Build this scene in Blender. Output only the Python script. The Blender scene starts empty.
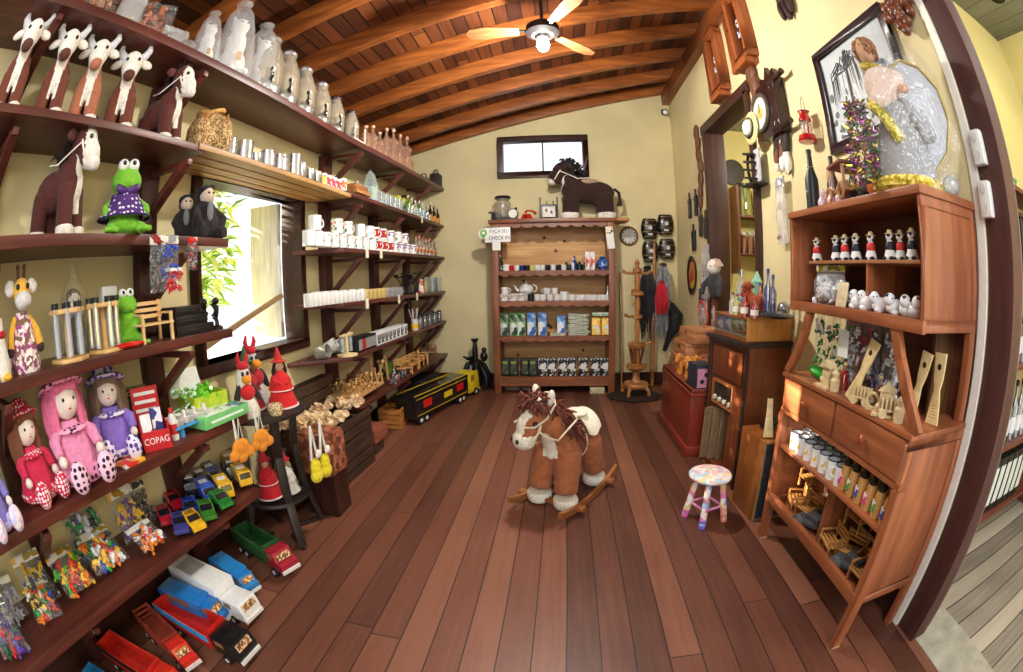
import bpy, bmesh, math, random
from mathutils import Vector, Matrix, Euler, noise
R = math.radians
rnd = random.Random(7)
sc = bpy.context.scene
COL = sc.collection

# ------------------------------------------------------------------ camera (a real fisheye lens), world, sun, fan lamp, added fill lights, exposure
CAMH = 1.6
cd = bpy.data.cameras.new('camera'); cam = bpy.data.objects.new('camera', cd); COL.objects.link(cam); sc.camera = cam
cd.type = 'PANO'; cd.sensor_fit = 'HORIZONTAL'; cd.sensor_width = 36; cd.sensor_height = 36*672/1023; cd.clip_start = .02
cc = cd.cycles if not hasattr(cd, 'panorama_type') else cd
cc.panorama_type = 'FISHEYE_LENS_POLYNOMIAL'
cc.fisheye_fov = R(200)
LK = [6.36037180e-02, 4.47251595e-04, -6.98102531e-05, 3.16639073e-06]
cc.fisheye_polynomial_k0 = 0
for i, v in enumerate(LK): setattr(cc, 'fisheye_polynomial_k%d' % (i+1), -v)
CAMR = Matrix([[0.99411454, 0.00681937, 0.10811928], [0.10622253, 0.13472947, -0.98517244], [-0.0212851, 0.99085895, 0.13321216]])
cam.matrix_world = Matrix.Translation((0, 0, CAMH)) @ CAMR.to_4x4()

world = bpy.data.worlds.new('world'); sc.world = world; world.use_nodes = True
wb = world.node_tree.nodes['Background']; wb.inputs[0].default_value = (.86, .93, 1, 1); wb.inputs[1].default_value = 1.3

def light(name, kind, loc, energy, color=(1, 1, 1), size=.1, rot=None, sy=None, spread=None):
    d = bpy.data.lights.new(name, kind); d.energy = energy; d.color = color
    if kind == 'AREA':
        d.size = size
        if sy: d.shape = 'RECTANGLE'; d.size_y = sy
        if spread: d.spread = spread
    elif kind == 'SUN': d.angle = size
    else: d.shadow_soft_size = size
    o = bpy.data.objects.new(name, d); COL.objects.link(o); o.location = loc
    if rot is not None: o.rotation_euler = rot
    return o
def aim(o, target): o.rotation_euler = (Vector(target)-o.location).to_track_quat('-Z', 'Y').to_euler()

sun = light('sun', 'SUN', (-8, 1, 6), 24, (1, .88, .7), R(.6)); aim(sun, Vector((-8, 1, 6))+Vector((3.5, .08, -1.25)))
LAMP = Vector((-.055, 3.15, 3.38))
light('fan_lamp_light', 'POINT', LAMP, 340, (1, .95, .87), .07)
a1 = light('room_fill_light', 'AREA', (.3, -1.1, 2.9), 48, (1, .97, .93), 1.6, sy=1.2); aim(a1, (0, 2.6, 1.0))  # added area fill behind the camera, no fixture there
light('next_room_fill_light', 'POINT', (2.9, 4.4, 3.3), 80, (1, .96, .86), .15); light('bottle_room_fill_light', 'POINT', (2.9, .1, 3.2), 36, (1, .97, .9), .15)  # added point fills to brighten the rooms past the right wall, no fixtures
sc.view_settings.view_transform = 'Standard'; sc.view_settings.look = 'None'
sc.view_settings.gamma = 1; sc.view_settings.use_curve_mapping = False
sc.view_settings.exposure = .3
sc.cycles.max_bounces = 8; sc.cycles.transparent_max_bounces = 24; sc.cycles.diffuse_bounces = 4
sc.cycles.glossy_bounces = 3; sc.cycles.transmission_bounces = 4
sc.cycles.caustics_reflective = False; sc.cycles.caustics_refractive = False; sc.cycles.sample_clamp_indirect = 4

# a pixel of the photograph turned into a point of the room: the ray through it met with a plane
def ray(px, py):
    u = (px-511.5)*36/1023; v = -(py-336)*36/1023
    r = math.hypot(u, v); th = sum(k*r**(i+1) for i, k in enumerate(LK))
    s = math.sin(th)/r if r > 1e-9 else 1
    return CAMR @ Vector((u*s, v*s, -math.cos(th)))
def _on(px, py, ax, v):
    d = ray(px, py); c = Vector((0, 0, CAMH)); return c+d*((v-c[ax])/d[ax])
def atx(px, py, x): return _on(px, py, 0, x)
def aty(px, py, y): return _on(px, py, 1, y)
def atz(px, py, z=0): return _on(px, py, 2, z)

# ------------------------------------------------------------------ materials
def lin(c):
    o = []
    for x in c[:3]:
        x /= 255; o.append(x/12.92 if x <= .04045 else ((x+.055)/1.055)**2.4)
    return tuple(o)+(1,)
MATS = {}
def _new(key):
    m = bpy.data.materials.new(key); m.use_nodes = True; n = m.node_tree
    return m, n, n.nodes['Principled BSDF']
def _coord(n, sx=1, sy=1, sz=1, space='Object'):
    t = n.nodes.new('ShaderNodeTexCoord'); mp = n.nodes.new('ShaderNodeMapping')
    mp.inputs['Scale'].default_value = (sx, sy, sz); n.links.new(t.outputs[space], mp.inputs[0]); return mp.outputs[0]
def _noise(n, vec, scale, detail=3, rough=.5):
    t = n.nodes.new('ShaderNodeTexNoise'); t.inputs['Scale'].default_value = scale; t.inputs['Detail'].default_value = detail
    t.inputs['Roughness'].default_value = rough; n.links.new(vec, t.inputs['Vector']); return t.outputs['Fac']
def _ramp(n, fac, stops):
    r = n.nodes.new('ShaderNodeValToRGB'); e = r.color_ramp.elements
    while len(e) < len(stops): e.new(.5)
    for i, (p, c) in enumerate(stops): e[i].position = p; e[i].color = c
    n.links.new(fac, r.inputs[0]); return r.outputs[0]
def _bump(n, fac, b, st=.3, dist=.01):
    x = n.nodes.new('ShaderNodeBump'); x.inputs['Strength'].default_value = st; x.inputs['Distance'].default_value = dist
    n.links.new(fac, x.inputs['Height']); n.links.new(x.outputs[0], b.inputs['Normal'])
def _math(n, op, a, b=None):
    x = n.nodes.new('ShaderNodeMath'); x.operation = op
    for i, v in enumerate((a, b)):
        if v is None: continue
        if isinstance(v, (int, float)): x.inputs[i].default_value = v
        else: n.links.new(v, x.inputs[i])
    return x.outputs[0]
def sc_(c, f): return tuple(min(255, x*f) for x in c)
def plain(c, rough=.5, metal=0, var=.1, scale=30, coat=0):
    if min(c) > 215: var = min(var, .025)
    k = ('plain', c, rough, metal, var, scale, coat)
    if k not in MATS:
        m, n, b = _new('plain_finish')
        f = _noise(n, _coord(n), scale, 3)
        n.links.new(_ramp(n, f, [(.3, lin(sc_(c, 1-var))), (.7, lin(sc_(c, 1+var*.6)))]), b.inputs['Base Color'])
        b.inputs['Roughness'].default_value = rough; b.inputs['Metallic'].default_value = metal; b.inputs['Coat Weight'].default_value = coat
        MATS[k] = m
    return MATS[k]
def wood(c1, c2, axis='y', scale=6, rough=.45, bump=.15, space='Object'):
    k = ('wood', c1, c2, axis, scale, rough, space)
    if k not in MATS:
        m, n, b = _new('wood_grain'); s = {'x': (.09, 1, 1), 'y': (1, .09, 1), 'z': (1, 1, .09)}[axis]
        v = _coord(n, *s, space=space)
        f = _noise(n, v, scale*5, 6, .6); g = _noise(n, _coord(n, 1, 1, 1), scale*.5, 2)
        h = _math(n, 'ADD', _math(n, 'MULTIPLY', f, .75), _math(n, 'MULTIPLY', g, .25))
        n.links.new(_ramp(n, h, [(.32, lin(c1)), (.52, lin(tuple((a+q)/2 for a, q in zip(c1, c2)))), (.68, lin(c2))]), b.inputs['Base Color'])
        b.inputs['Roughness'].default_value = rough; _bump(n, f, b, bump, .004); MATS[k] = m
    return MATS[k]
def plush(c, var=.12, scale=60):
    k = ('plush', c, var, scale)
    if k not in MATS:
        m, n, b = _new('plush_fabric'); v = _coord(n); f = _noise(n, v, scale, 4, .7)
        n.links.new(_ramp(n, f, [(.3, lin(sc_(c, 1-var))), (.7, lin(sc_(c, 1+var*.5)))]), b.inputs['Base Color'])
        b.inputs['Roughness'].default_value = .95; b.inputs['Sheen Weight'].default_value = .08
        _bump(n, _noise(n, v, 350, 2), b, .5, .003); MATS[k] = m
    return MATS[k]
def dots(c, d, scale=40, size=.28, rough=.9):
    k = ('dots', c, d, scale, size)
    if k not in MATS:
        m, n, b = _new('dotted_fabric'); v = _coord(n)
        t = n.nodes.new('ShaderNodeTexVoronoi'); t.inputs['Scale'].default_value = scale; t.inputs['Randomness'].default_value = .35
        n.links.new(v, t.inputs['Vector'])
        n.links.new(_ramp(n, t.outputs['Distance'], [(size, lin(d)), (size+.04, lin(c))]), b.inputs['Base Color'])
        b.inputs['Roughness'].default_value = rough; MATS[k] = m
    return MATS[k]
def patches(cols, scale=40, rough=.5, metal=0):
    k = ('patches', tuple(cols), scale, rough)
    if k not in MATS:
        m, n, b = _new('patchwork_print'); v = _coord(n)
        t = n.nodes.new('ShaderNodeTexVoronoi'); t.inputs['Scale'].default_value = scale; n.links.new(v, t.inputs['Vector'])
        s = n.nodes.new('ShaderNodeSeparateColor'); n.links.new(t.outputs['Color'], s.inputs[0])
        st = [(i/len(cols), lin(c)) for i, c in enumerate(cols)]
        o = _ramp(n, s.outputs[0], st); n.nodes[-1].color_ramp.interpolation = 'CONSTANT'
        n.links.new(o, b.inputs['Base Color']); b.inputs['Roughness'].default_value = rough; b.inputs['Metallic'].default_value = metal; MATS[k] = m
    return MATS[k]
def glass(c=(225, 235, 235), alpha=.25, rough=.05, spec=1.0):
    k = ('glass', c, alpha, rough)
    if k not in MATS:
        m, n, b = _new('clear_glass'); n.nodes.remove(b); out = n.nodes['Material Output']
        tr = n.nodes.new('ShaderNodeBsdfTransparent'); tr.inputs[0].default_value = lin(tuple(170+x*.333 for x in c))
        gl = n.nodes.new('ShaderNodeBsdfGlossy'); gl.inputs['Roughness'].default_value = rough
        df = n.nodes.new('ShaderNodeBsdfDiffuse'); df.inputs[0].default_value = lin(c)
        lw = n.nodes.new('ShaderNodeLayerWeight'); lw.inputs[0].default_value = .35
        f = _math(n, 'ADD', _math(n, 'MULTIPLY', lw.outputs['Facing'], .5), alpha*.35)
        m1 = n.nodes.new('ShaderNodeMixShader'); m1.inputs[0].default_value = alpha; n.links.new(tr.outputs[0], m1.inputs[1]); n.links.new(df.outputs[0], m1.inputs[2])
        m2 = n.nodes.new('ShaderNodeMixShader'); n.links.new(f, m2.inputs[0]); n.links.new(m1.outputs[0], m2.inputs[1]); n.links.new(gl.outputs[0], m2.inputs[2])
        n.links.new(m2.outputs[0], out.inputs[0]); MATS[k] = m
    return MATS[k]
def film(c=(235, 238, 240), alpha=.12, crinkle=25):
    k = ('film', c, alpha, crinkle)
    if k not in MATS:
        m, n, b = _new('crinkled_cellophane'); n.nodes.remove(b); out = n.nodes['Material Output']
        tr = n.nodes.new('ShaderNodeBsdfTransparent'); gl = n.nodes.new('ShaderNodeBsdfGlossy'); gl.inputs['Roughness'].default_value = .12
        df = n.nodes.new('ShaderNodeBsdfDiffuse'); df.inputs[0].default_value = lin(c)
        v = _coord(n); f = _noise(n, v, crinkle, 3, .7)
        bp = n.nodes.new('ShaderNodeBump'); bp.inputs['Strength'].default_value = 1; bp.inputs['Distance'].default_value = .03
        n.links.new(f, bp.inputs['Height'])
        for q in (gl, df): n.links.new(bp.outputs[0], q.inputs['Normal'])
        m1 = n.nodes.new('ShaderNodeMixShader'); m1.inputs[0].default_value = alpha; n.links.new(tr.outputs[0], m1.inputs[1]); n.links.new(df.outputs[0], m1.inputs[2])
        m2 = n.nodes.new('ShaderNodeMixShader'); m2.inputs[0].default_value = .09; n.links.new(m1.outputs[0], m2.inputs[1]); n.links.new(gl.outputs[0], m2.inputs[2])
        n.links.new(m2.outputs[0], out.inputs[0]); MATS[k] = m
    return MATS[k]
def glow(c, st):
    k = ('glow', c, st)
    if k not in MATS:
        m, n, b = _new('lamp_glow'); b.inputs['Emission Color'].default_value = lin(c); b.inputs['Emission Strength'].default_value = st; b.inputs['Base Color'].default_value = lin(c); MATS[k] = m
    return MATS[k]
def planks(pal, w, axis='x', off=0, length=3.4, rough=.4, seam=.02, grain=30, bump=.25, coat=0):
    k = ('planks', tuple(pal), w, axis, off)
    if k not in MATS:
        m, n, b = _new('wood_planks'); t = n.nodes.new('ShaderNodeTexCoord'); s = n.nodes.new('ShaderNodeSeparateXYZ'); n.links.new(t.outputs['Object'], s.inputs[0])
        a, l = (s.outputs[0], s.outputs[1]) if axis == 'x' else (s.outputs[1], s.outputs[0])
        q = _math(n, 'DIVIDE', _math(n, 'SUBTRACT', a, off), w); fl = _math(n, 'FLOOR', q); fr = _math(n, 'FRACT', q)
        wn = n.nodes.new('ShaderNodeTexWhiteNoise'); wn.noise_dimensions = '1D'; n.links.new(fl, wn.inputs['W'])
        lq = _math(n, 'ADD', _math(n, 'DIVIDE', l, length), _math(n, 'MULTIPLY', wn.outputs['Value'], 7.3)); lf = _math(n, 'FRACT', lq)
        cid = _math(n, 'ADD', _math(n, 'MULTIPLY', fl, 3.17), _math(n, 'FLOOR', lq))
        w2 = n.nodes.new('ShaderNodeTexWhiteNoise'); w2.noise_dimensions = '1D'; n.links.new(cid, w2.inputs['W'])
        st = (1, .06, 1) if axis == 'x' else (.06, 1, 1)
        gr = _noise(n, _coord(n, *st), grain, 6, .65); bl = _noise(n, _coord(n), 1.7, 4)
        fac = _math(n, 'ADD', _math(n, 'ADD', _math(n, 'MULTIPLY', w2.outputs['Value'], .42), _math(n, 'MULTIPLY', gr, .38)), _math(n, 'MULTIPLY', bl, .25))
        colr = _ramp(n, fac, [(.28+.44*i/(len(pal)-1), lin(c)) for i, c in enumerate(pal)])
        ed = _math(n, 'MINIMUM', fr, _math(n, 'SUBTRACT', 1, fr)); le = _math(n, 'MULTIPLY', _math(n, 'MINIMUM', lf, _math(n, 'SUBTRACT', 1, lf)), length/w)
        se = _math(n, 'LESS_THAN', _math(n, 'MINIMUM', ed, le), seam)
        mx = n.nodes.new('ShaderNodeMix'); mx.data_type = 'RGBA'; n.links.new(se, mx.inputs[0]); n.links.new(colr, mx.inputs[6]); mx.inputs[7].default_value = lin(sc_(pal[0], .35))
        n.links.new(mx.outputs[2], b.inputs['Base Color'])
        ro = _math(n, 'ADD', rough-.12, _math(n, 'MULTIPLY', bl, .3)); n.links.new(ro, b.inputs['Roughness'])
        h = _math(n, 'SUBTRACT', _math(n, 'MULTIPLY', gr, .3), _math(n, 'MULTIPLY', se, 1)); _bump(n, h, b, bump, .004); MATS[k] = m
    return MATS[k]

# ------------------------------------------------------------------ mesh builder
class MB:
    def __init__(s): s.v = []; s.f = []; s.m = []; s.i = 0; s.T = Matrix.Identity(4)
    def add(s, vs, fs, M=None):
        n = len(s.v); T = s.T if M is None else s.T @ M
        s.v += [T @ Vector(p) for p in vs]; s.f += [tuple(n+i for i in f) for f in fs]; s.m += [s.i]*len(fs); return s
    def box(s, c, d, rot=None, top=1):
        x, y, z = d[0]/2, d[1]/2, d[2]/2; t = top if isinstance(top, tuple) else (top, top)
        vs = [(a*x*(t[0] if k > 0 else 1), b*y*(t[1] if k > 0 else 1), k*z) for k in (-1, 1) for b in (-1, 1) for a in (-1, 1)]
        M = Matrix.Translation(c)
        if rot is not None: M = M @ Euler(rot).to_matrix().to_4x4()
        return s.add(vs, [(0, 2, 3, 1), (4, 5, 7, 6), (0, 1, 5, 4), (2, 6, 7, 3), (0, 4, 6, 2), (1, 3, 7, 5)], M)
    def bar(s, p0, p1, w, h, up=(0, 0, 1)):
        p0, p1 = Vector(p0), Vector(p1); d = (p1-p0); L = d.length; d.normalize(); up = Vector(up)
        if abs(d.dot(up)) > .98: up = Vector((1, 0, 0))
        a = d.cross(up).normalized(); b = a.cross(d)
        M = Matrix((a, d, b)).transposed().to_4x4(); M.translation = (p0+p1)/2
        x, y, z = w/2, L/2, h/2
        vs = [(i*x, j*y, k*z) for k in (-1, 1) for j in (-1, 1) for i in (-1, 1)]
        return s.add(vs, [(0, 2, 3, 1), (4, 5, 7, 6), (0, 1, 5, 4), (2, 6, 7, 3), (0, 4, 6, 2), (1, 3, 7, 5)], M)
    def lathe(s, prof, c=(0, 0, 0), n=14, rot=None, M=None):
        if M is None:
            M = Matrix.Translation(c)
            if rot is not None: M = M @ Euler(rot).to_matrix().to_4x4()
        vs = []; fs = []
        for r, z in prof:
            for i in range(n): a = 2*math.pi*i/n; vs.append((max(r, 1e-5)*math.cos(a), max(r, 1e-5)*math.sin(a), z))
        for k in range(len(prof)-1):
            for i in range(n): j = (i+1) % n; fs.append((k*n+i, k*n+j, (k+1)*n+j, (k+1)*n+i))
        if prof[0][0] > 1e-4: fs.append(tuple(range(n-1, -1, -1)))
        if prof[-1][0] > 1e-4: fs.append(tuple(range((len(prof)-1)*n, len(prof)*n)))
        return s.add(vs, fs, M)
    def cyl(s, p0, p1, r0, r1=None, n=10):
        p0, p1 = Vector(p0), Vector(p1); d = p1-p0; r1 = r0 if r1 is None else r1
        M = d.to_track_quat('Z', 'Y').to_matrix().to_4x4(); M.translation = p0
        return s.lathe([(r0, 0), (r1, d.length)], n=n, M=M)
    def ball(s, c, r, rot=None, n=12, m=8):
        if isinstance(r, (int, float)): r = (r, r, r)
        M = Matrix.Translation(c)
        if rot is not None: M = M @ Euler(rot).to_matrix().to_4x4()
        M = M @ Matrix.Diagonal((*r, 1))
        return s.lathe([(math.sin(math.pi*k/m), -math.cos(math.pi*k/m)) for k in range(m+1)], n=n, M=M)
    def torus(s, c, R_, r, rot=None, n=20, m=8, arc=2*math.pi, a0=0):
        pts = [Vector((R_*math.cos(a0+arc*i/n), R_*math.sin(a0+arc*i/n), 0)) for i in range(n+1)]
        M = Matrix.Translation(c)
        if rot is not None: M = M @ Euler(rot).to_matrix().to_4x4()
        return s.tube([M @ p for p in pts], r, m)
    def tube(s, pts, r, m=6):
        pts = [Vector(p) for p in pts]; n = len(pts); vs = []; fs = []
        a = None
        for i, p in enumerate(pts):
            d = (pts[min(i+1, n-1)]-pts[max(i-1, 0)]).normalized()
            if a is None: a = d.orthogonal().normalized()
            else: a = (a-d*a.dot(d)).normalized()
            b = d.cross(a); rr = r[i] if isinstance(r, (list, tuple)) else r
            for k in range(m): t = 2*math.pi*k/m; vs.append(p+(a*math.cos(t)+b*math.sin(t))*rr)
        for i in range(n-1):
            for k in range(m): q = (k+1) % m; fs.append((i*m+k, i*m+q, (i+1)*m+q, (i+1)*m+k))
        fs += [tuple(range(m-1, -1, -1)), tuple(range((n-1)*m, n*m))]
        return s.add(vs, fs)
    def prism(s, pts, d, M=None, c=(0, 0, 0), rot=None):       # outline in local xy, extruded along z by d (centred)
        if M is None:
            M = Matrix.Translation(c)
            if rot is not None: M = M @ Euler(rot).to_matrix().to_4x4()
        n = len(pts); vs = [(x, y, -d/2) for x, y in pts]+[(x, y, d/2) for x, y in pts]
        fs = [tuple(range(n-1, -1, -1)), tuple(range(n, 2*n))]+[(i, (i+1) % n, n+(i+1) % n, n+i) for i in range(n)]
        return s.add(vs, fs, M)
    def quad(s, a, b, c, d): return s.add([a, b, c, d], [(0, 1, 2, 3)])
    def mesh(s, name, mats, bevel=0, sharp=35, flat=False, fix=True):
        me = bpy.data.meshes.new(name); bm = bmesh.new(); vs = [bm.verts.new(p) for p in s.v]
        for f, mi in zip(s.f, s.m):
            try: q = bm.faces.new([vs[i] for i in f]); q.material_index = mi; q.smooth = not flat
            except ValueError: pass
        bmesh.ops.remove_doubles(bm, verts=bm.verts, dist=1e-5)
        if fix: bmesh.ops.recalc_face_normals(bm, faces=bm.faces)
        if bevel:
            es = [e for e in bm.edges if len(e.link_faces) == 2 and e.calc_face_angle(0) > R(40)]
            bmesh.ops.bevel(bm, geom=es, offset=bevel, segments=2, profile=.6, affect='EDGES', clamp_overlap=True)
            for q in bm.faces: q.smooth = not flat
        bm.to_mesh(me); bm.free()
        for m_ in (mats if isinstance(mats, (list, tuple)) else [mats]): me.materials.append(m_)
        if not flat: me.set_sharp_from_angle(angle=R(sharp))
        return me
def fuse(mb, name, mats, voxel=.008, smooth=4, matfn=None):     # one continuous skin around overlapping forms
    me = mb.mesh('tmp', mats); o = bpy.data.objects.new('tmp', me); COL.objects.link(o)
    r = o.modifiers.new('r', 'REMESH'); r.mode = 'VOXEL'; r.voxel_size = voxel; r.use_smooth_shade = True
    if smooth: q = o.modifiers.new('s', 'SMOOTH'); q.iterations = smooth; q.factor = .5
    dg = bpy.context.evaluated_depsgraph_get(); dg.update()
    out = bpy.data.meshes.new_from_object(o.evaluated_get(dg)); out.name = name
    bpy.data.objects.remove(o); bpy.data.meshes.remove(me)
    out.materials.clear()
    for m_ in (mats if isinstance(mats, (list, tuple)) else [mats]): out.materials.append(m_)
    for p in out.polygons:
        p.use_smooth = True; p.material_index = matfn(p.center) if matfn else 0
    return out

# ------------------------------------------------------------------ scene tree: prototypes and instances
class Part:
    def __init__(s, name, mesh, subs=(), label=None, loc=(0, 0, 0), rot=(0, 0, 0), stuff=False):
        s.name, s.mesh, s.subs, s.label, s.loc, s.rot, s.stuff = name, mesh, list(subs), label, loc, rot, stuff
def pt(name, mb, mats, subs=(), label=None, bevel=0, flat=False, loc=(0, 0, 0), rot=(0, 0, 0), sharp=35, stuff=False):
    me = mb if isinstance(mb, bpy.types.Mesh) else mb.mesh(name, mats, bevel, sharp, flat)
    return Part(name, me, subs, label, loc, rot, stuff)
def _put(p, parent):
    o = bpy.data.objects.new(p.name, p.mesh); COL.objects.link(o); o.parent = parent; o.location = p.loc; o.rotation_euler = p.rot
    if p.label: o['label'] = p.label
    if p.stuff: o['kind'] = 'stuff'
    for q in p.subs: _put(q, o)
    return o
def inst(name, label, cat, parts, loc=(0, 0, 0), rz=0, s=1, group=None, rot=None):
    """one thing: parts is a list of Part (an Empty carries them) or a single Part whose mesh is the thing itself (its subs are the children)"""
    if isinstance(parts, Part): o = bpy.data.objects.new(name, parts.mesh); kids = parts.subs
    else: o = bpy.data.objects.new(name, None); o.empty_display_size = .05; kids = parts
    COL.objects.link(o); o.location = loc; o.rotation_euler = rot if rot is not None else (0, 0, rz)
    o.scale = s if isinstance(s, (tuple, list)) else (s, s, s)
    o['label'] = label; o['category'] = cat
    if group: o['group'] = group
    for p in kids: _put(p, o)
    return o
def struct(name, mb, mats, bevel=0, label=None, flat=False):
    me = mb.mesh(name, mats, bevel, flat=flat); o = bpy.data.objects.new(name, me); COL.objects.link(o); o['kind'] = 'structure'
    if label: o['label'] = label
    return o
def child(name, mb, mats, parent, bevel=0):
    me = mb.mesh(name, mats, bevel); o = bpy.data.objects.new(name, me); COL.objects.link(o); o.parent = parent; return o
def text(name, body, size, mat_, loc, rot, parent, ext=.0006, align='CENTER', label=None, sx=1):
    c = bpy.data.curves.new(name, 'FONT'); c.body = body; c.size = size; c.extrude = ext; c.align_x = align; c.align_y = 'CENTER'; c.resolution_u = 3
    tmp = bpy.data.objects.new('tmp', c); COL.objects.link(tmp); dg = bpy.context.evaluated_depsgraph_get(); dg.update()
    me = bpy.data.meshes.new_from_object(tmp.evaluated_get(dg)); bpy.data.objects.remove(tmp); me.materials.clear(); me.materials.append(mat_); me.name = name
    o = bpy.data.objects.new(name, me); COL.objects.link(o); o.parent = parent; o.location = loc; o.rotation_euler = rot; o.scale = (sx, 1, 1); return o
def one(name, label, cat, mb, mats, group=None, bevel=0, flat=False, loc=(0, 0, 0), rz=0, s=1, rot=None):
    return inst(name, label, cat, pt(name, mb, mats, bevel=bevel, flat=flat), loc, rz, s, group, rot)
# ------------------------------------------------------------------ the room
XL, XR, YB = -2.1, 1.76, 6.4
CA, CS = 4.02, .224                       # underside of the rafters: z = CA + CS*x
def cz(x): return CA+CS*x
M_WALL = plain((226, 211, 162), .75, var=.06, scale=1.2)
M_FLOOR = planks([(80, 45, 34), (105, 62, 46), (119, 72, 54), (136, 87, 66)], .152, 'x', .06, 6.5, rough=.42)
M_CEIL = planks([(44, 20, 10), (80, 39, 18), (110, 58, 27), (136, 78, 38)], .125, 'x', 0, 3.1, rough=.5, seam=.05)
M_RAFT = wood((110, 56, 22), (186, 110, 50), 'x', 4, .4)
M_DARK = wood((38, 18, 13), (72, 36, 26), 'y', 4, .4)
M_DARKZ = wood((38, 18, 13), (72, 36, 26), 'z', 4, .4)
M_FRAME = wood((44, 22, 16), (80, 44, 30), 'z', 5, .5)
M_WHITE = plain((240, 238, 232), .6, var=.03)

struct('floor', MB().box((-.2, 2.3, -.03), (4.1, 8.6, .06)), M_FLOOR)
def wall_holes(ax, v, u0, u1, z0, z1, holes, th, top=None):
    """wall panel in plane ax=v (thickness th outwards) with rectangular holes [(u0,u1,z0,z1)]; top(u) gives a sloping head"""
    us = sorted({u0, u1, *[h[0] for h in holes], *[h[1] for h in holes]}); zs = sorted({z0, z1, *[h[2] for h in holes], *[h[3] for h in holes]})
    mb = MB()
    for a, b in zip(us, us[1:]):
        for c, d in zip(zs, zs[1:]):
            m_, n_ = (a+b)/2, (c+d)/2
            if any(h[0] < m_ < h[1] and h[2] < n_ < h[3] for h in holes): continue
            da, db = (top(a), top(b)) if (top and d == z1) else (d, d)
            pts = []
            for w in (v, v+th):
                for (u, z) in ((a, c), (b, c), (b, db), (a, da)):
                    pts.append((u, w, z) if ax == 'y' else (w, u, z))
            mb.add(pts, [(0, 1, 2, 3), (7, 6, 5, 4), (0, 4, 5, 1), (1, 5, 6, 2), (2, 6, 7, 3), (3, 7, 4, 0)])
    return mb
WB = (-.83, .46, 3.08, 3.68)              # window in the back wall
WLw = (1.93, 3.2, 1.13, 2.36)             # window in the left wall
DR = (3.55, 4.9, 0, 3.3)                  # opening in the right wall
struct('wall_back', wall_holes('y', YB, XL-.1, XR+.1, 0, 3.9, [WB], .15, lambda x: cz(x)+.16), M_WALL)
struct('wall_left', wall_holes('x', XL, -2, YB+.15, 0, 2.96, [WLw], -.18), M_WALL)
struct('wall_right', wall_holes('x', XR, 1.12, YB+.15, 0, cz(XR)+.05, [DR], .17), M_WALL)
# ceiling boards over the rafters
struct('wall_left_eave', MB().box((XL-1.15, 2.2, 3.2), (.1, 8.6, .7)), M_WALL)
struct('slab_eave_light_block', MB().box((XL-.68, 2.2, 2.93), (1.0, 8.6, .05)), M_WALL)  # unseen slab added to block outside light under the eave
struct('wall_back_eave', MB().box((XL-.62, YB+.07, 3.2), (1.05, .14, .7)), M_WALL)
mb = MB(); x0, x1 = XL-1.18, XR+.3
mb.add([(x, y, cz(x)+.16+d) for d in (0, .03) for y in (-.5, YB+.15) for x in (x0, x1)], [(0, 1, 3, 2), (4, 6, 7, 5), (0, 4, 5, 1), (1, 5, 7, 3), (3, 7, 6, 2), (2, 6, 4, 0)])
struct('ceiling', mb, M_CEIL)
k = 0
for y in (.75, 1.37, 1.99, 2.61, 3.23, 3.85, 4.48, 5.12, 5.78, 6.34):
    mb = MB(); mb.add([(x, y+e, cz(x)+d) for d in (0, .16) for e in (-.045, .045) for x in (XL-1.1, XR+.12)],
        [(0, 1, 3, 2), (4, 6, 7, 5), (0, 4, 5, 1), (1, 5, 7, 3), (3, 7, 6, 2), (2, 6, 4, 0)])
    k += 1; struct('rafter_beam_%d' % k, mb, M_RAFT, bevel=.006)
struct('wall_plate_beam', MB().box((XR-.05, 3.4, cz(XR)-.09), (.12, 6.0, .2)), wood((98, 50, 22), (150, 84, 40), 'y', 4, .4), bevel=.006)
# windows
def frame_y(x0, x1, z0, z1, w, d, y):     # frame lying in the plane y
    mb = MB()
    mb.box(((x0+x1)/2, y, z1-w/2), (x1-x0, d, w)).box(((x0+x1)/2, y, z0+w/2), (x1-x0, d, w))
    for x in (x0+w/2, x1-w/2): mb.box((x, y, (z0+z1)/2), (w, d, z1-z0-2*w))
    return mb
def frame_x(y0, y1, z0, z1, w, d, x):
    mb = MB()
    mb.box((x, (y0+y1)/2, z1-w/2), (d, y1-y0, w)).box((x, (y0+y1)/2, z0+w/2), (d, y1-y0, w))
    for y in (y0+w/2, y1-w/2): mb.box((x, y, (z0+z1)/2), (d, w, z1-z0-2*w))
    return mb
w = struct('window_1', frame_y(WB[0]-.02, WB[1]+.02, WB[2]-.02, WB[3]+.02, .085, .13, YB+.0), M_DARK, bevel=.004)
child('mullion', MB().box(((WB[0]+WB[1])/2, YB+.03, (WB[2]+WB[3])/2), (.022, .03, .46)), M_DARK, w)
child('pane', MB().box(((WB[0]+WB[1])/2, YB+.05, (WB[2]+WB[3])/2), (1.15, .006, .47)), glass((250, 250, 255), .03), w)
w = struct('window_2', frame_x(WLw[0]-.02, WLw[1]+.02, WLw[2]-.04, WLw[3]+.02, .075, .2, XL-.06), M_DARK, bevel=.004)
sh = MB(); sh.box((XL-.28, 3.07, 1.74), (.3, .045, 1.1))
child('shutter', sh, wood((196, 194, 190), (246, 244, 240), 'z', 7, .8), w, bevel=.004)
child('brace', MB().bar((-2.12, 1.8, 1.2), (-2.12, 2.93, 1.535), .03, .035), wood((120, 92, 60), (170, 140, 100), 'y', 6), w, bevel=.004)
# opening in the right wall with its dark timber lining
mb = MB()
for y in (DR[0]+.03, DR[1]-.03): mb.box((XR+.085, y, 1.65), (.25, .09, 3.3))
mb.box((XR+.085, (DR[0]+DR[1])/2, 3.32), (.25, DR[1]-DR[0]+.1, .11))
struct('door_1', mb, M_FRAME, bevel=.006)
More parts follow.
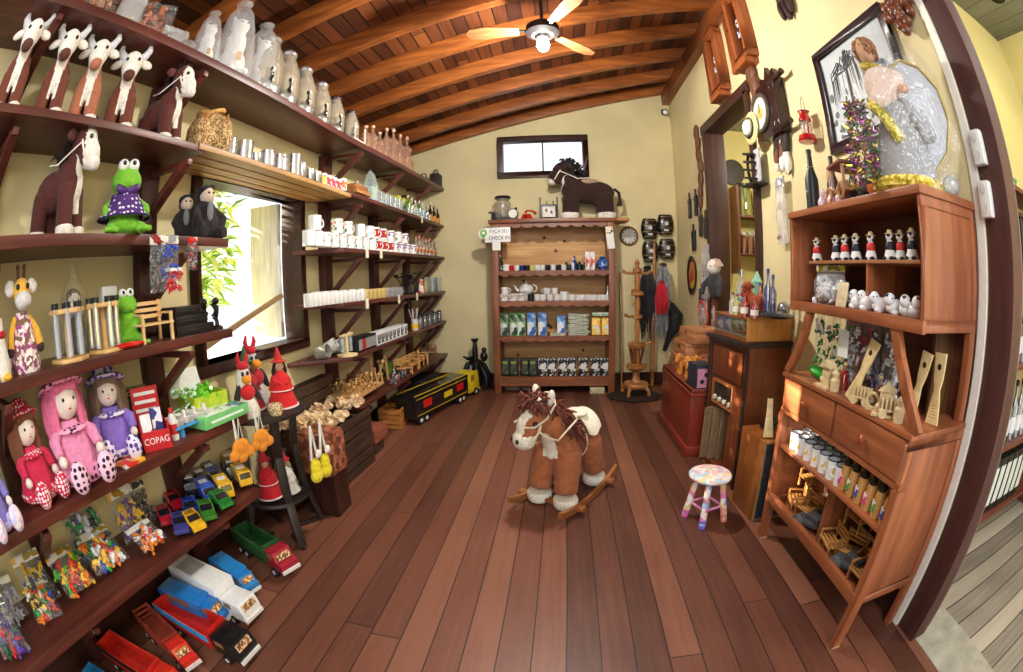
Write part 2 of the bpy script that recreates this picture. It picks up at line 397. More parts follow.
# end of the right wall: post and its footing, the edge of the next room
struct('post_pillar', MB().box((1.818, 1.03, 2.1), (.116, .17, 4.2)), wood((62, 32, 29), (88, 50, 43), 'z', 4, .6), bevel=.006)
struct('post_pillar', MB().box((1.911, 1.045, 2.1), (.07, .14, 4.2)), wood((110, 94, 84), (168, 148, 132), 'z', 9, .95), bevel=.006)
struct('threshold_slab', MB().box((1.97, .1, -.012), (.34, 1.9, .036)), plain((176, 172, 160), .7, var=.12, scale=9))
struct('next_room_floor', MB().box((3.1, 1.6, -.031), (1.95, 10, .05)), planks([(128, 120, 112), (160, 150, 140), (184, 172, 160), (200, 190, 178)], .17, 'y', 0, 5, rough=.6, seam=.03))
struct('baseboard_back', MB().box((-.17, YB-.015, .09), (3.8, .03, .18)), M_DARK)
struct('baseboard_left', MB().box((XL+.012, 2.2, .08), (.024, 8.3, .16)), M_DARK)
struct('baseboard_right', MB().box((XR-.012, 2.3, .08), (.024, 2.2, .16)), M_DARK)
M_WALL2 = plain((222, 206, 136), .75, var=.05, scale=1.5)
struct('wall_next_room_far', MB().box((2.9, 6.5, 1.95), (2.0, .1, 3.9)), M_WALL2)
struct('wall_next_room_side', MB().box((3.85, 4.1, 1.95), (.1, 4.9, 3.9)), M_WALL2)
struct('wall_bottle_room', MB().box((3.0, 1.66, 1.95), (2.15, .1, 3.9)), M_WALL2)
struct('wall_bottle_room_side', MB().box((4.12, .2, 1.95), (.1, 3.0, 3.9)), M_WALL2)
struct('lit_wall_end_strip', MB().box((XR-.006, 1.147, 2.1), (.014, .052, 4.2)), plain((244, 240, 230), .6))  # near-white strip, paints in the brighter light on the wall end
struct('ceiling_next_room', MB().box((3.1, 2.6, 3.93), (2.3, 8.0, .06)), planks([(96, 98, 84), (116, 118, 100), (130, 132, 112)], .2, 'x', 0, 6))
# ground and shrubs outside the left window
struct('ground_outside', MB().box((-8.3, 3, -.3), (12, 16, .1)), plain((214, 208, 196), .9, var=.1, scale=2))
# ------------------------------------------------------------------ shelving on the left wall
M_SH = wood((62, 26, 20), (112, 54, 42), 'y', 5, .42)
M_SHZ = wood((50, 22, 18), (92, 44, 36), 'z', 5, .45)
XF, XW = -1.67, XL+.001                   # front edge and wall line of the shelves
def zlin(pts):
    def f(y):
        for (a, za), (b, zb) in zip(pts, pts[1:]):
            if y <= b or (b, zb) == pts[-1]: return za+(zb-za)*(y-a)/(b-a)
    return f
Z_TOP = zlin([(-.6, 2.825), (3.2, 2.835), (6.36, 2.975)])
N2, N3, N4, N5, N6 = (zlin([(-.6, z), (1.8, z)]) for z in (2.335, 1.875, 1.405, .935, .485))
F2, F3, F4, F5, F6 = (zlin([(3.1, a), (6.36, b)]) for a, b in ((2.36, 2.40), (1.885, 1.93), (1.445, 1.425), (1.0, .985), (.56, .49)))
def board(ya, yb, f, t=.035, xf=XF, xw=XW, skew=0):
    mb = MB(); ys = [ya, yb] if f(ya) == f(yb) else [ya, (ya+yb)/2, yb]
    if ya < 3.2 < yb: ys = [ya, 3.2, yb]
    vs = []
    for i, y in enumerate(ys):
        yy = y-(skew if i == 0 else 0)
        vs += [(xw, yy, f(y)-t), (xf, y, f(y)-t), (xf, y, f(y)), (xw, yy, f(y))]
    fs = [(0, 1, 2, 3), tuple((len(ys)-1)*4+i for i in (3, 2, 1, 0))]
    for i in range(len(ys)-1):
        for k in range(4): fs.append((i*4+k, i*4+(k+1) % 4, i*4+4+(k+1) % 4, i*4+4+k))
    return mb.add(vs, fs)
def brace(y, z, dz=.26, x=XF-.05): return MB().bar((XW+.09, y, z-dz), (x, y, z-.05), .04, .05, up=(0, 1, 0)).bar((XW+.05, y, z-.05), (x+.03, y, z-.05), .035, .03)
def rack(name, label, boards, posts, pz, braces):
    ps = [pt('shelf_board', board(*b[:3], **b[3]), M_SH, bevel=.003) for b in boards]
    ps += [pt('post', MB().box((XW+.035, y, (pz[0]+pz[1])/2), (.07, w, pz[1]-pz[0])), M_SHZ, bevel=.004) for y, w in posts]
    ps += [pt('bracket', brace(*b), M_SH, bevel=.003) for b in braces]
    return inst(name, label, 'shelf', ps)
K = {}
rack('display_rack', 'dark red-brown wall rack left of the window holding plush toys and dolls',
     [(-.6, 1.6, N2, {}), (-.6, 1.82, N3, dict(t=.045)), (-.6, 1.82, N4, dict(t=.045)), (-.6, 1.86, N5, dict(t=.05)), (-.6, 1.84, N6, dict(t=.05))],
     [(-.3, .1), (.42, .1), (1.52, .13)], (.001, 2.77),
     [(y, f(y)-.04) for y in (.42, 1.52) for f in (N2, N3, N4, N5, N6)])
rack('display_rack', 'dark red-brown wall rack past the window holding mugs and glassware',
     [(3.25, 6.36, F2, dict(skew=.2)), (3.18, 6.36, F3, dict(skew=.1)), (3.14, 6.36, F4, dict(skew=.1)), (3.24, 6.36, F5, dict(skew=.34)), (3.3, 6.36, F6, {})],
     [(3.56, .14), (4.66, .14), (5.77, .14)], (.001, 2.78),
     [(y+.02, f(y)-.035, .34) for y in (3.56, 4.66, 5.77, 6.2) for f in (F2, F3, F4, F5, F6)])
rack('long_shelf', 'long dark top shelf board under the rafters carrying jars and bottles along the left wall', [(-.6, 6.38, Z_TOP, dict(t=.05))], [], (0, 1),
     [(y+.02, Z_TOP(y)-.04, .3) for y in (.42, 1.52, 3.56, 4.66, 5.77)])
mb = MB()
for i in range(4): mb.box((-2.03+.108*i, 2.43, 2.325), (.09, 1.75, .03))
inst('window_head_shelf', 'pale slatted wooden shelf across the top of the window carrying steel mugs', 'shelf',
     [pt('slat_board', mb, wood((150, 108, 62), (212, 172, 112), 'y', 5, .5), bevel=.002), pt('front_strip', MB().box((XF-.005, 2.43, 2.34), (.012, 1.75, .012)), M_SH)])

# ------------------------------------------------------------------ tall cabinet at the back wall
M_CAB = wood((106, 58, 32), (166, 100, 60), 'z', 4, .4); M_CABX = wood((106, 58, 32), (166, 100, 60), 'x', 4, .4)
M_PINE = wood((180, 122, 60), (232, 184, 116), 'x', 3, .5)
CX0, CX1, CY0, CY1, CZ = -.89, .76, 5.85, 6.32, 2.33
ps = []
for x in (CX0+.045, CX1-.045): ps.append(pt('side_panel', MB().box((x, (CY0+CY1)/2, CZ/2), (.09, CY1-CY0, CZ)), M_CAB, bevel=.006))
ps.append(pt('top_board', MB().box(((CX0+CX1)/2, (CY0+CY1)/2-.015, CZ+.02), (CX1-CX0+.06, CY1-CY0+.04, .05)), M_CABX, bevel=.006))
mb = MB().box(((CX0+CX1)/2, CY1-.012, 1.25), (CX1-CX0-.18, .024, 2.1)); mb.i = 1
for i in range(16):
    mb.lathe([(rnd.uniform(.018, .032), 0), (.006, .002)], c=(rnd.uniform(CX0+.2, CX1-.2), CY1-.0245, rnd.uniform(.3, 2.2)), n=10, rot=(R(90), 0, 0))
ps.append(pt('back_panel', mb, (M_PINE, plain((92, 50, 24), .6))))
CSH = [.24, .80, 1.27, 1.68]
def scallop(z, n=9):
    x0, x1 = CX0+.09, CX1-.09; pts = [(x0, 0), (x1, 0)]; N = n*8
    for i in range(N+1):
        t = i/N; pts.append((x1+(x0-x1)*t, -.035-.03*abs(math.sin(math.pi*n*t))))
    return MB().prism(pts, .016, c=(0, CY0+.02, z), rot=(R(90), 0, 0))
for z in CSH:
    ps.append(pt('shelf_board', MB().box(((CX0+CX1)/2, (CY0+CY1)/2, z-.015), (CX1-CX0-.18, CY1-CY0-.03, .03)), M_CABX,
              subs=[pt('scalloped_edge', scallop(z-.012) if z > .3 else MB().box(((CX0+CX1)/2, CY0+.02, z-.07), (CX1-CX0-.18, .03, .11)), M_CABX)]))
ps.append(pt('scalloped_edge', scallop(CZ-.01), M_CABX))
inst('tall_shelf_cabinet', 'tall open brown wooden cabinet with scalloped shelf edges against the back wall', 'cabinet', ps)

# ------------------------------------------------------------------ right-hand hutch desk
M_RD = wood((120, 64, 38), (182, 110, 68), 'z', 3.5, .38); M_RDY = wood((120, 64, 38), (182, 110, 68), 'y', 3.5, .38)
M_WAL = wood((60, 36, 18), (118, 78, 40), 'z', 6, .45)
HX0, HX1, HY0, HY1 = 1.30, 1.735, 1.17, 2.25
def slab(x0, x1, y0, y1, z0, z1): return MB().box(((x0+x1)/2, (y0+y1)/2, (z0+z1)/2), (x1-x0, y1-y0, z1-z0))
def fpanel(y, z0, z1, x0=HX0, x1=HX1, t=.022, o=1):      # framed side panel
    mb = slab(x0+.04, x1-.04, y-t*.25, y+t*.25, z0+.04, z1-.04)
    for a, b in ((z0, z0+.05), (z1-.05, z1)): mb.box(((x0+x1)/2, y, (a+b)/2), (x1-x0, t, b-a))
    for a, b in ((x0, x0+.05), (x1-.05, x1)): mb.box(((a+b)/2, y, (z0+z1)/2), (b-a, t, z1-z0-.1))
    return mb
ps = [pt('hutch_side', fpanel(HY0+.012, 1.44, 1.94), M_RD, bevel=.003), pt('hutch_side', fpanel(HY1-.012, 1.44, 1.94), M_RD, bevel=.003),
      pt('hutch_top', slab(HX0-.01, HX1, HY0-.01, HY1+.01, 1.93, 1.965), M_RDY, bevel=.005),
      pt('hutch_back', slab(HX1-.015, HX1, HY0, HY1, .3, 1.94), wood((70, 34, 24), (120, 62, 44), 'y', 4, .5)),
      pt('shelf_board', slab(HX0+.002, HX1-.02, HY0+.02, HY1-.02, 1.455, 1.475), M_RDY),
      pt('hutch_rail', slab(HX0-.004, HX0+.02, HY0, HY1, 1.435, 1.485), M_RDY, bevel=.003),
      pt('shelf_board', slab(HX0+.06, HX1-.02, HY0+.02, HY1-.1, 1.685, 1.7), wood((140, 90, 54), (190, 134, 90), 'y', 4), bevel=.002),
      pt('divider', slab(HX0+.07, HX1-.05, 1.62, 1.64, 1.475, 1.685), M_RD),
      pt('desk_top', slab(HX0-.01, HX1-.02, HY0-.03, HY1+.03, 1.055, 1.078), M_RDY, bevel=.004),
      pt('front_rail', slab(HX0, HX0+.022, HY0-.02, HY1+.02, .85, .875), M_RDY)]
for y0, y1 in ((HY0+.01, 1.71), (1.73, HY1-.01)):
    kn = MB().lathe([(.008, 0), (.008, .012), (.018, .018), (.02, .028), (.012, .036), (0, .038)], n=14, rot=(0, R(-90), 0), c=(HX0-.004, (y0+y1)/2, .965))
    ps.append(pt('drawer', slab(HX0-.004, HX0+.3, y0, y1, .88, 1.05), M_RDY, bevel=.004, subs=[pt('knob', kn, plain((150, 72, 36), .25, coat=.5))]))
for ya, yb in ((1.36, 1.135), (2.06, 2.27)):              # splayed supports between desk and hutch
    mb = MB()
    prof = [(1.078, yb), (1.2, yb+(ya-yb)*.45), (1.32, yb+(ya-yb)*.78), (1.44, ya)]
    for (za, p), (zb, q) in zip(prof, prof[1:]): mb.bar((HX0+.02, p, za), (HX0+.02, q, zb+.003), .03, .05, up=(0, 1, 0))
    ps.append(pt('support', mb, M_RD, bevel=.002))
ps.append(pt('inner_panel', slab(HX0+.25, HX1-.02, 1.30, 1.315, 1.078, 1.44), M_WAL))
ps.append(pt('post', slab(HX1-.06, HX1, HY0, HY0+.04, 1.078, 1.44), M_RD, bevel=.003))
ps.append(pt('side_panel', fpanel(HY0+.0, .27, 1.055), M_RD, bevel=.003)); ps.append(pt('side_panel', fpanel(HY1, .27, 1.055), M_RD, bevel=.003))
for y, lx in ((HY0, 0), (HY1+.01, .0)):
    ps.append(pt('leg', MB().box((HX0+.025, y, .42), (.05, .045, .85), top=1.15), M_RD, bevel=.003, subs=[pt('foot_block', slab(HX0, HX0+.05, y-.025, y+.025, 0, .012), plain((190, 150, 110), .7))]))
    ps.append(pt('leg', MB().box((HX1-.03, y, .14), (.04, .04, .28)), M_RD, bevel=.003))
ps.append(pt('shelf_board', slab(HX0+.002, HX1-.02, HY0+.02, HY1-.02, .642, .66), M_RDY, bevel=.002))
ps.append(pt('shelf_board', slab(HX0+.02, HX1-.02, HY0+.02, HY1-.02, .255, .275), M_RDY))
ps.append(pt('front_rail', slab(HX0-.004, HX0+.024, HY0, HY1, .27, .335), M_RDY, bevel=.003))
ps.append(pt('divider', slab(HX0+.08, HX1-.05, 1.72, 1.745, .275, .642), M_RD))
HUTCH = inst('hutch_desk', 'brown wooden hutch desk with open cubbies, two knobbed drawers and splayed legs by the post', 'cabinet', ps)

# ------------------------------------------------------------------ radio cabinet, record player box, speaker box, red chest
M_RAD = wood((84, 40, 20), (146, 78, 44), 'z', 3.5, .35); M_BLK = plain((34, 26, 22), .5)
# plan corners: front face towards the room and to the back
A, B = Vector((1.20, 3.62, 0)), Vector((1.3, 2.86, 0))
s_ = 0
# local frame of the radio: x right along its front, y = depth to the wall
def radio():
    W, D, Hh = .62, .42, 1.12; ps = []
    mb = MB(); # carcass with an open lower bay
    mb.box((0, D/2, Hh-.2), (W, D, .36)); mb.box((-W/2+.02, D/2, .38), (.04, D, .76)); mb.box((W/2-.11, D/2, .38), (.22, D, .76)); mb.box((0, D-.02, .38), (W, .04, .76)); mb.box((0, D/2, .03), (W, D, .06))
    ps.append(pt('cabinet_body', mb, M_RAD, bevel=.004))
    ps.append(pt('cabinet_top', MB().box((0, D/2-.01, Hh), (W+.05, D+.05, .035)), plain((46, 38, 34), .35), bevel=.006))
    for x in (-W/2, W/2): ps.append(pt('corner_moulding', MB().cyl((x, .0, 0), (x, .0, Hh-.02), .016, n=10), plain((44, 30, 24), .4)))
    fr = frame_y(-.2, .16, .58, .78, .02, .03, -.004)
    kn = [pt('tuning_knob', MB().lathe([(.022, 0), (.02, .02), (.0, .022)], n=12, rot=(R(90), 0, 0), c=(-.15+.085*i, -.004, .625)), plain((226, 214, 190), .35)) for i in range(4)]
    ps.append(pt('dial_panel', MB().box((-.02, .0, .69), (.34, .012, .17)), patches([(30, 28, 26), (70, 62, 52), (24, 24, 26)], 60, .3), subs=[pt('dial_frame', fr, plain((168, 104, 62), .35))]+kn))
    ps.append(pt('front_moulding', frame_y(-.27, .27, .8, 1.07, .012, .01, -.003), plain((66, 34, 20), .4)))
    mb = MB()
    for i in range(3): mb.box((-.2+.04*i, .03+.06*i, .3), (.012, .22, .46), rot=(0, R(3), R(8)))
    ps.append(pt('loose_panel', mb, plain((160, 130, 96), .6)))
    return ps
def place(parts, p_right, p_left, **k):
    """front edge runs from p_left to p_right seen from the room"""
    a, b = Vector(p_left), Vector(p_right); c = (a+b)/2; ang = math.atan2((b-a).y, (b-a).x)
    return inst(parts=parts, loc=(c.x, c.y, k.pop('z', 0)), rz=ang, **k)
place(radio(), (1.36, 2.95, 0), (1.29, 3.57, 0), name='radio_cabinet', label='antique brown floor radio cabinet with dial panel and open lower bay', cat='radio')
mb = MB().box((0, .2, .015), (.56, .4, .03)).box((0, .2, .17), (.56, .4, .02)).box((-.27, .2, .09), (.02, .4, .16)).box((0, .39, .09), (.56, .02, .16))
place([pt('case', mb, wood((104, 56, 28), (160, 96, 54), 'x', 4, .35), bevel=.003), pt('side_veneer', MB().box((.275, .2, .095), (.012, .4, .17)), wood((178, 116, 50), (212, 152, 82), 'z', 6, .4)),
       pt('front_glass', MB().box((0, .012, .105), (.53, .006, .11)), glass((150, 110, 80), .3)), pt('metal_rail', MB().box((0, .004, .04), (.54, .012, .014)), plain((190, 180, 165), .3, .8))],
      (1.35, 2.97, 0), (1.30, 3.5, 0), z=1.1385, name='record_player_box', label='long veneered wooden record player box on top of the radio cabinet', cat='record player')
def spk():
    W, D, Hh = .33, .36, .585
    return [pt('box_body', MB().box((0, D/2, Hh/2), (W, D, Hh)), wood((110, 60, 24), (176, 108, 52), 'z', 3, .35), bevel=.006),
            pt('side_cloth', MB().box((W/2+.004, D/2, Hh/2), (.01, D-.04, Hh-.05)), plain((44, 50, 60), .8, var=.3), bevel=.002),
            pt('worn_edge', frame_x(.005, D-.005, .005, Hh-.005, .014, .012, W/2+.004), plain((150, 120, 80), .7))]
place(spk(), (1.315, 2.45, 0), (1.29, 2.79, 0), name='speaker_box', label='upright wooden speaker box with dark cloth side behind the pastel stool', cat='speaker')
mb = MB()
for i in range(3): mb.cyl((1.37, 2.53+.05*i, .625), (1.5, 2.56+.05*i, .66+.01*i), .022, .016, n=10)
one('camera_gadget', 'black metal gadget lying on top of the wooden speaker box', 'gadget', mb, plain((26, 26, 30), .35))
def chest():
    W, D, Hh = 1.15, .55, .62; m = plain((136, 48, 32), .35, var=.12, scale=6, coat=.3)
    mb = MB().box((0, D/2, Hh/2+.03), (W-.04, D, Hh-.06))
    return [pt('chest_body', mb, m, bevel=.004), pt('plinth', MB().box((0, D/2-.01, .045), (W+.01, D+.03, .09)), m, bevel=.01), pt('rim_moulding', MB().box((0, D/2, Hh-.045), (W, D+.015, .03)), m, bevel=.01),
            pt('lid', MB().box((0, D/2, Hh-.01), (W-.02, D, .03)), plain((120, 52, 36), .4), bevel=.006), pt('hinge', MB().box((W/2-.005, .12, .4), (.01, .02, .02)), plain((90, 70, 60), .4))]
place(chest(), (1.165, 3.63, 0), (1.165, 4.78, 0), name='wooden_chest', label='low red-stained wooden chest against the right wall before the coat stand', cat='chest')

# ------------------------------------------------------------------ pastel stool
mb = MB().lathe([(.0, .375), (.135, .375), (.152, .385), (.158, .4), (.15, .414), (.13, .42), (0, .42)], n=28)
P_STOOL = patches([(250, 244, 236), (248, 214, 206), (250, 232, 160), (240, 240, 240), (246, 190, 170), (236, 180, 210), (190, 220, 236)], 26, .5)
ps = [pt('seat', mb, P_STOOL)]
lg = [(210, 236, 120), (236, 120, 200), (130, 110, 220), (250, 150, 120)]
for i in range(4):
    a = R(45+90*i); c, s = math.cos(a), math.sin(a)
    L = MB().cyl((c*.09, s*.09, .38), (c*.145, s*.145, .03), .02, .026, n=12)
    sk = pt('painted_foot', MB().cyl((c*.138, s*.138, .07), (c*.149, s*.149, 0), .0275, .024, n=12), plain(lg[i], .5))
    ps.append(pt('leg', L, patches([(250, 236, 230), (246, 214, 120), (240, 140, 190), (250, 250, 246), (245, 170, 150), (170, 190, 240)], 22, .5), subs=[sk]))
for i in range(4):
    a, b = R(45+90*i), R(135+90*i)
    ps.append(pt('rung', MB().cyl((.12*math.cos(a), .12*math.sin(a), .14), (.12*math.cos(b), .12*math.sin(b), .14), .01), plain((240, 160, 210), .5)))
st = (atz(683, 520)+atz(708, 530)+atz(724, 516)+atz(700, 508))/4
inst('painted_stool', 'small round stool painted in pastel patchwork colours on the floor', 'stool', ps, (st.x, st.y, 0), R(22), (.93, .93, .84))

# ------------------------------------------------------------------ two tier dark stand
M_IRON = plain((38, 30, 28), .4, var=.2)
ps = [pt('top_disc', MB().lathe([(0, .84), (.25, .84), (.275, .85), (.275, .868), (.26, .875), (0, .875)], n=32), M_IRON),
      pt('lower_disc', MB().lathe([(0, .27), (.2, .27), (.225, .29), (.22, .31), (.2, .3), (0, .3)], n=32), M_IRON)]
for i in range(4):
    a = R(-35+90*i); c, s = math.cos(a), math.sin(a)
    mb = MB(); pr = [(.2, .845), (.17, .6), (.2, .3), (.27, 0.012)]
    for (r0, z0), (r1, z1) in zip(pr, pr[1:]): mb.bar((c*r0, s*r0, z0), (c*r1, s*r1, z1), .055, .035, up=(c, s, 0))
    mb.bar((c*.1, s*.1, .02), (c*.3, s*.3, .012), .03, .02)
    ps.append(pt('leg', mb, M_IRON, bevel=.003))
STAND = Vector((-1.78, 2.14, 0))
inst('tiered_stand', 'dark round two tier stand below the window carrying the witch doll', 'stand', ps, STAND)

# ------------------------------------------------------------------ crates, brick, basket
def crate(W, D, Hh, c1, c2, slats=3, gap=.012):
    m = wood(c1, c2, 'y', 6, .6); ps = []; h = (Hh-gap*(slats-1))/slats; mb = MB()
    for i in range(slats):
        z = h/2+i*(h+gap)
        for x in (-D/2, D/2): ps.append(pt('side_slat', MB().box((x, 0, z), (.012, W, h)), m, bevel=.002))
        for y in (-W/2+.006, W/2-.006): mb.box((0, y, z), (D-.012, .012, h))
    for x in (-D/2+.02, D/2-.02):
        for y in (-W/2+.025, W/2-.025): mb.box((x, y, Hh/2), (.025, .025, Hh-.002))
    mb.box((0, 0, .006), (D, W, .012)); ps.append(pt('crate_frame', mb, m)); return ps
CD = crate(.74, .38, .255, (40, 26, 18), (82, 56, 40))
inst('slatted_crate', 'dark slatted wooden crate on the floor, lower of the two stacked crates', 'crate', CD, (-1.86, 3.08, .0), R(-3), group=None)
inst('slatted_crate', 'dark slatted wooden crate heaped with pale turned wooden pieces, upper of two', 'crate', CD, (-1.86, 3.08, .258), R(-3))
CB = crate(.8, .1, .27, (52, 34, 24), (92, 66, 48), 3)
inst('slatted_crate', 'dark slatted crate standing against the wall under the window sill', 'crate', CB, (-2.04, 3.02, .54), R(0), rot=None)
one('crate_support_box', 'plain dark wooden box behind the stacked crates under the window', 'box', MB().box((-1.95, 2.5, .295), (.2, .2, .59)), M_DARKZ, bevel=.004)
M_BRK = wood((122, 60, 42), (170, 96, 70), 'y', 8, .7)
c = atz(371, 465)
one('wood_block', 'rough reddish wooden block lying on a darker block beside the crates', 'block', MB().box((0, 0, .185), (.24, .27, .13)), M_BRK, bevel=.008, loc=(-1.78, 3.68, 0), rz=R(-4))
one('wood_block', 'dark rough block under the reddish block beside the crates', 'block', MB().box((0, 0, .06), (.2, .22, .119)), plain((70, 40, 30), .8, var=.3), bevel=.01, loc=(-1.79, 3.66, 0))
CS_ = crate(.3, .24, .11, (150, 88, 34), (206, 138, 66), 2)
for i in range(2): inst('small_crate', ['small honey coloured crate on the floor before the black truck', 'small honey coloured crate stacked on another before the black truck'][i], 'crate', CS_, (-1.83, 4.42, .113*i), R(5-4*i))
# ------------------------------------------------------------------ plush quadrupeds
def eyes(c1, c2, r=.008, n='eye'): return [pt(n, MB().ball(c, r, n=8, m=6), plain((16, 12, 12), .15)) for c in (c1, c2)]
def xf(part, M):
    part.mesh.transform(M)
    for q in part.subs: xf(q, M)
def plush_cow(body, face=(238, 232, 220), nose=(94, 50, 36), horns=True, mane=None, bridle=None, seed=0, hs=1.38):
    mb = MB()
    mb.ball((-.07, 0, .2), (.11, .085, .09)).ball((.02, 0, .22), (.08, .085, .1), rot=(0, R(-15), 0)).ball((.045, 0, .285), (.05, .055, .08), rot=(0, R(15), 0))
    for y in (.047, -.047):
        mb.cyl((.04, y, .2), (.055, y*1.12, .0), .045, .042, n=12); mb.cyl((-.12, y, .18), (-.13, y*1.12, 0), .046, .042, n=12)
    white = lambda c: 1 if (c.x > .06 and abs(c.y) < .03+.1*max(0, c.z-.22) and c.z > .09) else 0
    ps = [pt('body', fuse(mb, 'body', (plush(body), plush(face)), .008, 4, white), None)]
    for i, (x, y) in enumerate(((.055, .053), (.055, -.053), (-.13, .053), (-.13, -.053))):
        ps.append(pt('hoof', MB().lathe([(.0, 0), (.043, 0), (.048, .012), (.047, .036), (.036, .045), (0, .045)], n=14, c=(x, y, 0)), plush(face)))
    h = MB().ball((.08, 0, .375), (.05, .05, .058)).ball((.108, 0, .335), (.042, .04, .056), rot=(0, R(-24), 0))
    hd = [pt('muzzle', MB().ball((.131, 0, .305), (.024, .028, .03), rot=(0, R(-20), 0)), plush(nose))]+eyes((.122, .028, .378), (.122, -.028, .378))
    for sgn in (1, -1):
        if horns: hd.append(pt('horn', MB().tube([(.06, sgn*.03, .405), (.058, sgn*.055, .425), (.058, sgn*.07, .452), (.06, sgn*.067, .48)], [.02, .019, .016, .008], 8), plush((216, 216, 222))))
        hd.append(pt('ear', MB().ball((.06, sgn*.07, .383), (.012, .032, .019), rot=(R(-25*sgn), 0, 0)), plush(face if horns else body)))
    ps.append(pt('head', fuse(h, 'head', (plush(face if horns else body), plush(face)), .007, 3, (lambda c: 1 if c.x > .105 or abs(c.y) < .016 and c.x > .06 else 0)), None, subs=hd))
    HM = Matrix.Translation((.05, 0, .33)) @ Matrix.Scale(hs, 4) @ Matrix.Translation((-.055, 0, -.335)); xf(ps[-1], HM)
    if mane:
        m = MB(); q = random.Random(seed)
        for i in range(70):
            t = i/70; a = Vector((.08-.1*t, q.uniform(-.025, .025), .43-.12*t*t)); d = Vector((q.uniform(-.02, .03), q.uniform(-.03, .03), q.uniform(-.0, .035)))
            m.tube([a, a+d, a+d*1.4+Vector((0, d.y*.5, -.02))], [.006, .005, .002], 5)
        ps.append(pt('mane', m, plush(mane))); xf(ps[-1], HM)
    if bridle:
        m = MB()
        m.torus((.105, 0, .345), .05, .0035, rot=(0, R(66), 0), n=18, m=5).tube([(.1, .05, .36), (.07, .056, .34), (.02, .075, .3), (-.03, .06, .31)], .003, 5).tube([(.1, -.05, .36), (.07, -.056, .34), (.02, -.075, .3), (-.03, -.06, .31)], .003, 5)
        ps.append(pt('bridle', m, plain((236, 228, 214), .7))); xf(ps[-1], HM)
    ps.append(pt('tail', MB().tube([(-.175, 0, .23), (-.2, 0, .2), (-.205, 0, .14), (-.2, .0, .1)], [.01, .009, .008, .016], 7), plush(body)))
    return ps
BR = (112, 56, 38)
cowA = plush_cow(BR); cowB = plush_cow((172, 104, 74), nose=(178, 110, 82)); horseA = plush_cow((92, 42, 34), horns=False, nose=(238, 232, 220), mane=(52, 24, 22), bridle=True)
spots = [((22, 62), cowA, 'first from the frame edge, dark nose'), ((62, 66), cowA, None), ((95, 72), cowB, None), ((128, 84), cowA, None)]
LB = ['brown plush cow with white face at the outer end of the upper shelf row', 'brown plush cow between the outermost cow and the light tan cow',
      'light tan plush cow with pinkish nose, third in the shelf row', 'brown plush cow with grey horns between the tan cow and the plush horse']
for i, ((px, py), pr, _) in enumerate(spots):
    p = atx(px, py, -1.8); inst('plush_cow', LB[i], 'plush toy', pr, (-1.82, p.y, N2(0)+.001), R([-14, -20, -26, -30][i]), .86)
p = atx(172, 95, -1.8); inst('plush_horse', 'small dark brown plush horse with white blaze beside the burlap basket', 'plush toy', horseA, (-1.82, p.y, N2(0)+.001), R(12), .92)
p = atx(66, 185, -1.82); inst('plush_horse', 'large dark maroon plush horse with white hooves on the middle shelf', 'plush toy', plush_cow((84, 38, 32), horns=False, nose=(238, 232, 220), mane=(46, 22, 20), bridle=True, seed=3), (-1.83, p.y, N3(0)+.001), R(32), 1.0)

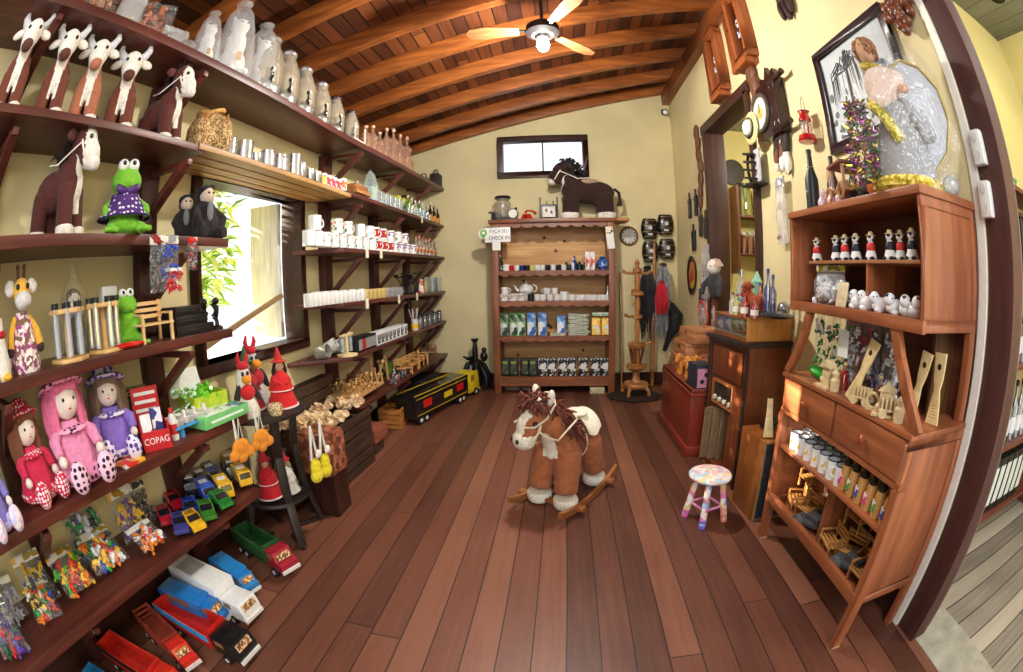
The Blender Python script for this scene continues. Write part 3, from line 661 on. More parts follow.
# ------------------------------------------------------------------ the rocking horse
def rocking_horse():
    body = (168, 98, 56); wh = (236, 226, 204); ps = []
    # forward +x; hooves at z .10 on the rocker boards
    mb = MB().ball((-.11, 0, .42), (.17, .125, .125)).ball((.06, 0, .41), (.14, .128, .14)).ball((-.2, 0, .40), (.11, .12, .12))
    mb.cyl((.1, 0, .44), (.2, 0, .62), .1, .085, n=16).ball((.19, 0, .6), (.09, .085, .1))
    for sg in (1, -1):
        mb.cyl((.09, sg*.075, .4), (.15, sg*.1, .12), .096, .078, n=16).cyl((-.2, sg*.075, .38), (-.27, sg*.1, .12), .096, .076, n=16)
    ws = lambda c: 1 if (c.x > .14 and abs(c.y) < .05 and .36 < c.z < .56 and abs(c.y) < .02+.5*(.56-c.z)) else 0
    ps.append(pt('body', fuse(mb, 'body', (plush(body, .16, 22), plush(wh)), .012, 5, ws), None))
    for x, y in ((.152, .101), (.152, -.101), (-.268, .101), (-.268, -.101)):
        ps.append(pt('hoof', MB().lathe([(0, .02), (.072, .02), (.082, .035), (.084, .075), (.076, .09), (0, .095)], n=20, c=(x, y, .0)), plush(wh)))
    hm = MB().ball((.24, 0, .66), (.1, .088, .1)).ball((.3, 0, .605), (.085, .075, .095), rot=(0, R(-30), 0)).ball((.345, 0, .53), (.068, .075, .062))
    def hmat(c):
        return 1 if (c.z < .565 and c.x > .29) or (c.x > .25 and abs(c.y) < .042+.05*(c.z-.6)) else 0
    hs = eyes((.318, .076, .635), (.318, -.076, .635), .015)
    for s in (1, -1):
        hs.append(pt('nostril', MB().ball((.405, s*.03, .535), (.01, .011, .014), n=8, m=6), plain((20, 14, 12), .2)))
        hs.append(pt('ear', MB().ball((.22, s*.075, .765), (.022, .026, .05), rot=(R(-18*s), 0, 0)), plush(wh)))
    ps.append(pt('head', fuse(hm, 'head', (plush(body, .16, 22), plush(wh)), .009, 4, hmat), None, subs=hs))
    m = MB(); q = random.Random(5)
    for i in range(300):
        t = q.random(); base = Vector((.31-.30*t, q.uniform(-.06, .06)*(1-.3*t), .745-.24*t*t-.02*t)); n_ = Vector((.4-.9*t, base.y*9, 1.0)).normalized()
        pts = [base-n_*.02]; d = (n_+Vector((q.uniform(-.5, .5), q.uniform(-.8, .8), q.uniform(-.4, .4)))).normalized()
        for k in range(5): d = (d+Vector((q.uniform(-.5, .5), q.uniform(-.5, .5), -.35+q.uniform(-.3, .3)))).normalized(); pts.append(pts[-1]+d*.021)
        m.tube(pts, [.008, .009, .008, .008, .007, .003], 5)
    ps.append(pt('mane', m, plush((104, 44, 26), .25, 90)))
    m = MB(); cr = plain((226, 210, 176), .7)
    m.torus((.315, 0, .575), .089, .007, rot=(0, R(52), 0), n=24, m=6)
    for s in (1, -1):
        m.tube([(.375, s*.055, .62), (.33, s*.085, .62), (.26, s*.098, .66), (.2, s*.09, .73), (.18, s*.04, .77), (.18, 0, .775)], .006, 6)
        m.tube([(.31, s*.09, .6), (.27, s*.108, .56), (.2, s*.118, .53), (.12, s*.125, .6), (.05, s*.09, .62), (.02, 0, .63)], .006, 6)
    ps.append(pt('bridle', m, cr))
    # saddle blanket shaped over the back
    m = MB(); vs = []; fs = []; nu, nv = 10, 16
    for k, off in enumerate((.0, .008)):
        for i in range(nu+1):
            x = -.25+.2*i/nu+ .0
            for j in range(nv+1):
                a = R(-78+156*j/nv); rr = .142+off+.006*math.sin(3*a+i*.7)
                flare = 1+.12*abs(math.sin(a))**3
                vs.append((x+(-.02*abs(math.sin(a))*(i/nu-.5)), rr*math.sin(a)*.98*flare, .412+rr*math.cos(a)*.98+(.035*((x+.15)/.1)**2)))
    S = (nu+1)*(nv+1)
    for k in (0, 1):
        for i in range(nu):
            for j in range(nv):
                a = k*S+i*(nv+1)+j; f = (a, a+1, a+nv+2, a+nv+1); fs.append(f if k else f[::-1])
    m.add(vs, fs)
    m.ball((-.16, 0, .578), (.075, .085, .028))
    ps.append(pt('saddle', m, plush(wh), subs=[pt('saddle_horn', MB().lathe([(.018, 0), (.014, .03), (.026, .045), (.026, .058), (.0, .066)], n=14, c=(-.06, 0, .565)), plush((214, 196, 164))),
        pt('girth_strap', MB().torus((-.06, 0, .41), .141, .005, rot=(0, R(90), 0), n=30, m=6), plain((226, 206, 160), .7))]))
    ps.append(pt('tail', MB().tube([(-.3, 0, .45), (-.37, 0, .42), (-.39, 0, .3), (-.37, 0, .2)], [.03, .035, .04, .015], 10), plush((104, 44, 26), .25, 90)))
    TM = Matrix.Translation((.16, 0, .58)) @ Matrix.Rotation(R(-26), 4, 'Z') @ Matrix.Scale(1.1, 4) @ Matrix.Translation((-.16, 0, -.58))
    for q in ps:
        if q.name in ('head', 'mane', 'bridle'): xf(q, TM)
    M_R = wood((116, 66, 30), (190, 124, 68), 'x', 5, .4)
    for s in (1, -1):
        m = MB(); N = 14; pts = []
        for i in range(N+1):
            x = -.42+.84*i/N; z = .0+.14*(abs(x)/.42)**2.4*.45
            pts.append((x, s*.19, z))
        top = [(x, z+.045) for x, _, z in pts]; bot = [(x, z) for x, _, z in pts]
        m.prism(bot+top[::-1], .028, c=(-.04, s*.19, .001), rot=(R(90), 0, 0)); ps.append(pt('rocker', m, M_R, bevel=.003))
    for x in (.17, -.29): ps.append(pt('cross_bar', MB().box((x, 0, .047), (.055, .5, .028)), M_R, bevel=.008))
    return ps
fr_, re_ = (atz(535, 500, .03)+atz(567, 508, .03))/2, (atz(605, 478, .03)+atz(560, 455, .03))/2
HD = math.atan2(fr_.y-re_.y, fr_.x-re_.x)
print('HORSE', fr_, re_, math.degrees(HD))
RH = inst('rocking_horse', 'brown plush rocking horse with white face and saddle on wooden rockers mid-floor', 'rocking horse', rocking_horse(), (.04, 2.95, .0), R(-120), 1.07)

p = aty(590, 222, 6.05)
hB = plush_cow((50, 28, 22), horns=False, nose=(226, 218, 206), mane=(30, 18, 16), bridle=True, seed=9, hs=1.15)
for q_ in hB:
    if q_.name == 'head': q_.mesh.materials[1] = plush((50, 28, 22))
hB.append(pt('saddle', MB().ball((-.04, 0, .275), (.07, .07, .03)), plush((190, 160, 130))))
hB.append(pt('rocker_board', MB().box((-.03, 0, -.012), (.42, .2, .022)), wood((170, 110, 58), (212, 156, 92), 'x', 5), bevel=.006))
inst('rocking_horse_toy', 'dark brown plush horse on a light wooden base on top of the tall cabinet', 'rocking horse', hB, (.32, 6.06, 2.385), R(180), (2.7, 1.9, 1.85))
# ------------------------------------------------------------------ prototypes of the small goods
def lathe(prof, n=14, **k): return MB().lathe(prof, n=n, **k)
def S(px, py, f, x=-1.86):                 # a spot on a left-wall shelf below the pixel
    p = atx(px, py, x); return Vector((x, p.y, f(p.y)+.001))
def hgt(px, py, f, x=-1.86): p = atx(px, py, x); return p.z-f(p.y)
W_ = (238, 238, 236)
CER = plain(W_, .2, var=.02, coat=.4)
def mug(h=.1, r=.042, m=None, band=None, hm=None, hollow=True):
    m = m or CER; t = .004
    pr = [(0, 0), (r*.9, 0), (r, .006), (r, h), (r-t, h), (r-t, .01), (0, .01)]
    b = lathe(pr, 18); mats = [m]
    if band: b.i = 1; b.lathe([(r+.0006, h*.2), (r+.0006, h*.85)], n=18, M=None); mats.append(band)
    body = pt('mug_body', b, mats)
    hd = pt('handle', MB().torus((0, r+.003, h*.52), h*.28, .006, rot=(R(90), 0, R(90)), n=12, m=6, arc=R(200), a0=R(-100)), hm or m)
    return [body, hd]
def cup(h=.06, r=.035, m=None): return mug(h, r, m)
def canister(h=.11, r=.045, m=None, band=None, rim=None):
    b = lathe([(0, 0), (r, 0), (r, h), (r-.003, h), (r-.003, .01), (0, .01)], 18); ms = [m or CER]
    if band: b.i = 1; b.lathe([(r+.0006, h*.25), (r+.0006, h*.8)], n=18); ms.append(band)
    ps = [pt('can_body', b, ms)]
    if rim: ps.append(pt('rim', MB().torus((0, 0, h), r, .003, n=20, m=6), rim))
    ps.append(pt('handle', MB().torus((0, r, h*.5), h*.24, .005, rot=(R(90), 0, R(90)), n=10, m=6, arc=R(200), a0=R(-100)), m or CER))
    return ps
def bottle(h=.25, r=.035, g=None, cap=None, label=None, neck=.35):
    g = g or glass()
    b = lathe([(0, 0), (r, 0), (r, h*(1-neck)*.92), (r*.35, h*(1-neck)*1.12), (r*.32, h*.95), (r*.38, h*.95), (r*.38, h*.98), (r*.3, h)], 16)
    ps = [pt('glass_body', b, g)]
    if label: ps.append(pt('paper_label', lathe([(r+.0008, h*.15), (r+.0008, h*.42)], 16), label))
    ps.append(pt('cap', lathe([(0, h*.93), (r*.42, h*.93), (r*.42, h*1.02), (0, h*1.03)], 12), cap or plain((180, 180, 184), .3, .8)))
    return ps
def dispenser(h=.36, lid=None, g=None, fill=None):
    r = h*.24; g = g or glass((214, 206, 184), .42)
    ps = [pt('glass_jar', lathe([(0, .05), (r, .05), (r*1.02, h*.55), (r*.72, h*.78), (r*.6, h*.84), (r*.6, h*.9)], 20), g),
          pt('foot_ring', lathe([(0, 0), (r*.95, 0), (r*.9, .03), (r*1.02, .055), (0, .056)], 20), plain((176, 176, 176), .3, .7)),
          pt('lid', lathe([(0, h*.88), (r*.66, h*.88), (r*.68, h*.93), (r*.5, h*.985), (.01, h), (0, h)], 18), lid or plain((200, 200, 204), .25, .8), subs=[pt('lid_knob', MB().ball((0, 0, h*1.0), r*.18, n=8, m=6), lid or plain((200, 200, 204), .25, .8))]),
          pt('paper_insert', lathe([(r*.8, .08), (r*.82, h*.5)], 20), plain((238, 230, 205), .7)),
          pt('tap', MB().cyl((r*.9, 0, .075), (r*1.5, 0, .075), .011).cyl((r*1.35, 0, .075), (r*1.35, 0, .12), .007).ball((r*1.35, 0, .125), .014, n=8, m=6).cyl((r*1.45, 0, .08), (r*1.5, 0, .04), .009), patches([(20, 20, 20), (236, 236, 232), (30, 30, 30)], 60, .4))]
    return ps
def jarglass(h=.2, r=.05, lid=(40, 30, 28), g=None, fill=None):
    ps = [pt('glass_jar', lathe([(0, 0), (r, 0), (r, h*.75), (r*.8, h*.84), (r*.8, h*.88)], 18), g or glass())]
    if fill: ps.append(pt('filling', lathe([(0, .004), (r*.93, .004), (r*.93, h*.6), (0, h*.6)], 16), fill))
    ps.append(pt('lid', lathe([(0, h*.86), (r*.86, h*.86), (r*.86, h*.98), (0, h)], 16), plain(lid, .35))); return ps
def tumbler(h=.13, r=.032, g=None): return [pt('glass_wall', lathe([(r*.85, 0), (r, h)], 14), g or glass()), pt('glass_base', lathe([(0, 0), (r*.85, 0), (r*.87, .01), (0, .01)], 14), glass((200, 210, 210), .4))]
def box3(d, m, lab=None, bev=.002):
    ps = [pt('carton', MB().box((0, 0, d[2]/2), d), m, bevel=bev)]
    if lab: ps.append(pt('printed_panel', MB().box((d[0]/2+.0006, 0, d[2]/2), (.001, d[1]*.8, d[2]*.7)), lab))
    return ps
def bag(w=.2, h=.26, d=.08, card=None, filling='toys', cols=None, seed=0, n=16, lay=False, alpha=.07, cm=None, ks=1.3, hf=.62):
    """crinkled clear bag: film envelope, header card, goods inside; standing by default"""
    q = random.Random(seed); mb = MB(); N, Mh = 12, 8; vs = []; fs = []
    for k in (0, 1):
        for i in range(Mh+1):
            t = i/Mh; prof = math.sin(math.pi*min(1, t*1.15))**.6 if 0 < t < .87 else .04
            for j in range(N+1):
                u = j/N; e = (math.sin(math.pi*u))**.5 if 0 < u < 1 else 0
                x = (1 if k else -1)*d/2*(prof*e)+q.uniform(-.006, .006); vs.append((x, (u-.5)*w*(1-.12*t)+q.uniform(-.004, .004), t*h))
    S_ = (Mh+1)*(N+1)
    for k in (0, 1):
        for i in range(Mh):
            for j in range(N):
                a = k*S_+i*(N+1)+j; fs.append((a, a+1, a+N+2, a+N+1))
    mb.add(vs, fs); ps = [pt('plastic_film', mb, film((240, 242, 246), alpha), sharp=20)]
    if card: ps.append(pt('header_card', MB().box((0, 0, h*.93), (.008, w*.92, h*.17)).box((.012, 0, h*.93), (.002, w*.6, h*.1)), cm or patches([card, sc_(card, .7), (236, 232, 220)], 18, .5)))
    cols = cols or [(220, 40, 36), (30, 80, 190), (250, 200, 40), (40, 160, 70), (240, 130, 30), (240, 240, 240)]
    for i in range(n):
        c = (q.uniform(-d*.22, d*.22), q.uniform(-w*.38, w*.38), q.uniform(h*.07, h*hf)); e = (q.uniform(0, 3), q.uniform(0, 3), q.uniform(0, 3)); s = w*q.uniform(.06, .1)*ks
        b = MB()
        if filling == 'nuts': b.ball(c, (s*.9, s*.7, s*.7), rot=e, n=8, m=6)
        else:                      # little moulded animal: body, legs, head
            b.T = Matrix.Translation(c) @ Euler(e).to_matrix().to_4x4() @ Matrix.Scale(s*1.5, 4)
            b.ball((0, 0, .3), (.55, .3, .3), n=8, m=6).ball((.6, 0, .6), (.25, .2, .22), n=8, m=6)
            for x in (-.35, .35):
                for y in (-.18, .18): b.cyl((x, y, .25), (x*1.1, y, -.3), .11, .09, n=6)
        ps.append(pt('nut' if filling == 'nuts' else 'toy_animal', b, plain(q.choice(cols), .4)))
    return ps
# ------------------------------------------------------------------ soft dolls
def doll(dress, trim, hair, hat=None, skin=(242, 228, 214), legs=None, face=True, h=.42, bow=None, seat=True, hatm=None):
    """rag doll sitting: legs forward (+x), yarn hair, frilled dress, brimmed hat"""
    q = random.Random(len(str(dress))); ps = []
    ps.append(pt('dress', MB().lathe([(0, .0), (.1, 0), (.125, .02), (.11, .06), (.085, .13), (.06, .19), (.045, .22), (0, .225)], n=26, M=Matrix.Diagonal((.8, 1.05, 1, 1))), dress,
              subs=[pt('frill', MB().torus((.0, 0, .03), .112, .018, n=28, m=7), trim), pt('collar', lathe([(.03, .205), (.075, .2), (.085, .19), (.08, .185), (.03, .2)], 20), trim)]))
    hd = [pt('hair', fuse(hair_mass(q), 'hair', hair, .008, 2), None)]
    hd += eyes((.066, .024, .3), (.066, -.024, .3), .0075)
    hd += [pt('mouth', MB().ball((.071, 0, .268), (.003, .009, .004), n=8, m=4), plain((208, 70, 70), .5)), pt('nose', MB().ball((.076, 0, .284), .005, n=8, m=6), plush(skin))]
    ps.append(pt('head', MB().ball((.01, 0, .29), (.066, .063, .068), n=20, m=14), plush(skin, .03), subs=hd))
    if hat: ps.append(pt('hat', MB().lathe([(.105, .0), (.115, .006), (.1, .02), (.066, .028), (.066, .05), (.052, .075), (.02, .086), (0, .087)], n=26, c=(-.02, 0, .325), rot=(0, R(-22), 0)), hat,
              subs=[pt('hat_bow', MB().ball((.052, .02, .372), (.01, .02, .012), rot=(R(20), 0, 0), n=8, m=6).ball((.052, -.02, .372), (.01, .02, .012), rot=(R(-20), 0, 0), n=8, m=6), bow or trim)]))
    for s in (1, -1):
        ps.append(pt('arm', fuse(MB().tube([(.0, s*.05, .19), (.03, s*.1, .16), (.07, s*.1, .12)], [.028, .03, .022], 10), 'arm', dress, .008, 2), None, subs=[pt('hand', MB().ball((.085, s*.098, .105), (.026, .02, .022), n=10, m=8), plush(skin, .03))]))
        ps.append(pt('leg', fuse(MB().tube([(.03, s*.05, .035), (.1, s*.06, .04), (.15, s*.065, .05)], [.03, .028, .03], 10), 'leg', trim, .008, 2), None, subs=[pt('shoe', MB().ball((.17, s*.068, .062), (.032, .042, .058), n=14, m=10), legs or trim)]))
    return ps
def hair_mass(q):
    m = MB().ball((-.012, 0, .3), (.068, .07, .072), n=14, m=10)
    for s in (1, -1):
        for i in range(6):
            y = s*(.05+.008*i); m.tube([(.02-.012*i, s*.045, .345), (.03-.012*i, y+.006*s, .29), (.03-.012*i, y+.012*s+q.uniform(-.005, .005), .22), (.03-.01*i, y+.012*s, .14+q.uniform(0, .03))], [.016, .017, .016, .008], 6)
    for i in range(7): m.ball((.05, -.045+.015*i, .34), (.017, .014, .02), n=8, m=6)
    return m
def frog(dress=True):
    g = plush((120, 190, 44)); ps = []
    b = MB().ball((0, 0, .12), (.08, .085, .11)).ball((.02, 0, .045), (.085, .1, .05))
    for s in (1, -1): b.tube([(0, s*.07, .16), (.05, s*.11, .12), (.08, s*.1, .09)], [.022, .02, .024], 8).tube([(.04, s*.07, .04), (.11, s*.075, .03), (.13, s*.07, .02)], [.03, .024, .03], 8)
    ps.append(pt('body', fuse(b, 'body', g, .008, 3), None))
    hs = []
    for s in (1, -1):
        hs += [pt('eyeball', MB().ball((.03, s*.028, .32), .03, n=12, m=8), plain((245, 245, 240), .3), subs=[]), pt('pupil', MB().ball((.055, s*.026, .325), .012, n=8, m=6), plain((20, 20, 20), .2))]
    ps.append(pt('head', fuse(MB().ball((0, 0, .25), (.075, .085, .065)).ball((.04, 0, .235), (.055, .075, .04)).ball((.015, .028, .3), .032).ball((.015, -.028, .3), .032), 'head', g, .007, 3), None, subs=hs))
    for s in (1, -1): ps.append(pt('foot', fuse(MB().ball((.15, s*.08, .018), (.035, .022, .018)).ball((.165, s*.105, .015), (.022, .014, .014)).ball((.165, s*.055, .015), (.022, .014, .014)), 'foot', g, .005, 2), None))
    if dress:
        ps.append(pt('skirt', lathe([(.07, .19), (.095, .15), (.13, .1), (.145, .085), (.14, .08), (.09, .12), (.07, .15)], 24), dots((74, 40, 110), (236, 226, 240), 45, .3)))
        ps.append(pt('bow', MB().ball((.07, .03, .205), (.014, .034, .024), rot=(R(20), 0, 0), n=10, m=6).ball((.07, -.03, .205), (.014, .034, .024), rot=(R(-20), 0, 0), n=10, m=6), plain((70, 24, 110), .5)))
    return ps
def hen(body=(236, 230, 214), apron=(206, 36, 36)):
    ps = [pt('body', MB().lathe([(0, 0), (.085, 0), (.09, .03), (.07, .12), (.05, .2), (.055, .27), (.04, .32), (0, .335)], n=20), plush(body)),
          pt('comb', MB().ball((0, 0, .345), (.045, .04, .03)).tube([(.0, .02, .35), (0, .04, .4), (0, .035, .43)], [.016, .014, .006], 7).tube([(.0, -.02, .35), (0, -.03, .4), (0, -.02, .44)], [.016, .014, .006], 7), plush((196, 30, 50))),
          pt('beak', MB().ball((.065, 0, .262), (.035, .036, .03)), plush((232, 146, 40))), pt('bib', MB().ball((.06, 0, .175), (.02, .055, .055)), plush(apron)),
          pt('wing', MB().ball((.03, .07, .16), (.035, .02, .07), rot=(R(20), 0, 0)), plush((50, 44, 44))), pt('wing', MB().ball((.03, -.07, .16), (.035, .02, .07), rot=(R(-20), 0, 0)), plush((50, 44, 44)))]
    for s in (1, -1): ps.append(pt('eye', MB().ball((.048, s*.018, .3), (.01, .012, .016), n=8, m=6), plain((30, 40, 60), .3)))
    return ps
def witch(dress=(206, 30, 34), hat=(196, 40, 40), hair=(24, 18, 16)):
    d = plush(dress); tr = plain((240, 214, 214), .7)
    ps = [pt('dress', MB().lathe([(0, 0), (.125, 0), (.13, .012), (.1, .1), (.06, .22), (.045, .28), (.03, .3), (0, .3)], n=24), d, subs=[pt('lace_hem', MB().torus((0, 0, .012), .128, .009, n=30, m=6), tr)]),
          pt('cape', MB().lathe([(.04, .29), (.075, .25), (.105, .15), (.1, .14), (.06, .24), (.035, .28)], n=20), d, subs=[pt('lace_edge', MB().torus((0, 0, .148), .104, .005, n=24, m=6), tr)]),
          pt('head', MB().ball((.005, 0, .335), (.042, .04, .045), n=16, m=10), plush((196, 150, 120)), subs=[pt('hair', fuse(MB().ball((-.01, 0, .345), (.045, .046, .045)).tube([(.01, .035, .36), (.01, .052, .3), (.0, .055, .24)], [.016, .018, .01], 8).tube([(.01, -.035, .36), (.01, -.052, .3), (.0, -.055, .24)], [.016, .018, .01], 8), 'hair', plush(hair), .007, 2), None)]+eyes((.044, .014, .34), (.044, -.014, .34), .004)),
          pt('hat', MB().lathe([(.07, .372), (.07, .376), (.038, .384), (.025, .43), (.012, .47), (0, .5)], n=18), plush(hat)),
          pt('arm', MB().tube([(.0, .05, .26), (.06, .06, .22), (.09, .02, .2)], [.018, .02, .014], 8), d), pt('arm', MB().tube([(.0, -.05, .26), (.06, -.06, .22), (.09, -.02, .2)], [.018, .02, .014], 8), d)]
    return ps
# ------------------------------------------------------------------ vehicles
def wheels(xs, y, r, ps, m=None, w=.03):
    for x in xs:
        for s in (1, -1): ps.append(pt('wheel', MB().cyl((x, s*y-w/2, r), (x, s*y+w/2, r), r, n=16), m or plain((22, 22, 24), .5), subs=[pt('hubcap', MB().cyl((x, s*(y+w/2), r), (x, s*(y+w/2+.003), r), r*.45, n=12), plain((220, 220, 220), .4))]))
def cabin(x0, L, W, z0, Hh, m, ps, hood=.0):
    mb = MB().prism([(x0, z0), (x0+L, z0), (x0+L, z0+Hh*.45), (x0+L*(1-.28), z0+Hh*.52), (x0+L*.55, z0+Hh), (x0, z0+Hh)] if hood else [(x0, z0), (x0+L, z0), (x0+L*.98, z0+Hh*.5), (x0+L*.86, z0+Hh), (x0, z0+Hh)], W, rot=(R(90), 0, 0))
    win = [pt('windscreen', MB().box((x0+L*(.70 if hood else .935), 0, z0+Hh*.75), (.012, W*.7, Hh*.36), rot=(0, R(-32 if hood else -12), 0)), patches([(180, 120, 60), (120, 80, 50), (226, 200, 160)], 70, .3))]
    for s in (1, -1): win.append(pt('side_window', MB().box((x0+L*.32, s*(W/2+.001), z0+Hh*.72), (L*.3, .003, Hh*.3)), plain((150, 110, 70), .3)))
    win.append(pt('bumper', MB().box((x0+L+.004, 0, z0+.008), (.016, W*1.02, .022)), plain((232, 230, 224), .5)))
    ps.append(pt('cab', mb, m, subs=win, bevel=.004))
def truck(cab, bed, kind='open', L=.55, W=.15, hood=False, inner=None, stripe=None):
    cm, bm_ = plain(cab, .35, coat=.3), plain(bed, .35, coat=.3); ps = [pt('chassis', MB().box((0, 0, .05), (L, W*.6, .025)), plain((40, 34, 32), .6))]
    cl = L*.27; bx0, bx1 = -L/2, L/2-cl-.015; z0, hb = .07, .1
    cabin(L/2-cl, cl, W*.9, .055, .12, cm, ps, hood)
    c = (bx0+bx1)/2; bl = bx1-bx0
    if kind == 'box': ps.append(pt('cargo_box', MB().box((c, 0, z0+.085), (bl, W, .17)), bm_, bevel=.004, subs=[pt('roof_panel', MB().box((c-bl*.15, 0, z0+.171), (bl*.35, W*.8, .003)), plain(sc_(bed, .75), .5))]))
    elif kind == 'open':
        mb = MB().box((c, 0, z0+.006), (bl, W, .012)); ps.append(pt('bed_floor', mb, plain(inner or bed, .5)))
        for s in (1, -1):
            ps.append(pt('bed_side', MB().box((c, s*(W/2-.005), z0+hb/2), (bl, .01, hb)), bm_, bevel=.002, subs=[pt('side_stripe', MB().box((c, s*(W/2+.001), z0+hb*.74), (bl*.99, .004, hb*.5)), plain(stripe, .4))] if stripe else ()))
            ps.append(pt('bed_end', MB().box((c+s*(bl/2-.005), 0, z0+hb/2+(.012 if s > 0 else 0)), (.01, W-.02, hb+(.024 if s > 0 else 0))), plain(inner or bed, .4), bevel=.002))
    elif kind == 'stake':
        ps.append(pt('bed_floor', MB().box((c, 0, z0+.006), (bl, W, .012)), bm_))
        for k in range(3):
            z = z0+.035+.035*k
            for s in (1, -1): ps.append(pt('rail', MB().box((c, s*(W/2-.005), z), (bl, .008, .016)), bm_)); ps.append(pt('rail', MB().box((c+s*(bl/2-.005), 0, z), (.008, W-.01, .016)), bm_))
        for s in (1, -1):
            for x in (bx0+.01, c, bx1-.01): ps.append(pt('stake', MB().box((x, s*(W/2-.014), z0+.06), (.012, .01, .12)), bm_))
    elif kind == 'van': ps.append(pt('cargo_box', MB().prism([(bx0, z0-.01), (bx1+.02, z0-.01), (bx1+.02, z0+.12), (bx0+.02, z0+.12), (bx0, z0+.1)], W, rot=(R(90), 0, 0)), bm_, bevel=.006, subs=[pt('side_window', MB().box((c, s*(W/2+.001), z0+.08), (bl*.6, .003, .04)), plain((130, 100, 70), .3)) for s in (1, -1)]))
    wheels([-L*.36, -L*.22, L*.34] if kind != 'van' else [-L*.3, L*.3], W/2-.012, .034, ps); return ps
def toycar(c, kind=0):
    m = plain(c, .22, coat=.6); L, W = .13, .06
    pr = [(-L/2, .018), (L/2, .018), (L/2, .035), (L*.28, .042), (L*.12, .062), (-L*.25, .064), (-L*.42, .045), (-L/2, .04)] if kind == 0 else [(-L/2, .018), (L/2, .018), (L/2, .05), (L*.42, .075), (-L/2, .078)]
    ps = [pt('car_body', MB().prism(pr, W, rot=(R(90), 0, 0)), m, bevel=.004, subs=[pt('windscreen', MB().box((L*.2 if kind == 0 else L*.465, 0, .055 if kind == 0 else .06), (.004, W*.8, .024), rot=(0, R(-52 if kind == 0 else -18), 0)), plain((24, 26, 32), .15)),
              pt('roof_panel', MB().box((-L*.07, 0, .064 if kind == 0 else .078), (L*.22, W*.6, .003)), plain((235, 235, 235) if kind else sc_(c, .7), .3))])]
    for x in (-L*.3, L*.3):
        for s in (1, -1): ps.append(pt('wheel', MB().cyl((x, s*.028-.007, .018), (x, s*.028+.007, .018), .018, n=12), plain((24, 24, 26), .5)))
    return ps
def minichair(c1=(186, 128, 66), c2=(230, 182, 116)):       # little wooden slatted bench
    m = wood(c1, c2, 'y', 8, .5); ps = []
    for i in range(4): ps.append(pt('seat_slat', MB().box((-.03+.022*i, 0, .06), (.015, .14, .006)), m))
    for i in range(3): ps.append(pt('back_slat', MB().box((-.05, 0, .085+.022*i), (.006, .14, .013)), m))
    for y in (-.062, .062):
        ps.append(pt('leg', MB().box((.036, y, .045), (.01, .01, .09)), m)); ps.append(pt('leg', MB().box((-.055, y, .07), (.01, .01, .14)), m)); ps.append(pt('armrest', MB().box((-.01, y, .093), (.1, .013, .007)), m))
    return ps
def cow_figure(red=True):
    ps = [pt('figure_body', MB().lathe([(0, 0), (.03, 0), (.034, .012), (.022, .05), (.02, .075), (.012, .09), (0, .09)], n=14), plain((232, 230, 226), .4)),
          pt('waistcoat', MB().lathe([(.023, .042), (.0255, .05), (.024, .072), (.018, .082)], n=14), plain((206, 40, 34) if red else (28, 30, 44), .5)),
          pt('head', MB().ball((.004, 0, .105), (.02, .019, .021)), patches([(235, 235, 230), (240, 240, 236), (26, 28, 40)], 44, .4), subs=[pt('hat', lathe([(.026, .116), (.026, .12), (.014, .122), (.012, .136), (0, .138)], 14), plain((214, 196, 150), .6))])]
    for s in (1, -1): ps.append(pt('foot', MB().ball((.018, s*.018, .008), (.02, .014, .01), n=8, m=6), plain((24, 26, 40), .4)))
    return ps
# ------------------------------------------------------------------ top shelf goods
T = Z_TOP
nb = bag(.26, .3, .16, None, 'nuts', [(150, 90, 46), (176, 110, 60), (130, 76, 40)], 1, 44, alpha=.03, ks=1.2, hf=.85)
inst('nut_bag', 'clear bag of brown nuts on the top shelf nearest the camera', 'bag', nb, S(103, -4, T, -1.84), R(-15))
nb2 = bag(.24, .28, .15, None, 'nuts', [(170, 96, 56), (190, 116, 76), (140, 76, 46)], 2, 44, alpha=.03, ks=1.2, hf=.85)
inst('nut_bag', 'clear bag of reddish nuts on the top shelf before the cellophaned white cats', 'bag', nb2, S(156, 22, T, -1.82), R(-20))
pb = bag(.2, .3, .1, None, 'toys', [(226, 210, 130), (214, 196, 110)], 3, 6, alpha=.3)
inst('straw_bag', 'pale yellowish cellophane packet between the two bags of nuts', 'bag', pb, S(131, 10, T, -1.88), R(-10))
inst('straw_bag', 'pale yellowish cellophane packet between the reddish nuts and the glass bauble', 'bag', pb, S(177, 30, T, -1.9), R(-10), (1, 1.1, .8))
one('glass_bauble', 'small clear glass bauble on the top shelf beside the white cats', 'ornament', MB().ball((0, 0, .055), .055, n=20, m=14), glass((230, 230, 225), .2), loc=S(187, 44, T, -1.78))
def cat_wrapped():
    m = plush((238, 236, 232), .04); b = MB().ball((0, 0, .1), (.075, .08, .1)).ball((.01, 0, .22), (.055, .06, .1)).ball((.02, 0, .33), (.05, .055, .05))
    for s in (1, -1): b.cyl((.01, s*.035, .36), (.0, s*.045, .41), .018, .004, n=8).ball((.08, s*.04, .03), (.04, .025, .025))
    return [pt('cat_body', fuse(b, 'cat_body', m, .009, 2), None, subs=eyes((.066, .018, .34), (.066, -.018, .34), .005)+[pt('tag', MB().box((.08, 0, .12), (.004, .03, .05)), plain((200, 150, 80), .6))]),
            pt('cellophane_wrap', MB().lathe([(.11, 0), (.125, .1), (.1, .3), (.07, .42), (.035, .47), (.05, .5)], n=22), film((240, 240, 240), .22, 30), sharp=25)]
cw = cat_wrapped()
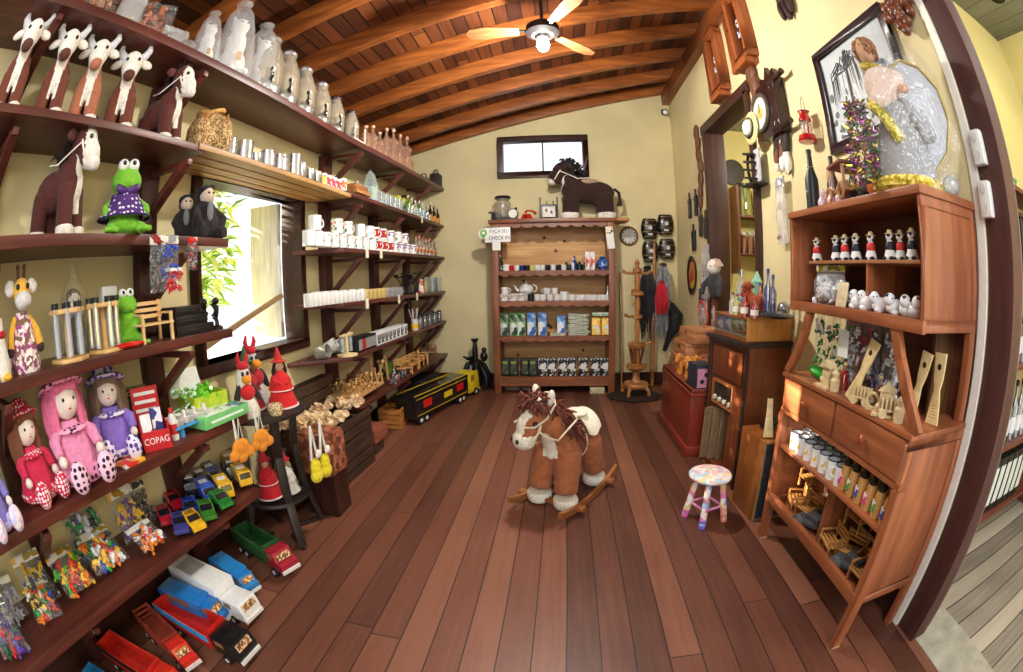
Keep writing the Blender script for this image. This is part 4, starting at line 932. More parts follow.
for i, (px, py) in enumerate([(207, 42), (236, 40), (262, 52)]):
    inst('wrapped_cat_figure', ['white cat figure in cellophane, first of three on the top shelf and partly hidden', 'white cat figure in cellophane, middle of three on the top shelf', 'white cat figure in cellophane next to the tall glass dispenser'][i], 'cat figure', cw, S(px, py, T, -1.82), R(-20), [.8, 1.2, 1.12][i])
DG = [dispenser(.4), dispenser(.37), dispenser(.34), dispenser(.33), dispenser(.31, plain((54, 36, 30), .4)), dispenser(.3, plain((54, 36, 30), .4))]
DL = ['tallest clear glass drink dispenser beside the cellophaned white cats', 'glass drink dispenser with silver lid, second along the top shelf', 'glass drink dispenser with silver lid, third along the top shelf', 'frosted white glass dispenser with silver cap on the top shelf', 'glass dispenser with dark lid after the frosted one', 'glass dispenser with dark lid in a white stand']
for i, (px, py) in enumerate([(268, 62), (285, 75), (303, 85), (320, 98), (335, 105), (351, 114)]):
    inst('glass_dispenser', DL[i], 'drink dispenser', DG[i], S(px, py, T, -1.8), R(-35), [1.2, 1.24, 1.26, 1.22, 1.2, 1.12][i])
stand = MB()
for y in (-.1, .1): stand.bar((.1, y, 0), (.1, y, .16), .012, .012)
stand.bar((.1, -.1, .01), (.1, .1, .01), .02, .012).box((0, 0, .004), (.2, .2, .008))
one('dispenser_stand', 'white wooden stand frame around the last dark lidded dispenser', 'stand', stand, plain((230, 222, 206), .6), loc=S(351, 117, T, -1.79))
G_P = glass((240, 196, 170), .22); q = random.Random(3)
for i in range(14):
    h = 1.2*[.2, .24, .22, .3, .34, .33, .36][i//2]; px = 366+3.4*i; py = 128+2.6*i
    inst('peach_glass_bottle', ['low rosy glass bottle in the near half of the row on the top shelf', 'tall rosy glass bottle in the far half of the row on the top shelf'][i > 6], 'bottle', bottle(h, .05, G_P, plain((220, 180, 150), .2), None, .3) if i % 2 == 0 else bottle(h*.9, .045, G_P, plain((230, 200, 180), .2), None, .4), S(px, py, T, -1.76-.1*(i % 2)), 0, group=['low rosy bottles on the top shelf', 'tall rosy bottles on the top shelf'][i > 6])
one('metal_gadget', 'small dark metal gadget lying near the far end of the top shelf', 'gadget', MB().torus((0, 0, .05), .045, .008, rot=(R(70), 0, 0)).cyl((0, .05, .02), (.02, .3, .015), .012).ball((0, -.1, .03), .03, n=8, m=6), plain((60, 48, 40), .4, .5), loc=S(423, 167, T, -1.76))
ps = [pt('basket_body', MB().box((0, 0, .1), (.14, .3, .2)), plain((44, 30, 26), .6), bevel=.01)]
for i in range(3): ps.append(pt('wire_handle', MB().torus((0, -.06+.06*i, .18), .09+.02*(i % 2), .005, rot=(R(90), 0, R(75+10*i)), n=24, m=5), plain((24, 20, 20), .4)))
inst('wire_handled_box', 'dark wooden box with black wire loops at the far end of the top shelf', 'box', ps, S(437, 182, T, -1.77))

# ------------------------------------------------------------------ second row: burlap basket, steel mugs over the window
def burlap():
    m = patches([(196, 160, 104), (150, 112, 66), (222, 190, 136), (120, 86, 50)], 160, .9)
    ps = [pt('woven_body', MB().lathe([(0, 0), (.1, 0), (.125, .04), (.12, .11), (.085, .155), (.075, .15)], n=24), m)]
    for s in (1, -1): ps.append(pt('woven_pocket', MB().ball((.09, s*.06, .07), (.05, .045, .075), n=14, m=10), m, subs=[pt('string_bow', MB().torus((.12, s*.06, .125), .02, .004, rot=(R(80), 0, 0), n=12, m=5), plain((190, 110, 50), .7))]))
    for s in (1, -1): ps.append(pt('handle', MB().torus((.02*s, 0, .165), .07, .009, rot=(R(14*s), 0, 0), n=20, m=6), plain((214, 160, 90), .6)))
    return ps
inst('burlap_basket', 'woven burlap basket bag with looped handles beside the small dark horse', 'basket', burlap(), S(210, 122, N2, -1.83), R(-30), (1.12, 1.12, 1.5))
PLK = zlin([(1.5, 2.341), (3.4, 2.341)])
M_STEEL = plain((190, 190, 194), .22, .9, var=.05)
REDL = patches([(190, 190, 194), (190, 40, 36), (196, 196, 198)], 40, .3, .5)
pr = [(229, 150, .1, .04, None), (244, 155, .115, .05, None), (256, 160, .075, .035, None), (267, 160, .11, .046, REDL), (280, 163, .115, .046, REDL), (294, 163, .15, .048, None), (302, 167, .12, .032, None), (310, 170, .1, .035, None), (317, 172, .1, .035, None)]
for i, (px, py, h, r, bd) in enumerate(pr):
    inst('steel_mug', ['steel mug partly behind the burlap basket', 'wide steel mug first in the row over the window', 'short steel mug between the wide mug and the printed one', 'steel mug with a red print over the window', 'steel mug with a red print beside the tall jug', 'tallest steel jug in the row over the window', 'narrow steel mug right behind the tall jug', 'steel mug before the printed cups', 'steel mug touching the printed cups'][i], 'mug',
         mug(h*1.15, r*1.12, M_STEEL, bd), S(px, py, PLK, -1.76), R(20))
cols = [((250, 200, 60), (220, 60, 120)), ((230, 60, 60), (250, 240, 240)), ((210, 70, 90), (240, 240, 250)), ((200, 60, 60), (245, 240, 235)), ((230, 120, 40), (240, 240, 235))]
for i, px in enumerate([323, 328, 333, 338, 343]):
    inst('printed_cup', ['yellow and pink', 'red and white', 'rose and white', 'dark red and white', 'orange and white'][i]+' printed cup at the end of the steel mugs', 'cup', mug(.115, .034, CER, patches([cols[i][0], cols[i][1], (240, 240, 240)], 50, .3)), S(px, 174+2.2*i, PLK if i < 4 else F2, -1.75), R(20))

# ------------------------------------------------------------------ far bay, row 2: glassware
inst('bottle_tray', 'low brown wooden tray with glassware at the near end of the glassware shelf', 'tray', [pt('tray_base', MB().box((0, 0, .05), (.18, .26, .1)), wood((120, 70, 30), (180, 120, 66), 'y', 5), bevel=.004), pt('tray_edge', MB().box((.1, 0, .03), (.03, .3, .03)), wood((150, 100, 50), (210, 150, 90), 'y', 5))], S(353, 190, F2, -1.78))
GW = glass((220, 232, 236), .25)
inst('glass_decanter', 'clear glass decanter standing behind the wooden tray', 'bottle', bottle(.24, .06, GW), S(357, 180, F2, -1.94), 0)
ps = [pt('glass_wall', lathe([(.075, 0), (.085, .16), (.045, .28), (.0, .33)], 6), glass((216, 232, 226), .3)), pt('printed_sheet', lathe([(.07, .01), (.075, .15)], 6), patches([(200, 220, 210), (120, 170, 140), (226, 232, 236)], 30, .5))]
inst('lantern_bottle', 'tall pointed pale glass bottle in wrapping on the glassware shelf', 'bottle', ps, S(370, 190, F2, -1.77), R(10))
for i in range(18):
    px = 377+3.1*i/1.0*.62; 
    inst('glass_tumbler', 'clear drinking glass in the rows on the glassware shelf', 'glass', tumbler(.13+.02*(i % 3), .036, GW), S(377+1.5*i, 197+.8*i, F2, [-1.73, -1.83, -1.93][i % 3]), 0, group='clear drinking glasses on the glassware shelf')
for i, px in enumerate([397, 403]): inst('yellow_goblet', ['yellow glass goblet nearer of the pair', 'yellow glass goblet farther of the pair'][i], 'goblet', [pt('bowl', lathe([(.012, .1), (.05, .13), (.06, .19), (.052, .23)], 16), glass((214, 214, 40), .55)), pt('stem', lathe([(.05, 0), (.01, .01), (.008, .1), (.014, .105)], 12), GW)], S(px, 198, F2, -1.86))
bc = [((110, 170, 60), 'green glass bottle'), ((200, 220, 120), 'lime glass bottle'), ((230, 236, 236), 'clear glass bottle'), ((90, 160, 90), 'leaf green bottle'), ((210, 226, 230), 'pale clear bottle'), ((120, 190, 190), 'teal bottle'), ((40, 36, 30), 'dark brown liqueur bottle'), ((60, 36, 24), 'brown liqueur bottle with orange label'), ((30, 28, 28), 'black liqueur bottle at the back wall')]
for i, (c, n_) in enumerate(bc): inst('glass_bottle', n_+' on the glassware shelf', 'bottle', bottle(.24-.01*(i % 3)+(.05 if i > 5 else 0), .035, glass(c, .5 if i < 6 else .8), None, plain((226, 150, 60), .5) if i > 5 else None), S(408+3.7*i, 205+1.6*i, F2, -1.77), 0)
for i in range(8): inst('small_glass', 'small clear shot glass at the front edge of the glassware shelf', 'glass', tumbler(.085, .026, GW), S(409+2.9*i, 212+1.4*i, F2, -1.71), 0, group='shot glasses at the front of the glassware shelf')

# ------------------------------------------------------------------ far bay, row 3: mugs stacked in two tiers
FLO = patches([(240, 238, 232), (232, 130, 60), (240, 238, 236), (80, 150, 80), (244, 240, 236)], 60, .25)
RED = patches([(150, 24, 24), (226, 226, 222), (190, 40, 34)], 40, .25)
PUR = patches([(236, 234, 236), (150, 70, 140), (90, 120, 180), (240, 238, 236)], 50, .25)
low = [(309, None), (317, None), (325, FLO), (333, FLO), (341, FLO), (349, FLO), (357, FLO), (364, FLO), (371, None), (377, RED), (383, RED), (389, RED), (394, PUR), (400, PUR), (406, PUR), (412, PUR)]
nm = {None: 'plain white', FLO: 'white flower printed', RED: 'dark red printed', PUR: 'purple printed'}
for i, (px, bd) in enumerate(low):
    inst('ceramic_mug', nm[bd]+' ceramic mug in the lower tier of the mug shelf', 'mug', mug(.115, .05, CER, bd), S(px, 243, F3, -1.75), R(-20), group=nm[bd]+' mugs of the lower tier')
up = [(315, None), (337, FLO), (347, FLO), (360, None), (369, None), (375, RED), (382, RED), (390, PUR), (397, FLO), (404, PUR)]
for i, (px, bd) in enumerate(up):
    p = S(px, 232, F3, -1.75); p.z += .1165
    inst('ceramic_mug', nm[bd]+' ceramic mug in the upper tier of the mug shelf', 'mug', mug(.115 if i != 1 else .12, .05, CER, bd), p, R(-20), group=nm[bd]+' mugs of the upper tier')
q = random.Random(11)
for i in range(12):
    inst('figurine_bottle', 'small brown figurine bottle crowded at the far end of the mug shelf', 'bottle', bottle(.22+q.uniform(-.03, .05), .03, glass((140, 80, 50), .8) if i % 2 else glass((200, 190, 170), .5), patches([(200, 40, 30), (30, 30, 30), (220, 200, 150)], 60), patches([(190, 120, 60), (220, 210, 190), (110, 50, 40)], 60)), S(416+1.7*i, 244+.6*i, F3, [-1.72, -1.82][i % 2]), 0, group='figurine bottles on the mug shelf')
tagm = plain((232, 222, 200), .7)
for i, (px, py, f) in enumerate([(367, 252, F3), (381, 253, F3), (422, 220, F2), (367, 302, F4), (399, 298, F4), (417, 294, F4)]):
    p = atx(px, py, XF+.003); one('price_tag', 'small pale price tag on the edge of the '+['mug', 'mug', 'glassware', 'small cup', 'small cup', 'small cup'][i]+' shelf, '+['first', 'second', 'only', 'first', 'second', 'third'][i]+' one', 'price tag', MB().box((0, 0, -.03), (.003, .06, .09)), tagm, loc=(XF+.004, p.y, f(p.y)-.0))

# ------------------------------------------------------------------ far bay, row 4: small cups and metal flowers
for i in range(22):
    px = 309+4.3*i; gold = 12 < i < 18
    inst('small_cup', 'small gold patterned cup in the cup row' if gold else ('small white cup in the near half of the cup row' if i < 13 else 'small grey cup at the far end of the cup row'), 'cup', cup(.095, .04, plain((206, 180, 110), .3) if gold else (CER if i < 13 else plain((150, 150, 150), .3))), S(px, 301-.3*i, F4, -1.72), R(-20), group='gold patterned cups' if gold else ('white cups of the cup row' if i < 13 else 'grey cups of the cup row'))
for i in range(6): inst('small_cup', 'small white cup in the back line behind the cup row', 'cup', cup(.1, .04), S(316+9*i, 297, F4, -1.88), R(20), group='white cups behind the cup row')
def metalflower(seed):
    q = random.Random(seed); ps = [pt('vase', lathe([(.03, 0), (.04, .03), (.025, .08), (.03, .1)], 12), plain((40, 38, 40), .4))]
    for i in range(7):
        a = q.uniform(0, 6.28); e = Vector((.08*math.cos(a), .08*math.sin(a), q.uniform(.18, .27))); b = MB().tube([(0, 0, .08), e*.5+Vector((0, 0, .05)), e], .004, 5)
        for k in range(6): an = k*math.pi/3; b.ball(e+Vector((.018*math.cos(an), .018*math.sin(an), 0)), (.016, .016, .008), n=6, m=4)
        ps.append(pt('flower', b, plain((34, 32, 36), .4, .4)))
    return ps
for i, px in enumerate([402, 409, 416]): inst('metal_flower_vase', ['first', 'middle', 'last'][i]+' of three black metal flower bunches on the cup shelf', 'ornament', metalflower(i), S(px, 285, F4, -1.85))
one('chicken_figurine', 'small pale figurine standing past the black metal flowers', 'figurine', MB().lathe([(0, 0), (.04, 0), (.035, .08), (.02, .13), (.028, .16), (0, .19)], n=12), patches([(226, 200, 170), (200, 60, 40), (240, 236, 230)], 40), loc=S(421, 287, F4, -1.74))
for i in range(5): inst('beer_glass', 'clear tall glass at the far end of the cup shelf', 'glass', tumbler(.2, .04, glass((226, 210, 160), .3) if i == 0 else GW), S(426+3.2*i, 288, F4, -1.74-.08*(i % 2)), group='tall glasses ending the cup shelf')

# ------------------------------------------------------------------ far bay, row 5
M_W5 = plain((214, 214, 212), .3)
for i, (px, py, rr) in enumerate([(316, 348, (0, R(80), 0)), (325, 344, (0, R(60), R(20))), (333, 350, (0, R(75), R(-20)))]):
    p = S(px, py, F5, -1.9); p.y = max(p.y, 3.0+.1*i); inst('enamel_mug', ['grey enamel mug tipped against the wall at the shelf end', 'white enamel mug tipped among the three', 'white enamel mug tipped next to the wooden stand'][i], 'mug', mug(.11, .055, M_W5 if i else plain((150, 146, 138), .5)), p+Vector((-.02, .04, .054)), rot=rr)
ps = [pt('base', lathe([(0, 0), (.09, 0), (.09, .014), (.03, .02), (0, .02)], 20), plain((226, 200, 150), .6)), pt('post', MB().cyl((0, 0, .02), (0, 0, .17), .014), plain((226, 200, 150), .6)), pt('crossbar', MB().box((0, 0, .175), (.03, .2, .018)), plain((226, 200, 150), .6)),
      pt('glass_tube', MB().cyl((0, -.07, .03), (0, -.07, .16), .02), GW), pt('glass_tube', MB().cyl((0, .07, .03), (0, .07, .16), .02), GW)]
inst('tube_stand', 'pale turned wooden stand with glass tubes at the near end of the shelf', 'stand', ps, S(347, 350, F5, -1.74))
for i in range(5): inst('mug_carton', 'black boxed mug with grey panel, packed after the wooden stand' if i != 1 else 'black boxed mug with a red panel, packed after the wooden stand', 'box', box3((.12, .1, .13), plain((24, 24, 26), .35), plain((186, 40, 44) if i == 1 else (150, 150, 150), .4)), S(355+3.4*i, 346-.7*i, F5, -1.75), group=None if i == 1 else 'black boxed mugs')
for i in range(8): inst('mug_carton', 'white boxed mug with dark print in the carton row', 'box', box3((.12, .105, .12), plain((232, 232, 230), .4), patches([(30, 30, 34), (230, 230, 228), (120, 120, 124)], 30)), S(374+3.9*i, 343-1.5*i, F5, -1.75), group='white boxed mugs')
inst('brush_can', 'white tin with a yellow label holding thin sticks', 'can', [pt('tin', lathe([(0, 0), (.045, 0), (.045, .13), (.042, .13), (.042, .01), (0, .01)], 18), plain((206, 206, 206), .3)), pt('paper_label', lathe([(.0456, .02), (.0456, .08)], 18), plain((236, 190, 40), .5))]+[pt('stick', MB().cyl((0, 0, .02), (.05*math.cos(i), .07*math.sin(i*1.7), .26), .004), plain((220, 216, 206), .5)) for i in range(6)], S(415, 328, F5, -1.74))
for i in range(9): inst('dark_jar', 'dark glass jar at the far end of the carton shelf', 'jar', jarglass(.16, .042, (60, 60, 62), glass((110, 110, 112), .5)), S(420+2.4*i, 325-.8*i, F5, [-1.74, -1.85][i % 2]), group='dark jars ending the carton shelf')

# ------------------------------------------------------------------ far bay, row 6: turned wood and small seats
M_LW = wood((176, 126, 74), (230, 186, 128), 'z', 6, .5)
for i in range(9):
    q = random.Random(i+40); a = Vector((-.05+.03*(i % 3), 0, .012)); tl = Vector((q.uniform(-.1, .12), q.uniform(-.12, .14), q.uniform(.16, .3)))
    one('wooden_pestle', 'pale wooden pestle leaning in the near heap of the lowest shelf', 'pestle', MB().cyl(a, a+tl, .016, .012, n=10).ball(a+tl, .022, n=10, m=8).ball(a, .012, n=8, m=6), M_LW, group='wooden pestles on the lowest shelf', loc=S(362+3.2*i, 398-1.7*i, F6, -1.82))
one('leaf_dish', 'green leaf shaped dish leaning behind the wooden pestles', 'dish', MB().ball((0, 0, .12), (.02, .16, .1), rot=(R(10), R(-20), 0), n=16, m=8), plain((96, 140, 50), .4), loc=S(388, 368, F6, -1.93))
for i in range(6): one('small_craft', 'small dark and silver trinket beside the tiny wooden seats', 'trinket', MB().ball((0, 0, .035), (.05, .04, .035), n=10, m=6).cyl((0, 0, .04), (.02, .03, .1), .014).torus((.03, 0, .02), .018, .006, rot=(R(90), 0, 0)), patches([(60, 70, 90), (200, 200, 200), (170, 90, 60), (40, 40, 44)], 50), group='trinkets on the lowest shelf', loc=S(392+2.7*i, 385-1.6*i, F6, [-1.72, -1.8][i % 2]), rz=i)
mc = minichair()
for i, (px, py) in enumerate([(404, 372), (411, 368), (418, 363), (424, 359)]): inst('toy_bench', ['nearest', 'second', 'third', 'farthest'][i]+' of the tiny wooden benches on the lowest shelf', 'toy bench', mc, S(px, py, F6, -1.76), R(-30+15*i), 1.35)
inst('toy_bench', 'tiny dark orange bench tucked against the back wall end of the lowest shelf', 'toy bench', minichair((120, 66, 34), (176, 106, 60)), S(432, 350, F6, -1.86), R(10), 1.4)

# ------------------------------------------------------------------ crate fillings
q = random.Random(21)
def on_crate(i, n, x0, x1, y0, y1, z0, lay=.03):
    return Vector((q.uniform(x0, x1), q.uniform(y0, y1), z0+lay*q.random()))
M_PALE = plain((236, 206, 162), .6, var=.12, scale=60)
pc = pt('turned_cup', MB().lathe([(0, 0), (.022, 0), (.026, .012), (.018, .02), (.03, .034), (.032, .052), (.026, .052), (.02, .03), (0, .028)], n=14), M_PALE)
for i in range(110):
    p = on_crate(i, 70, -2.02, -1.7, 2.74, 3.46, .515, .09) if i < 80 else on_crate(i, 70, -2.02, -1.78, 2.42, 2.72, .6, .05); inst('turned_cup', 'pale turned wooden cup in the heap on the upper crate', 'wooden cup', pc, p, rot=(q.uniform(-1.6, 1.6), q.uniform(-1.6, 1.6), q.uniform(0, 6)), s=1.0, group='turned wooden cups heaped on the crate')
fl = pt('straw_flower', MB().cyl((0, 0, 0), (.0, 0, .09), .003, n=5).ball((0, 0, .095), (.018, .018, .011), n=8, m=5).ball((.0, .012, .1), (.008, .008, .008), n=6, m=4), patches([(206, 160, 90), (150, 96, 50), (226, 190, 120)], 60, .8))
for i in range(70):
    p = on_crate(i, 70, -2.02, -1.72, 3.36, 3.92, .63, .02); inst('straw_flower', 'tiny straw coloured dried flower in the heap past the turned cups', 'dried flower', fl, p, rot=(q.uniform(-1.2, 1.2), q.uniform(-1.2, 1.2), q.uniform(0, 6)), group='dried flowers heaped on the shelf end')
one('flower_tray', 'shallow pale tray under the dried flowers on the lowest shelf end', 'tray', MB().box((-1.87, 3.64, .615), (.34, .6, .02)), M_LW, bevel=.004)
inst('brick_print_box', 'reddish brown woven box on the floor between the round stand and the crates', 'box', [pt('box_body', MB().box((0, 0, .15), (.26, .22, .3)), patches([(120, 62, 40), (150, 84, 58), (96, 48, 34), (170, 110, 80)], 26, .6), bevel=.006)], (-1.62, 2.52, .32), R(-6))
one('low_plinth', 'plain dark wooden plinth under the reddish woven box', 'plinth', MB().box((-1.62, 2.52, .158), (.24, .2, .314)), M_DARKZ)
# ------------------------------------------------------------------ near bay: frog, dolls, hanging packets
inst('plush_frog', 'green plush frog in a purple spotted skirt with a violet bow', 'plush toy', frog(), S(124, 210, N3, -1.8), R(-25), 1.0)
def darkdoll():
    m = plush((34, 26, 26)); b = MB().ball((0, 0, .07), (.07, .075, .08)).ball((0, 0, .14), (.05, .06, .06))
    for s in (1, -1): b.tube([(0, s*.05, .15), (.05, s*.085, .1), (.06, s*.06, .06)], [.02, .02, .02], 8).tube([(.02, s*.05, .03), (.09, s*.06, .03)], [.028, .03], 8)
    return [pt('body', fuse(b, 'body', m, .008, 2), None), pt('head', MB().ball((.01, 0, .215), (.042, .04, .045), n=14, m=10), plush((214, 190, 170)), subs=[pt('hair', fuse(MB().ball((-.005, 0, .235), (.048, .05, .036)).ball((-.02, 0, .21), (.04, .046, .04)).ball((0, .03, .26), (.03, .02, .015)), 'hair', plush((26, 20, 18)), .007, 1), None)]+eyes((.05, .014, .222), (.05, -.014, .222), .006)),
            pt('scarf', MB().ball((.06, -.01, .13), (.012, .02, .05), n=8, m=6), plush((120, 120, 124)))]
dd = darkdoll()
inst('seated_doll', 'small dark clothed doll half hidden behind another at the shelf end', 'doll', dd, S(186, 220, N3, -1.88), R(-30), .95)
inst('seated_doll', 'small doll in dark clothes with black hair at the end of the middle shelf', 'doll', dd, S(205, 222, N3, -1.78), R(-10), 1.1)
# packets hanging in front of the shelf edge
for i, (px, w, h, c, cols_, lab) in enumerate([(157, .09, .24, (200, 30, 40), [(60, 60, 66), (90, 90, 96)], 'long silvery packet with a red card hanging from the shelf edge'),
    (168, .12, .2, (210, 210, 216), [(30, 60, 170), (40, 80, 200)], 'packet of blue toys hanging from the shelf edge'),
    (172, .1, .1, (230, 230, 230), [(206, 30, 40), (220, 50, 50)], 'packet of red toys hanging lowest from the shelf edge'),
    (192, .055, .15, (206, 30, 34), [(200, 190, 180), (210, 40, 40)], 'small red carded packet hanging at the shelf end')]):
    p = atx(px, [266, 262, 285, 254][i], XF+.045+.02*(i == 2)); z1 = 1.86 if i != 2 else 1.72
    inst('hanging_packet', lab, 'packet', bag(w, h, .035, c, 'toys', cols_, 30+i, 24, alpha=.03, ks=1.7, hf=.85), (XF+.05+.03*(i == 2), p.y, z1-h), R(-10))
# ------------------------------------------------------------------ row 4
def giraffe():
    y = plush((226, 170, 60)); b = MB().lathe([(0, 0), (.075, 0), (.08, .03), (.05, .17), (.03, .21), (0, .215)], n=18)
    ps = [pt('dress', b, patches([(220, 190, 200), (150, 70, 120), (240, 232, 226), (120, 90, 60)], 70, .8)), pt('feet_base', MB().box((0, 0, .02), (.11, .1, .045)), y, bevel=.01)]
    hs = [pt('muzzle', MB().ball((.05, 0, .25), (.04, .045, .035)), plush((214, 208, 206)))]+eyes((.045, .026, .3), (.045, -.026, .3), .011)
    for s in (1, -1):
        hs.append(pt('horn', MB().cyl((0, s*.015, .32), (0, s*.018, .37), .008).ball((0, s*.018, .372), .011, n=8, m=6), plush((90, 50, 30)))); hs.append(pt('ear', MB().ball((-.005, s*.06, .3), (.012, .03, .03)), plush((226, 222, 216))))
    ps.append(pt('head', MB().ball((.01, 0, .28), (.045, .045, .055)), y, subs=hs))
    for s in (1, -1): ps.append(pt('arm', MB().tube([(0, s*.035, .19), (.02, s*.07, .14), (.03, s*.08, .09)], [.018, .018, .02], 8), y, subs=[pt('hand', MB().ball((.03, s*.082, .08), .021, n=8, m=6), plush((60, 40, 40)))]))
    return ps
inst('giraffe_doll', 'yellow giraffe cloth doll in a lilac flowered dress', 'doll', giraffe(), S(24, 345, N4, -1.8), R(-5), 1.0)
ps = [pt('body', MB().lathe([(0, 0), (.06, 0), (.066, .05), (.045, .14), (.04, .2), (0, .23)], n=16), plush((236, 232, 224))), pt('foot', MB().ball((.05, -.03, .012), (.04, .026, .014)), plush((232, 180, 50))), pt('foot', MB().ball((.05, .03, .012), (.04, .026, .014)), plush((232, 180, 50))), pt('scarf', MB().torus((0, 0, .15), .042, .014, n=18, m=6), plush((196, 30, 40)))]
inst('penguin_doll', 'white cloth penguin with yellow feet at the frame edge', 'doll', ps, S(-3, 350, N4, -1.74), R(-5))
ps = [pt('dress', MB().lathe([(0, 0), (.075, 0), (.05, .12), (.03, .16), (0, .16)], n=18), plush((120, 126, 150))), pt('head', MB().ball((0, 0, .21), (.04, .038, .045)), plush((232, 222, 210)), subs=eyes((.038, .013, .215), (.038, -.013, .215), .005)+[pt('hair', fuse(MB().ball((-.012, 0, .225), (.042, .044, .042)), 'hair', plush((30, 22, 22)), .007, 1), None)]),
      pt('collar', MB().ball((.025, 0, .165), (.03, .045, .02)), plush((230, 226, 220))), pt('cellophane_wrap', MB().lathe([(.09, .0), (.1, .08), (.07, .24), (.03, .3), (.012, .34), (.02, .36)], n=20), film((236, 220, 160), .16, 24), sharp=25)]
inst('wrapped_doll', 'blue dressed doll in pointed cellophane behind the tube racks', 'doll', ps, S(75, 320, N4, -1.93), R(-10), 1.05)
def tuberack():
    m = wood((190, 146, 84), (232, 190, 126), 'y', 6, .5)
    hexp = lambda r: [(r*math.cos(a), r*math.sin(a)) for a in [R(60*k) for k in range(6)]]
    ps = [pt('base', MB().prism(hexp(.09), .014, c=(0, 0, .007)), m, bevel=.002), pt('top_plate', MB().prism(hexp(.085), .016, c=(0, 0, .175)), m, bevel=.002), pt('post', MB().cyl((0, 0, .01), (0, 0, .17), .016), m)]
    for k in range(6):
        a = R(60*k+30); c, s = .062*math.cos(a), .062*math.sin(a)
        ps.append(pt('glass_tube', MB().cyl((c, s, .02), (c, s, .185), .014, n=10), glass((226, 232, 236), .35), subs=[pt('stopper', MB().cyl((c, s, .185), (c, s, .205), .016, n=10), plain((24, 22, 24), .4))]))
    return ps
tr_ = tuberack()
inst('tube_rack', 'hexagonal wooden rack of stoppered glass tubes beside the giraffe doll', 'rack', tr_, S(69, 345, N4, -1.76), R(10), 1.08)
inst('tube_rack', 'hexagonal wooden rack of stoppered glass tubes in front of the red carton', 'rack', tr_, S(104, 332, N4, -1.79), R(30), 1.1)
inst('carton', 'slim white and red carton standing behind the second tube rack', 'box', box3((.05, .085, .27), plain((232, 232, 230), .4), patches([(200, 40, 40), (240, 240, 240), (60, 50, 50), (196, 50, 46)], 22)), S(109, 312, N4, -1.93), R(-10))
inst('plush_frog', 'green plush frog sitting behind the tiny wooden bench', 'plush toy', frog(False), S(127, 320, N4, -1.86), R(-20), .72)
inst('toy_bench', 'tiny pale wooden slatted garden bench in front of the green frog', 'toy bench', minichair((206, 160, 100), (240, 206, 150)), S(153, 328, N4, -1.76), R(-8), 1.35)
inst('sweet_packet', 'flat crinkled red packet lying before the green frog', 'packet', [pt('wrapper', MB().ball((0, 0, .014), (.035, .085, .014), n=12, m=6), patches([(206, 30, 30), (226, 60, 50), (190, 20, 24)], 40, .3))], S(130, 346, N4, -1.71), R(-10))
for i in range(3): one('black_case', ['lowest and longest', 'middle', 'topmost'][i]+' of the three stacked black cases on the tube rack shelf', 'box', MB().box((0, 0, .0235), (.2-.02*i, .26-.045*i, .046)).box((.1-.01*i, 0, .02), (.004, .2-.045*i, .008)), plain((26, 24, 26), .3), bevel=.004, loc=S(185, 330, N4, -1.83)+Vector((0, -.015*i, .047*i)), rz=R(-4))
for i, px in enumerate([205, 217]):
    q = random.Random(60+i); b = MB().lathe([(.03, 0), (.03, .01), (.012, .02), (.01, .04)], n=12)
    for k in range(7): a = q.uniform(0, 6.28); b.tube([(0, 0, .04+.01*k), (.02*math.cos(a), .02*math.sin(a), .06+.012*k), (.03*math.cos(a), .03*math.sin(a), .05+.014*k)], [.011, .009, .004], 6)
    b.ball((0, 0, .135), .018, n=8, m=6)
    one('black_figurine', ['slim black figurine nearer the black cases', 'slim black figurine at the very end of the tube rack shelf'][i], 'figurine', b, plain((18, 16, 18), .3), loc=S(px, 322, N4, -1.76), s=1.1)
# ------------------------------------------------------------------ row 5: rag dolls and boxes
P1 = dots((240, 168, 200), (70, 20, 60), 40, .36)
pinkd = doll(plush((232, 146, 186)), P1, plush((238, 120, 160)), hat=P1, legs=dots((244, 200, 220), (50, 20, 50), 42, .36))
redd = doll(plush((206, 40, 80)), dots((206, 30, 70), (244, 230, 236), 55, .36), plush((122, 72, 48)), hat=dots((196, 24, 60), (244, 230, 236), 55, .36), legs=dots((206, 30, 70), (244, 230, 236), 62, .42), bow=plush((220, 30, 80)))
lild = doll(plush((140, 110, 200)), dots((226, 220, 238), (90, 60, 160), 40, .42), plush((128, 104, 84)), hat=dots((222, 216, 236), (96, 66, 166), 34, .45), legs=dots((232, 226, 242), (90, 60, 160), 40, .42), bow=plain((240, 240, 245), .6))
lil2 = doll(plush((130, 120, 190)), dots((206, 200, 236), (110, 100, 180), 60, .25), plush((128, 84, 60)), hat=dots((190, 186, 226), (90, 80, 160), 50, .3), legs=patches([(240, 200, 226), (206, 210, 240), (250, 240, 246)], 60, .9))
inst('rag_doll', 'large rag doll in pink with a black dotted hat and pink yarn hair', 'doll', pinkd, S(80, 470, N5, -1.82), R(-4), 1.12)
inst('rag_doll', 'rag doll in crimson with white dotted hat and brown hair', 'doll', redd, S(34, 468, N5, -1.84), R(8), .92)
inst('rag_doll', 'rag doll in lilac flowered dress and hat behind the pink doll', 'doll', lild, S(114, 430, N5, -1.9), R(-25), 1.0)
inst('rag_doll', 'rag doll with blue and pink dotted legs cut by the frame edge', 'doll', lil2, S(-2, 520, N5, -1.76), R(12), .85)
M_RB = patches([(206, 30, 40), (236, 232, 230), (200, 24, 36), (190, 20, 30)], 16, .4)
